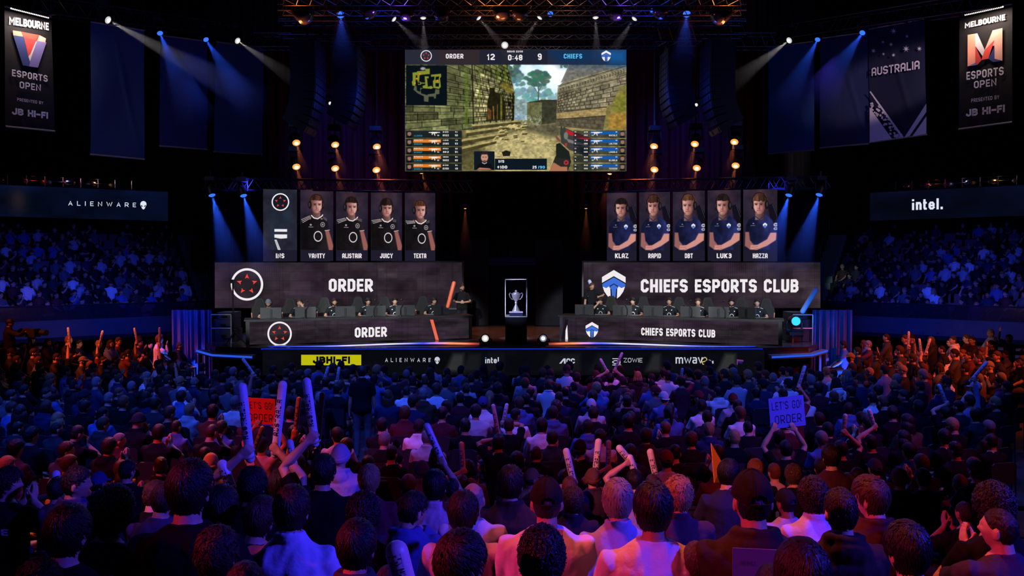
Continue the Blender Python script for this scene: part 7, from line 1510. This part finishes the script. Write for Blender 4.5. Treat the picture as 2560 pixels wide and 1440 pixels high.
# hands and sticks that rise between the tier and the floor seats
EXTRA = [
 (1128, 7.0, 1192, [(1, 1106, 1140, 1064, 1058)], 'fade', 'dark', 'tee', NVY, 'blue-lit person raising a tilted stick above the pink top', ['tilted bluish stick raised above the person in pink top']),
 (1416, 7.1, 1215, [(-1, 1420, 1198, 1414, 1120)], 'short', 'dark', 'tee', BLKC, 'person hidden by the strap-back cap with a stick raised', ['pinkish stick standing up behind the black strap-back cap']),
 (1590, 7.0, 1170, [(1, 1614, 1206, 1572, 1136), (-1, 1562, 1148, 1543, 1114)], 'short', 'black', 'tee', (.3, .28, .4), 'person in grey tee crossing two sticks', ['lower of two sticks crossed by the person in grey tee', 'upper of two sticks crossed by the person in grey tee']),
 (1636, 7.2, 1182, [(-1, 1630, 1196, 1624, 1122)], 'fade', 'brown', 'tee', BLKC, 'cropped person raising a lettered stick beside the crossed pair', ['upright lettered stick beside the crossed pair']),
 (562, 4.9, 1222, [(-1, 556, 1216, 551, 1150)], 'short', 'dark', 'tee', BLKC, 'person mostly hidden under the thick blue stick', ['thick short blue-lit stick low under the first raised arm']),
 (738, 7.1, 1170, [(-1, 720, 1160, 723, 1098)], 'short', 'black', 'tee', BLKC, 'dark person holding a blue stick behind the raised arms', ['bright blue stick between two raised forearms']),
 (130, 6.2, 1188, [(-1, 118, 1226, 140, 1176)], 'short', 'dark', 'tee', BLKC, 'person hidden behind the clapping profile, stick in hand', ['bluish stick tilted beside the clapping profile man']),
]
for px, d, top, sp, hr, hc, kind, sc, lab, sl in EXTRA:
    z = at(px, top, d).z; raise_person(px, d, z, min(floor_z(d), z - 1.1), sp, (0, 2, 0), hr, HC[hc], kind, sc, lab, 'mid', sl, group='people on the near tier')
t = stick(at(1012, 1452, 3.4), at(984, 1352, 3.4), 'wide pink stick rising from the bottom edge before the camo hoodie', (.7, .45, .45), .05)

# ------------------------------------------------------------------ floor seats
def up_floor(px, d, specs, hr, hc, kind, sc, lab, sl, cap=None, cc=None): raise_person(px, d, 1.375, 0.0, specs, (0, 0, 0), hr, HC[hc], kind, sc, lab, 'mid', sl, cap, cc, 1.0, group='people on the floor seats')
UPF = [
 (778, 9.3, [(1, 780, 1052, 806, 980)], 'short', 'dark', 'tee', BLKC, 'person raising a slanting stick behind the tall white ones', ['slanting stick beside the tallest white ones']),
 (640, 9.4, [(1, 636, 1132, 658, 1066)], 'short', 'black', 'tee', BLKC, 'person under the red placard lifting an orange-lit stick', ['orange-lit stick below the red placard']),
 (742, 10.2, [(-1, 738, 1050, 748, 992)], 'fade', 'dark', 'tee', NVY, 'person lifting a violet stick by the blurred white one', ['violet stick half hidden among the tall white ones']),
 (1152, 9.2, [(-1, 1144, 1172, 1153, 1104)], 'short', 'dark', 'tee', NVY, 'person in navy raising a violet-lit stick past the pink top', ['violet-lit stick past the pink top']),
 (1528, 9.4, [(-1, 1508, 1165, 1522, 1100)], None, 'black', 'tee', BLKC, 'person in olive beanie lifting a stick', ['pinkish stick beside the olive beanie'], 'beanie', (.12, .14, .03)),
 (1246, 11.4, [(-1, 1236, 1088, 1232, 1010)], 'short', 'dark', 'tee', BLKC, 'person raising a straight violet stick mid-floor', ['straight violet stick mid-floor, left-standing of an upright pair'.replace('left-standing', 'taller')]),
 (1272, 12.6, [(1, 1268, 1050, 1268, 1008)], 'fade', 'brown', 'tee', BLKC, 'person raising the shorter of two upright mid-floor sticks', ['shorter stick of the upright mid-floor pair']),
 (1706, 17.2, [(1, 1710, 948, 1706, 920)], 'short', 'dark', 'tee', MAR, 'person in maroon waving a stick under the store mark', ['small stick under the store mark on the stage front']),
 (1527, 17.6, [(-1, 1512, 926, 1500, 896), (1, 1544, 924, 1556, 881)], 'short', 'black', 'tee', BLKC, 'person spreading two red sticks before the sponsor screen', ['shorter red stick before the sponsor screen', 'longer red stick crossing the sponsor lettering']),
 (1990, 14.6, [(1, 2004, 968, 2013, 914)], 'short', 'dark', 'tee', MAR, 'person in maroon lifting a peach stick above the blue placard', ['peach stick above the blue placard']),
 (2110, 11.0, [(1, 2121, 1078, 2114, 1034)], 'short', 'dark', 'tee', BLKC, 'person holding a short pink stick beyond the blue placard', ['short pink stick, closer of two beyond the blue placard']),
 (2186, 11.4, [(-1, 2180, 1062, 2172, 1022)], 'fade', 'dark', 'tee', BLKC, 'person holding a blurred stick beyond the blue placard', ['blurred stick, farther of two beyond the blue placard']),
 (2432, 14.8, [(1, 2438, 944, 2468, 904)], 'short', 'dark', 'long', (.2, .2, .34), 'person in grey sweater reaching up with a wide violet stick', ['wide violet stick held toward the M banner side']),
 (2372, 13.6, [(-1, 2362, 1004, 2346, 960)], 'short', 'dark', 'tee', BLKC, 'person with an orange-lit stick in the bright corner', ['orange-lit stick in the bright floor corner']),
 (848, 16.6, [(1, 848, 950, 848, 917)], 'short', 'brown', 'tee', NVY, 'person with a violet stick under the yellow panel', ['violet upright stick below the yellow panel']),
 (812, 17.0, [(1, 814, 950, 821, 916)], 'fade', 'dark', 'tee', NVY, 'person with a leaning stick under the yellow panel', ['leaning violet stick below the yellow panel']),
 (638, 15.4, [(-1, 629, 936, 606, 896)], 'short', 'black', 'tee', MAR, 'person pointing a stick toward the stage corner', ['pinkish stick leaning out before the stage corner']),
 (168, 21.4, [(1, 170, 852, 170, 818)], 'short', 'brown', 'tee', BLKC, 'person with a peach stick under the V-side balcony, outermost', ['peach stick under the V-side balcony, closest to the camera operator']),
 (240, 21.4, [(1, 243, 862, 257, 826)], 'short', 'dark', 'tee', MAR, 'person with a slanted peach stick under the V-side balcony', ['slanted peach stick under the V-side balcony']),
 (340, 21.4, [(-1, 338, 850, 336, 819)], 'short', 'dark', 'tee', BLKC, 'person with an upright stick by the V-side balcony end', ['upright peach stick towards the V-side balcony end']),
 (398, 21.4, [(1, 394, 850, 399, 818)], 'fade', 'dark', 'tee', NVY, 'person with a violet stick beside the blue wing drape', ['violet stick beside the blue wing drape']),
 (2270, 21.4, [(1, 2274, 866, 2272, 828)], 'short', 'dark', 'tee', BLKC, 'person with a stick under the chip-sign balcony', ['violet stick under the chip-sign balcony']),
 (2312, 20.8, [(-1, 2306, 880, 2298, 846), (1, 2318, 880, 2326, 846)], 'short', 'dark', 'tee', NVY, 'person making a V of two blue sticks', ['blue stick, one arm of a V', 'blue stick, other arm of a V']),
]
for u in UPF: up_floor(*u)
def flat_card(c4, label, col, texts, cat='placard'):
    q = [V(p) for p in c4]; n = (q[1] - q[0]).cross(q[3] - q[0]).normalized(); n = n if n.y < 0 else -n
    t = thing('placard', (q[2] + q[3]) / 2, label, cat); g = G(); g.slab(q, -n * .006); o = g.build('board', mat('card', rough=.8, obcol=True, var=.1, vscale=4), t); o.color = (*col, 1)
    g = G(); u = q[1] - q[0]; v = q[0] - q[3]
    for s, x0, y0, x1, y1 in texts: text(g, s, q[3] + u * x0 + v * y0 + n * .003, u * (x1 - x0), v * (y1 - y0), weight=.11, gw=.75, sp=.3)
    if texts: g.build('marker_lettering', mat('marker_ink', (.015, .01, .02), .7), t)
d = 11.2; K = kit('sign', 'mid', (((-.16, .12, 1.46), 'relax'), ((.19, .12, 1.46), 'relax')), (0, 0, 0))
for px, top, c4, col, lab, plab, hr, sc, dd in ((652, 1068, [(609, 993), (688, 998), (686, 1062), (611, 1060)], (.85, .07, .03), 'red placard hand-lettered LET\'S GO ORDER among the tall white sticks', 'person in pale patterned jersey under the red placard', 'short', (.5, .42, .5), 11.2), (1968, 1080, [(1921, 997), (2008, 987), (2015, 1063), (1927, 1073)], (.13, .20, .85), 'blue-lit placard hand-lettered LET\'S GO ORDER', 'dark-haired person holding up the blue-lit placard', 'short', BLKC, 11.0)):
    p = at(px, 1000, dd); p.z = 0; person(K, 'tee', sc, hr, HC['black'], SK[0], p, -math.atan2(-p.x * .5, 24 - dd), 1.0, plab, 'people on the floor seats'); OCC.append((p.x, dd))
    flat_card([at(x, y, dd + .16) for x, y in c4], lab, col, [("LET'S GO!", .08, .60, .92, .86), ('ORDER', .14, .14, .9, .42)])
flat_card([at(1778, 1108, 7.8), at(1806, 1158, 7.9), at(1800, 1206, 7.9), at(1786, 1207, 7.8)], 'pointed orange sheet held up beside the man in navy printed tee', (.95, .30, .08), [], 'sheet')
flat_card([at(1832, 1370, 3.25), at(1962, 1376, 3.25), at(1960, 1450, 3.25), at(1832, 1450, 3.25)], 'lit leaflet on the back of the broad dark hoodie at the bottom edge', (.10, .05, .10), [('GOSIEE', .14, .5, .45, .62)], 'leaflet')

CHAIR = None
def folding_chair():
    g = G(); g.box((0, .06, .44), (.44, .42, .05)); g.slab([(x, -.16 - .0 * z, z) for x, z in ((-.22, .58), (-.21, .86), (-.15, .9), (.15, .9), (.21, .86), (.22, .58))], (0, -.025, 0))
    for s in (-1, 1): g.tube([(s * .21, -.2, 0), (s * .21, -.18, .88)], .013, 6); g.tube([(s * .21, .26, 0), (s * .21, .2, .44)], .013, 6)
    return g.mesh('folding_chair', mat('chair_black', (.014, .014, .018), .5))
CHAIR = folding_chair()
COLN = [('black', BLKC), ('black', (.009, .008, .010)), ('dark grey', (.03, .03, .034)), ('navy', (.016, .02, .06)), ('maroon', (.07, .014, .02)), ('grey', (.10, .10, .11)), ('pale grey', (.36, .36, .40)), ('white', (.66, .64, .66)), ('blue', (.06, .11, .30)), ('brown', (.06, .035, .022))]
WTS = [26, 16, 9, 9, 6, 9, 8, 6, 8, 3]
POSES = [((0, 0, 0), ('lap', 'lap')), ((14, 0, 0), ('lap', 'lap')), ((-16, 2, 0), ('lap', 'lap')), ((6, 0, 3), ('clap', 'clap')), ((38, 0, 0), ('lap', 'lap')), ((-40, 2, 0), ('lap', 'lap')), ((-8, 14, 0), ('lap', 'chin')), ((4, 0, -4), (((-.34, .22, 1.36), 'open'), 'lap')), ((0, -2, 4), ('lap', ((.30, .16, 1.42), 'open')))]
PW = [26, 15, 15, 12, 7, 7, 6, 1, 1]
HW = [('short', 30), ('fade', 22), ('messy', 11), ('curly', 9), ('buzz', 8), ('quiff', 6), ('bob', 4), ('long', 4), ('pony', 3)]
HN = {'short': 'short-haired', 'fade': 'cropped', 'messy': 'shaggy-haired', 'curly': 'curly-haired', 'buzz': 'buzz-cut', 'quiff': 'quiff-haired', 'bob': 'bob-haired', 'long': 'long-haired', 'pony': 'ponytailed', 'cap': 'capped', 'beanie': 'beanie-wearing', 'capback': 'backwards-capped'}
def floor_crowd():
    rows = [9.2, 10.05, 10.9, 11.75, 12.6, 13.45, 14.3, 15.15, 16.0]
    for ri, d in enumerate(rows):
        half = .645 * d; pitch = .645 + rng.uniform(-.01, .02); n = int(2 * half / pitch); seats = []
        off = rng.uniform(-.2, .2)
        for k in range(n):
            x = -half + .3 + k * pitch + off + rng.uniform(-.06, .06); y = d + rng.uniform(-.08, .08) + .004 * x * x * 0
            if abs(x - (905 - 1280) / 2000 * 15.6) < .55 and d > 12: continue                    # the aisle
            if any(abs(x - a) < .44 and abs(y - b) < .5 for a, b in OCC): continue
            if rng.random() < .03: continue
            seats.append((x, y))
        for k, (x, y) in enumerate(seats):
            cn, sc = rng.choices(COLN, WTS)[0]; hd, hands = rng.choices(POSES, PW)[0]; hr = rng.choices([h for h, w in HW], [w for h, w in HW])[0]; K = kit(('f', hd, hands), 'mid', hands, hd, lean=.03)
            kind = rng.choices(['tee', 'hoodie', 'long', 'polo', 'jacket'], [46, 22, 12, 8, 12])[0]; cap = rng.choices([None, 'cap', 'capback', 'beanie'], [86, 7, 3, 4])[0]; cc = rng.choice([(.02, .02, .025), (.04, .05, .2), (.5, .48, .5), (.14, .02, .02)])
            hc = rng.choices(list(HC), [42, 32, 14, 4, 4, 4])[0]; s = rng.uniform(.94, 1.05); rz = -math.atan2(-x * .55, 24 - y) + rng.uniform(-.12, .12)
            gn = {'tee': 'tee', 'hoodie': 'hoodie', 'long': 'sweater', 'polo': 'polo', 'jacket': 'jacket'}[kind]; pos = '%s from V-banner side, %s floor row past rail' % (ORDN[k], ORDN[ri])
            person(K, kind, sc, None if cap == 'beanie' else ('fade' if cap else hr), HC[hc], rng.choices(SK, [40, 20, 16, 8, 16])[0], (x, y, 0), rz, s, '%s person in %s %s, %s' % (HN[cap or hr], cn, gn, pos), 'people on the floor seats', cap, cc, pants=False)
            c = bpy.data.objects.new('folding_chair', CHAIR); COL.objects.link(c); c.location = (x, y, 0); c.rotation_euler = (0, 0, rz); tag(c, 'black folding chair under the %s person, %s' % (HN[cap or hr], pos), 'chair', 'folding chairs on the floor')
    K = kit('walker', 'mid', ('hang', 'hang'), (8, 10, 0), stand=True); p = at(905, 900, 15.6)
    person(K, 'polo', BLKC, 'short', HC['black'], SK[2], (p.x, 15.6, 0), .2, 1.0, 'person in black polo and grey trousers standing in the floor aisle', 'people on the floor seats', pcol=(.10, .08, .09))
floor_crowd()

# ------------------------------------------------------------------ everyone farther off: front floor rows, floor wings and both balconies
def raw_variant(hd, hands, kind, hr, cap=None):
    K = kit(('raw', hd, hands), 'raw', hands, hd); parts = []
    for i, g in ((0, K.g), (1, shirt_g(K, kind)), (2, trousers_g(K))):
        me = g.mesh('t'); me.calc_loop_triangles(); parts.append((i, np.array([v.co for v in me.vertices]), np.array([t.vertices for t in me.loop_triangles]))); bpy.data.meshes.remove(me)
    fb = G()
    for q in (-1, 1): fb.box((q * .031, .086, .024), (.03, .014, .022))
    fb.box((0, .089, -.054), (.036, .012, .008)); fm = fb.mesh('t'); fm.transform(K.head); fm.calc_loop_triangles(); parts.append((3, np.array([v.co for v in fm.vertices]), np.array([t.vertices for t in fm.loop_triangles]))); bpy.data.meshes.remove(fm)
    me = (cap_mesh(cap, 'raw') if cap else hair(hr, 'raw')); me.calc_loop_triangles(); M = np.array(K.head); co = np.array([v.co for v in me.vertices]); co = co @ M[:3, :3].T + M[:3, 3]; parts.append((3, co, np.array([t.vertices for t in me.loop_triangles])))
    o = 0; C, F, I = [], [], []
    for i, co, f in parts: C.append(co); F.append(f + o); I.append(np.full(len(co), i)); o += len(co)
    return np.concatenate(C), np.concatenate(F), np.concatenate(I)
def far_crowd():
    vs = []
    for hd, hands, kind, hr, cap in (((0, 0, 0), ('lap', 'lap'), 'tee', 'short', None), ((14, 0, 0), ('lap', 'lap'), 'hoodie', 'fade', None), ((-14, 0, 0), ('lap', 'lap'), 'tee', 'messy', None), ((5, 0, 0), ('clap', 'clap'), 'long', 'short', None), ((-5, 4, 0), ('lap', 'chin'), 'tee', 'curly', None), ((0, 0, 0), ('lap', 'lap'), 'jacket', 'buzz', None), ((20, 0, 0), ('cross', 'cross'), 'tee', 'fade', None), ((0, 0, 0), ('lap', 'lap'), 'tee', None, 'cap'), ((-20, 0, 0), ('cross', 'cross'), 'hoodie', 'long', None), ((0, -3, 0), ('lap', ((.3, .1, 1.42), 'open')), 'tee', 'short', None)):
        vs.append(raw_variant(hd, hands, kind, hr, cap))
    P = []
    for d in (16.9, 17.75, 18.6, 19.3):
        half = .65 * d if d < 18.7 else .65 * d; n = int(2 * half / .56)
        for k in range(n):
            x = -half + .56 * k + rng.uniform(-.1, .1)
            if abs(x - (905 - 1280) / 2000 * 15.6) < .4 and d < 17: continue
            if d > 19 and abs(x) > 7.2 or not any(abs(x - a) < .42 and abs(d - b) < .45 for a, b in OCC): P.append((x, d + rng.uniform(-.1, .1), -1 if abs(x) < 8 else 0, -math.atan2(-x * .55, 24 - d) + rng.uniform(-.2, .2)))
    for d in (20.1, 20.9, 21.7, 22.5, 23.3):
        for s in (-1, 1):
            x = 8.9 + (.5 if d > 21.5 else 0) + (.3 if d > 22.8 else 0)
            while x < .66 * d:
                if rng.random() < .92 and not any(abs(s * x - a) < .42 and abs(d - b) < .45 for a, b in OCC): P.append((s * x, d + rng.uniform(-.15, .15), rng.choice((0, 0, .06, .12, .2)) + (.22 if d > 22 else 0), -math.atan2(-s * x, 25 - d) + rng.uniform(-.3, .3)))
                x += .6 + rng.uniform(-.05, .08)
    for s in (-1, 1):
        f0, f1, Nn = BAL[s]; T = (f1 - f0).normalized(); L = (f1 - f0).length
        for k in range(NROW):
            n = int((L + 2.5) / .60)
            for j in range(n):
                if rng.random() < (.06 if k < 6 else .18 if k < 8 else .38): continue
                p = f1 - T * (.25 + j * .60 + rng.uniform(-.08, .08) + (.3 if k % 2 else 0)) + Nn * (.62 + .86 * k); P.append((p.x, p.y, BASE + RISE * k, -math.atan2(-p.x, 20 - p.y) + rng.uniform(-.25, .25)))
    C, F, Q, o = [], [], [], 0
    for x, y, z, rz in P:
        co, f, idx = rng.choice(vs[:9] if z < 0 or rng.random() < .7 else vs); z = max(z, 0.0); s = rng.uniform(.93, 1.06); c, n = math.cos(rz), math.sin(rz); m = np.array([[c, -n, 0], [n, c, 0], [0, 0, 1]]) * s
        C.append(co @ m.T + np.array([x, y, z])); F.append(f + o); o += len(co)
        pal = np.array([rng.choices(SK, [40, 20, 16, 8, 16])[0], rng.choices(COLN, [20, 14, 10, 10, 6, 12, 9, 8, 9, 3])[0][1], (.02, .02, .03), HC[rng.choices(list(HC), [34, 26, 20, 8, 5, 5])[0]]]); Q.append(pal[idx])
    Q = np.concatenate(Q); Q = np.concatenate([Q, np.ones((len(Q), 1))], 1)
    me = np_mesh('crowd', np.concatenate(C), np.concatenate(F), mat('crowd_cloth', rough=.75, attr='Col', spec=.25), True, Q)
    tag(put(me, 'crowd'), 'packed spectators on both balconies and the far floor rows, too many to count', 'crowd', None, 'stuff')
    # fold-up seats of the balconies
    g = G()
    for s in (-1, 1):
        f0, f1, Nn = BAL[s]; T = (f1 - f0).normalized(); L = (f1 - f0).length
        for k in range(NROW):
            for j in range(int((L + 2.5) / .6)):
                p = f1 - T * (.25 + j * .60 + (.3 if k % 2 else 0)) + Nn * (.62 + .86 * k + .2); z = BASE + RISE * k; u, w = T * .24, Nn * .06
                b = [p - u, p + u, p + u + w, p - u + w]; g.hexa([q + V((0, 0, z + .3)) for q in b], [q + V((0, 0, z + .82)) for q in b])
    tag(g.build('balcony_seats', mat('seat_red', (.10, .02, .03), .6, var=.2)), 'rows of dark red fold-up seats filling both balconies', 'seat', None, 'stuff')
far_crowd()
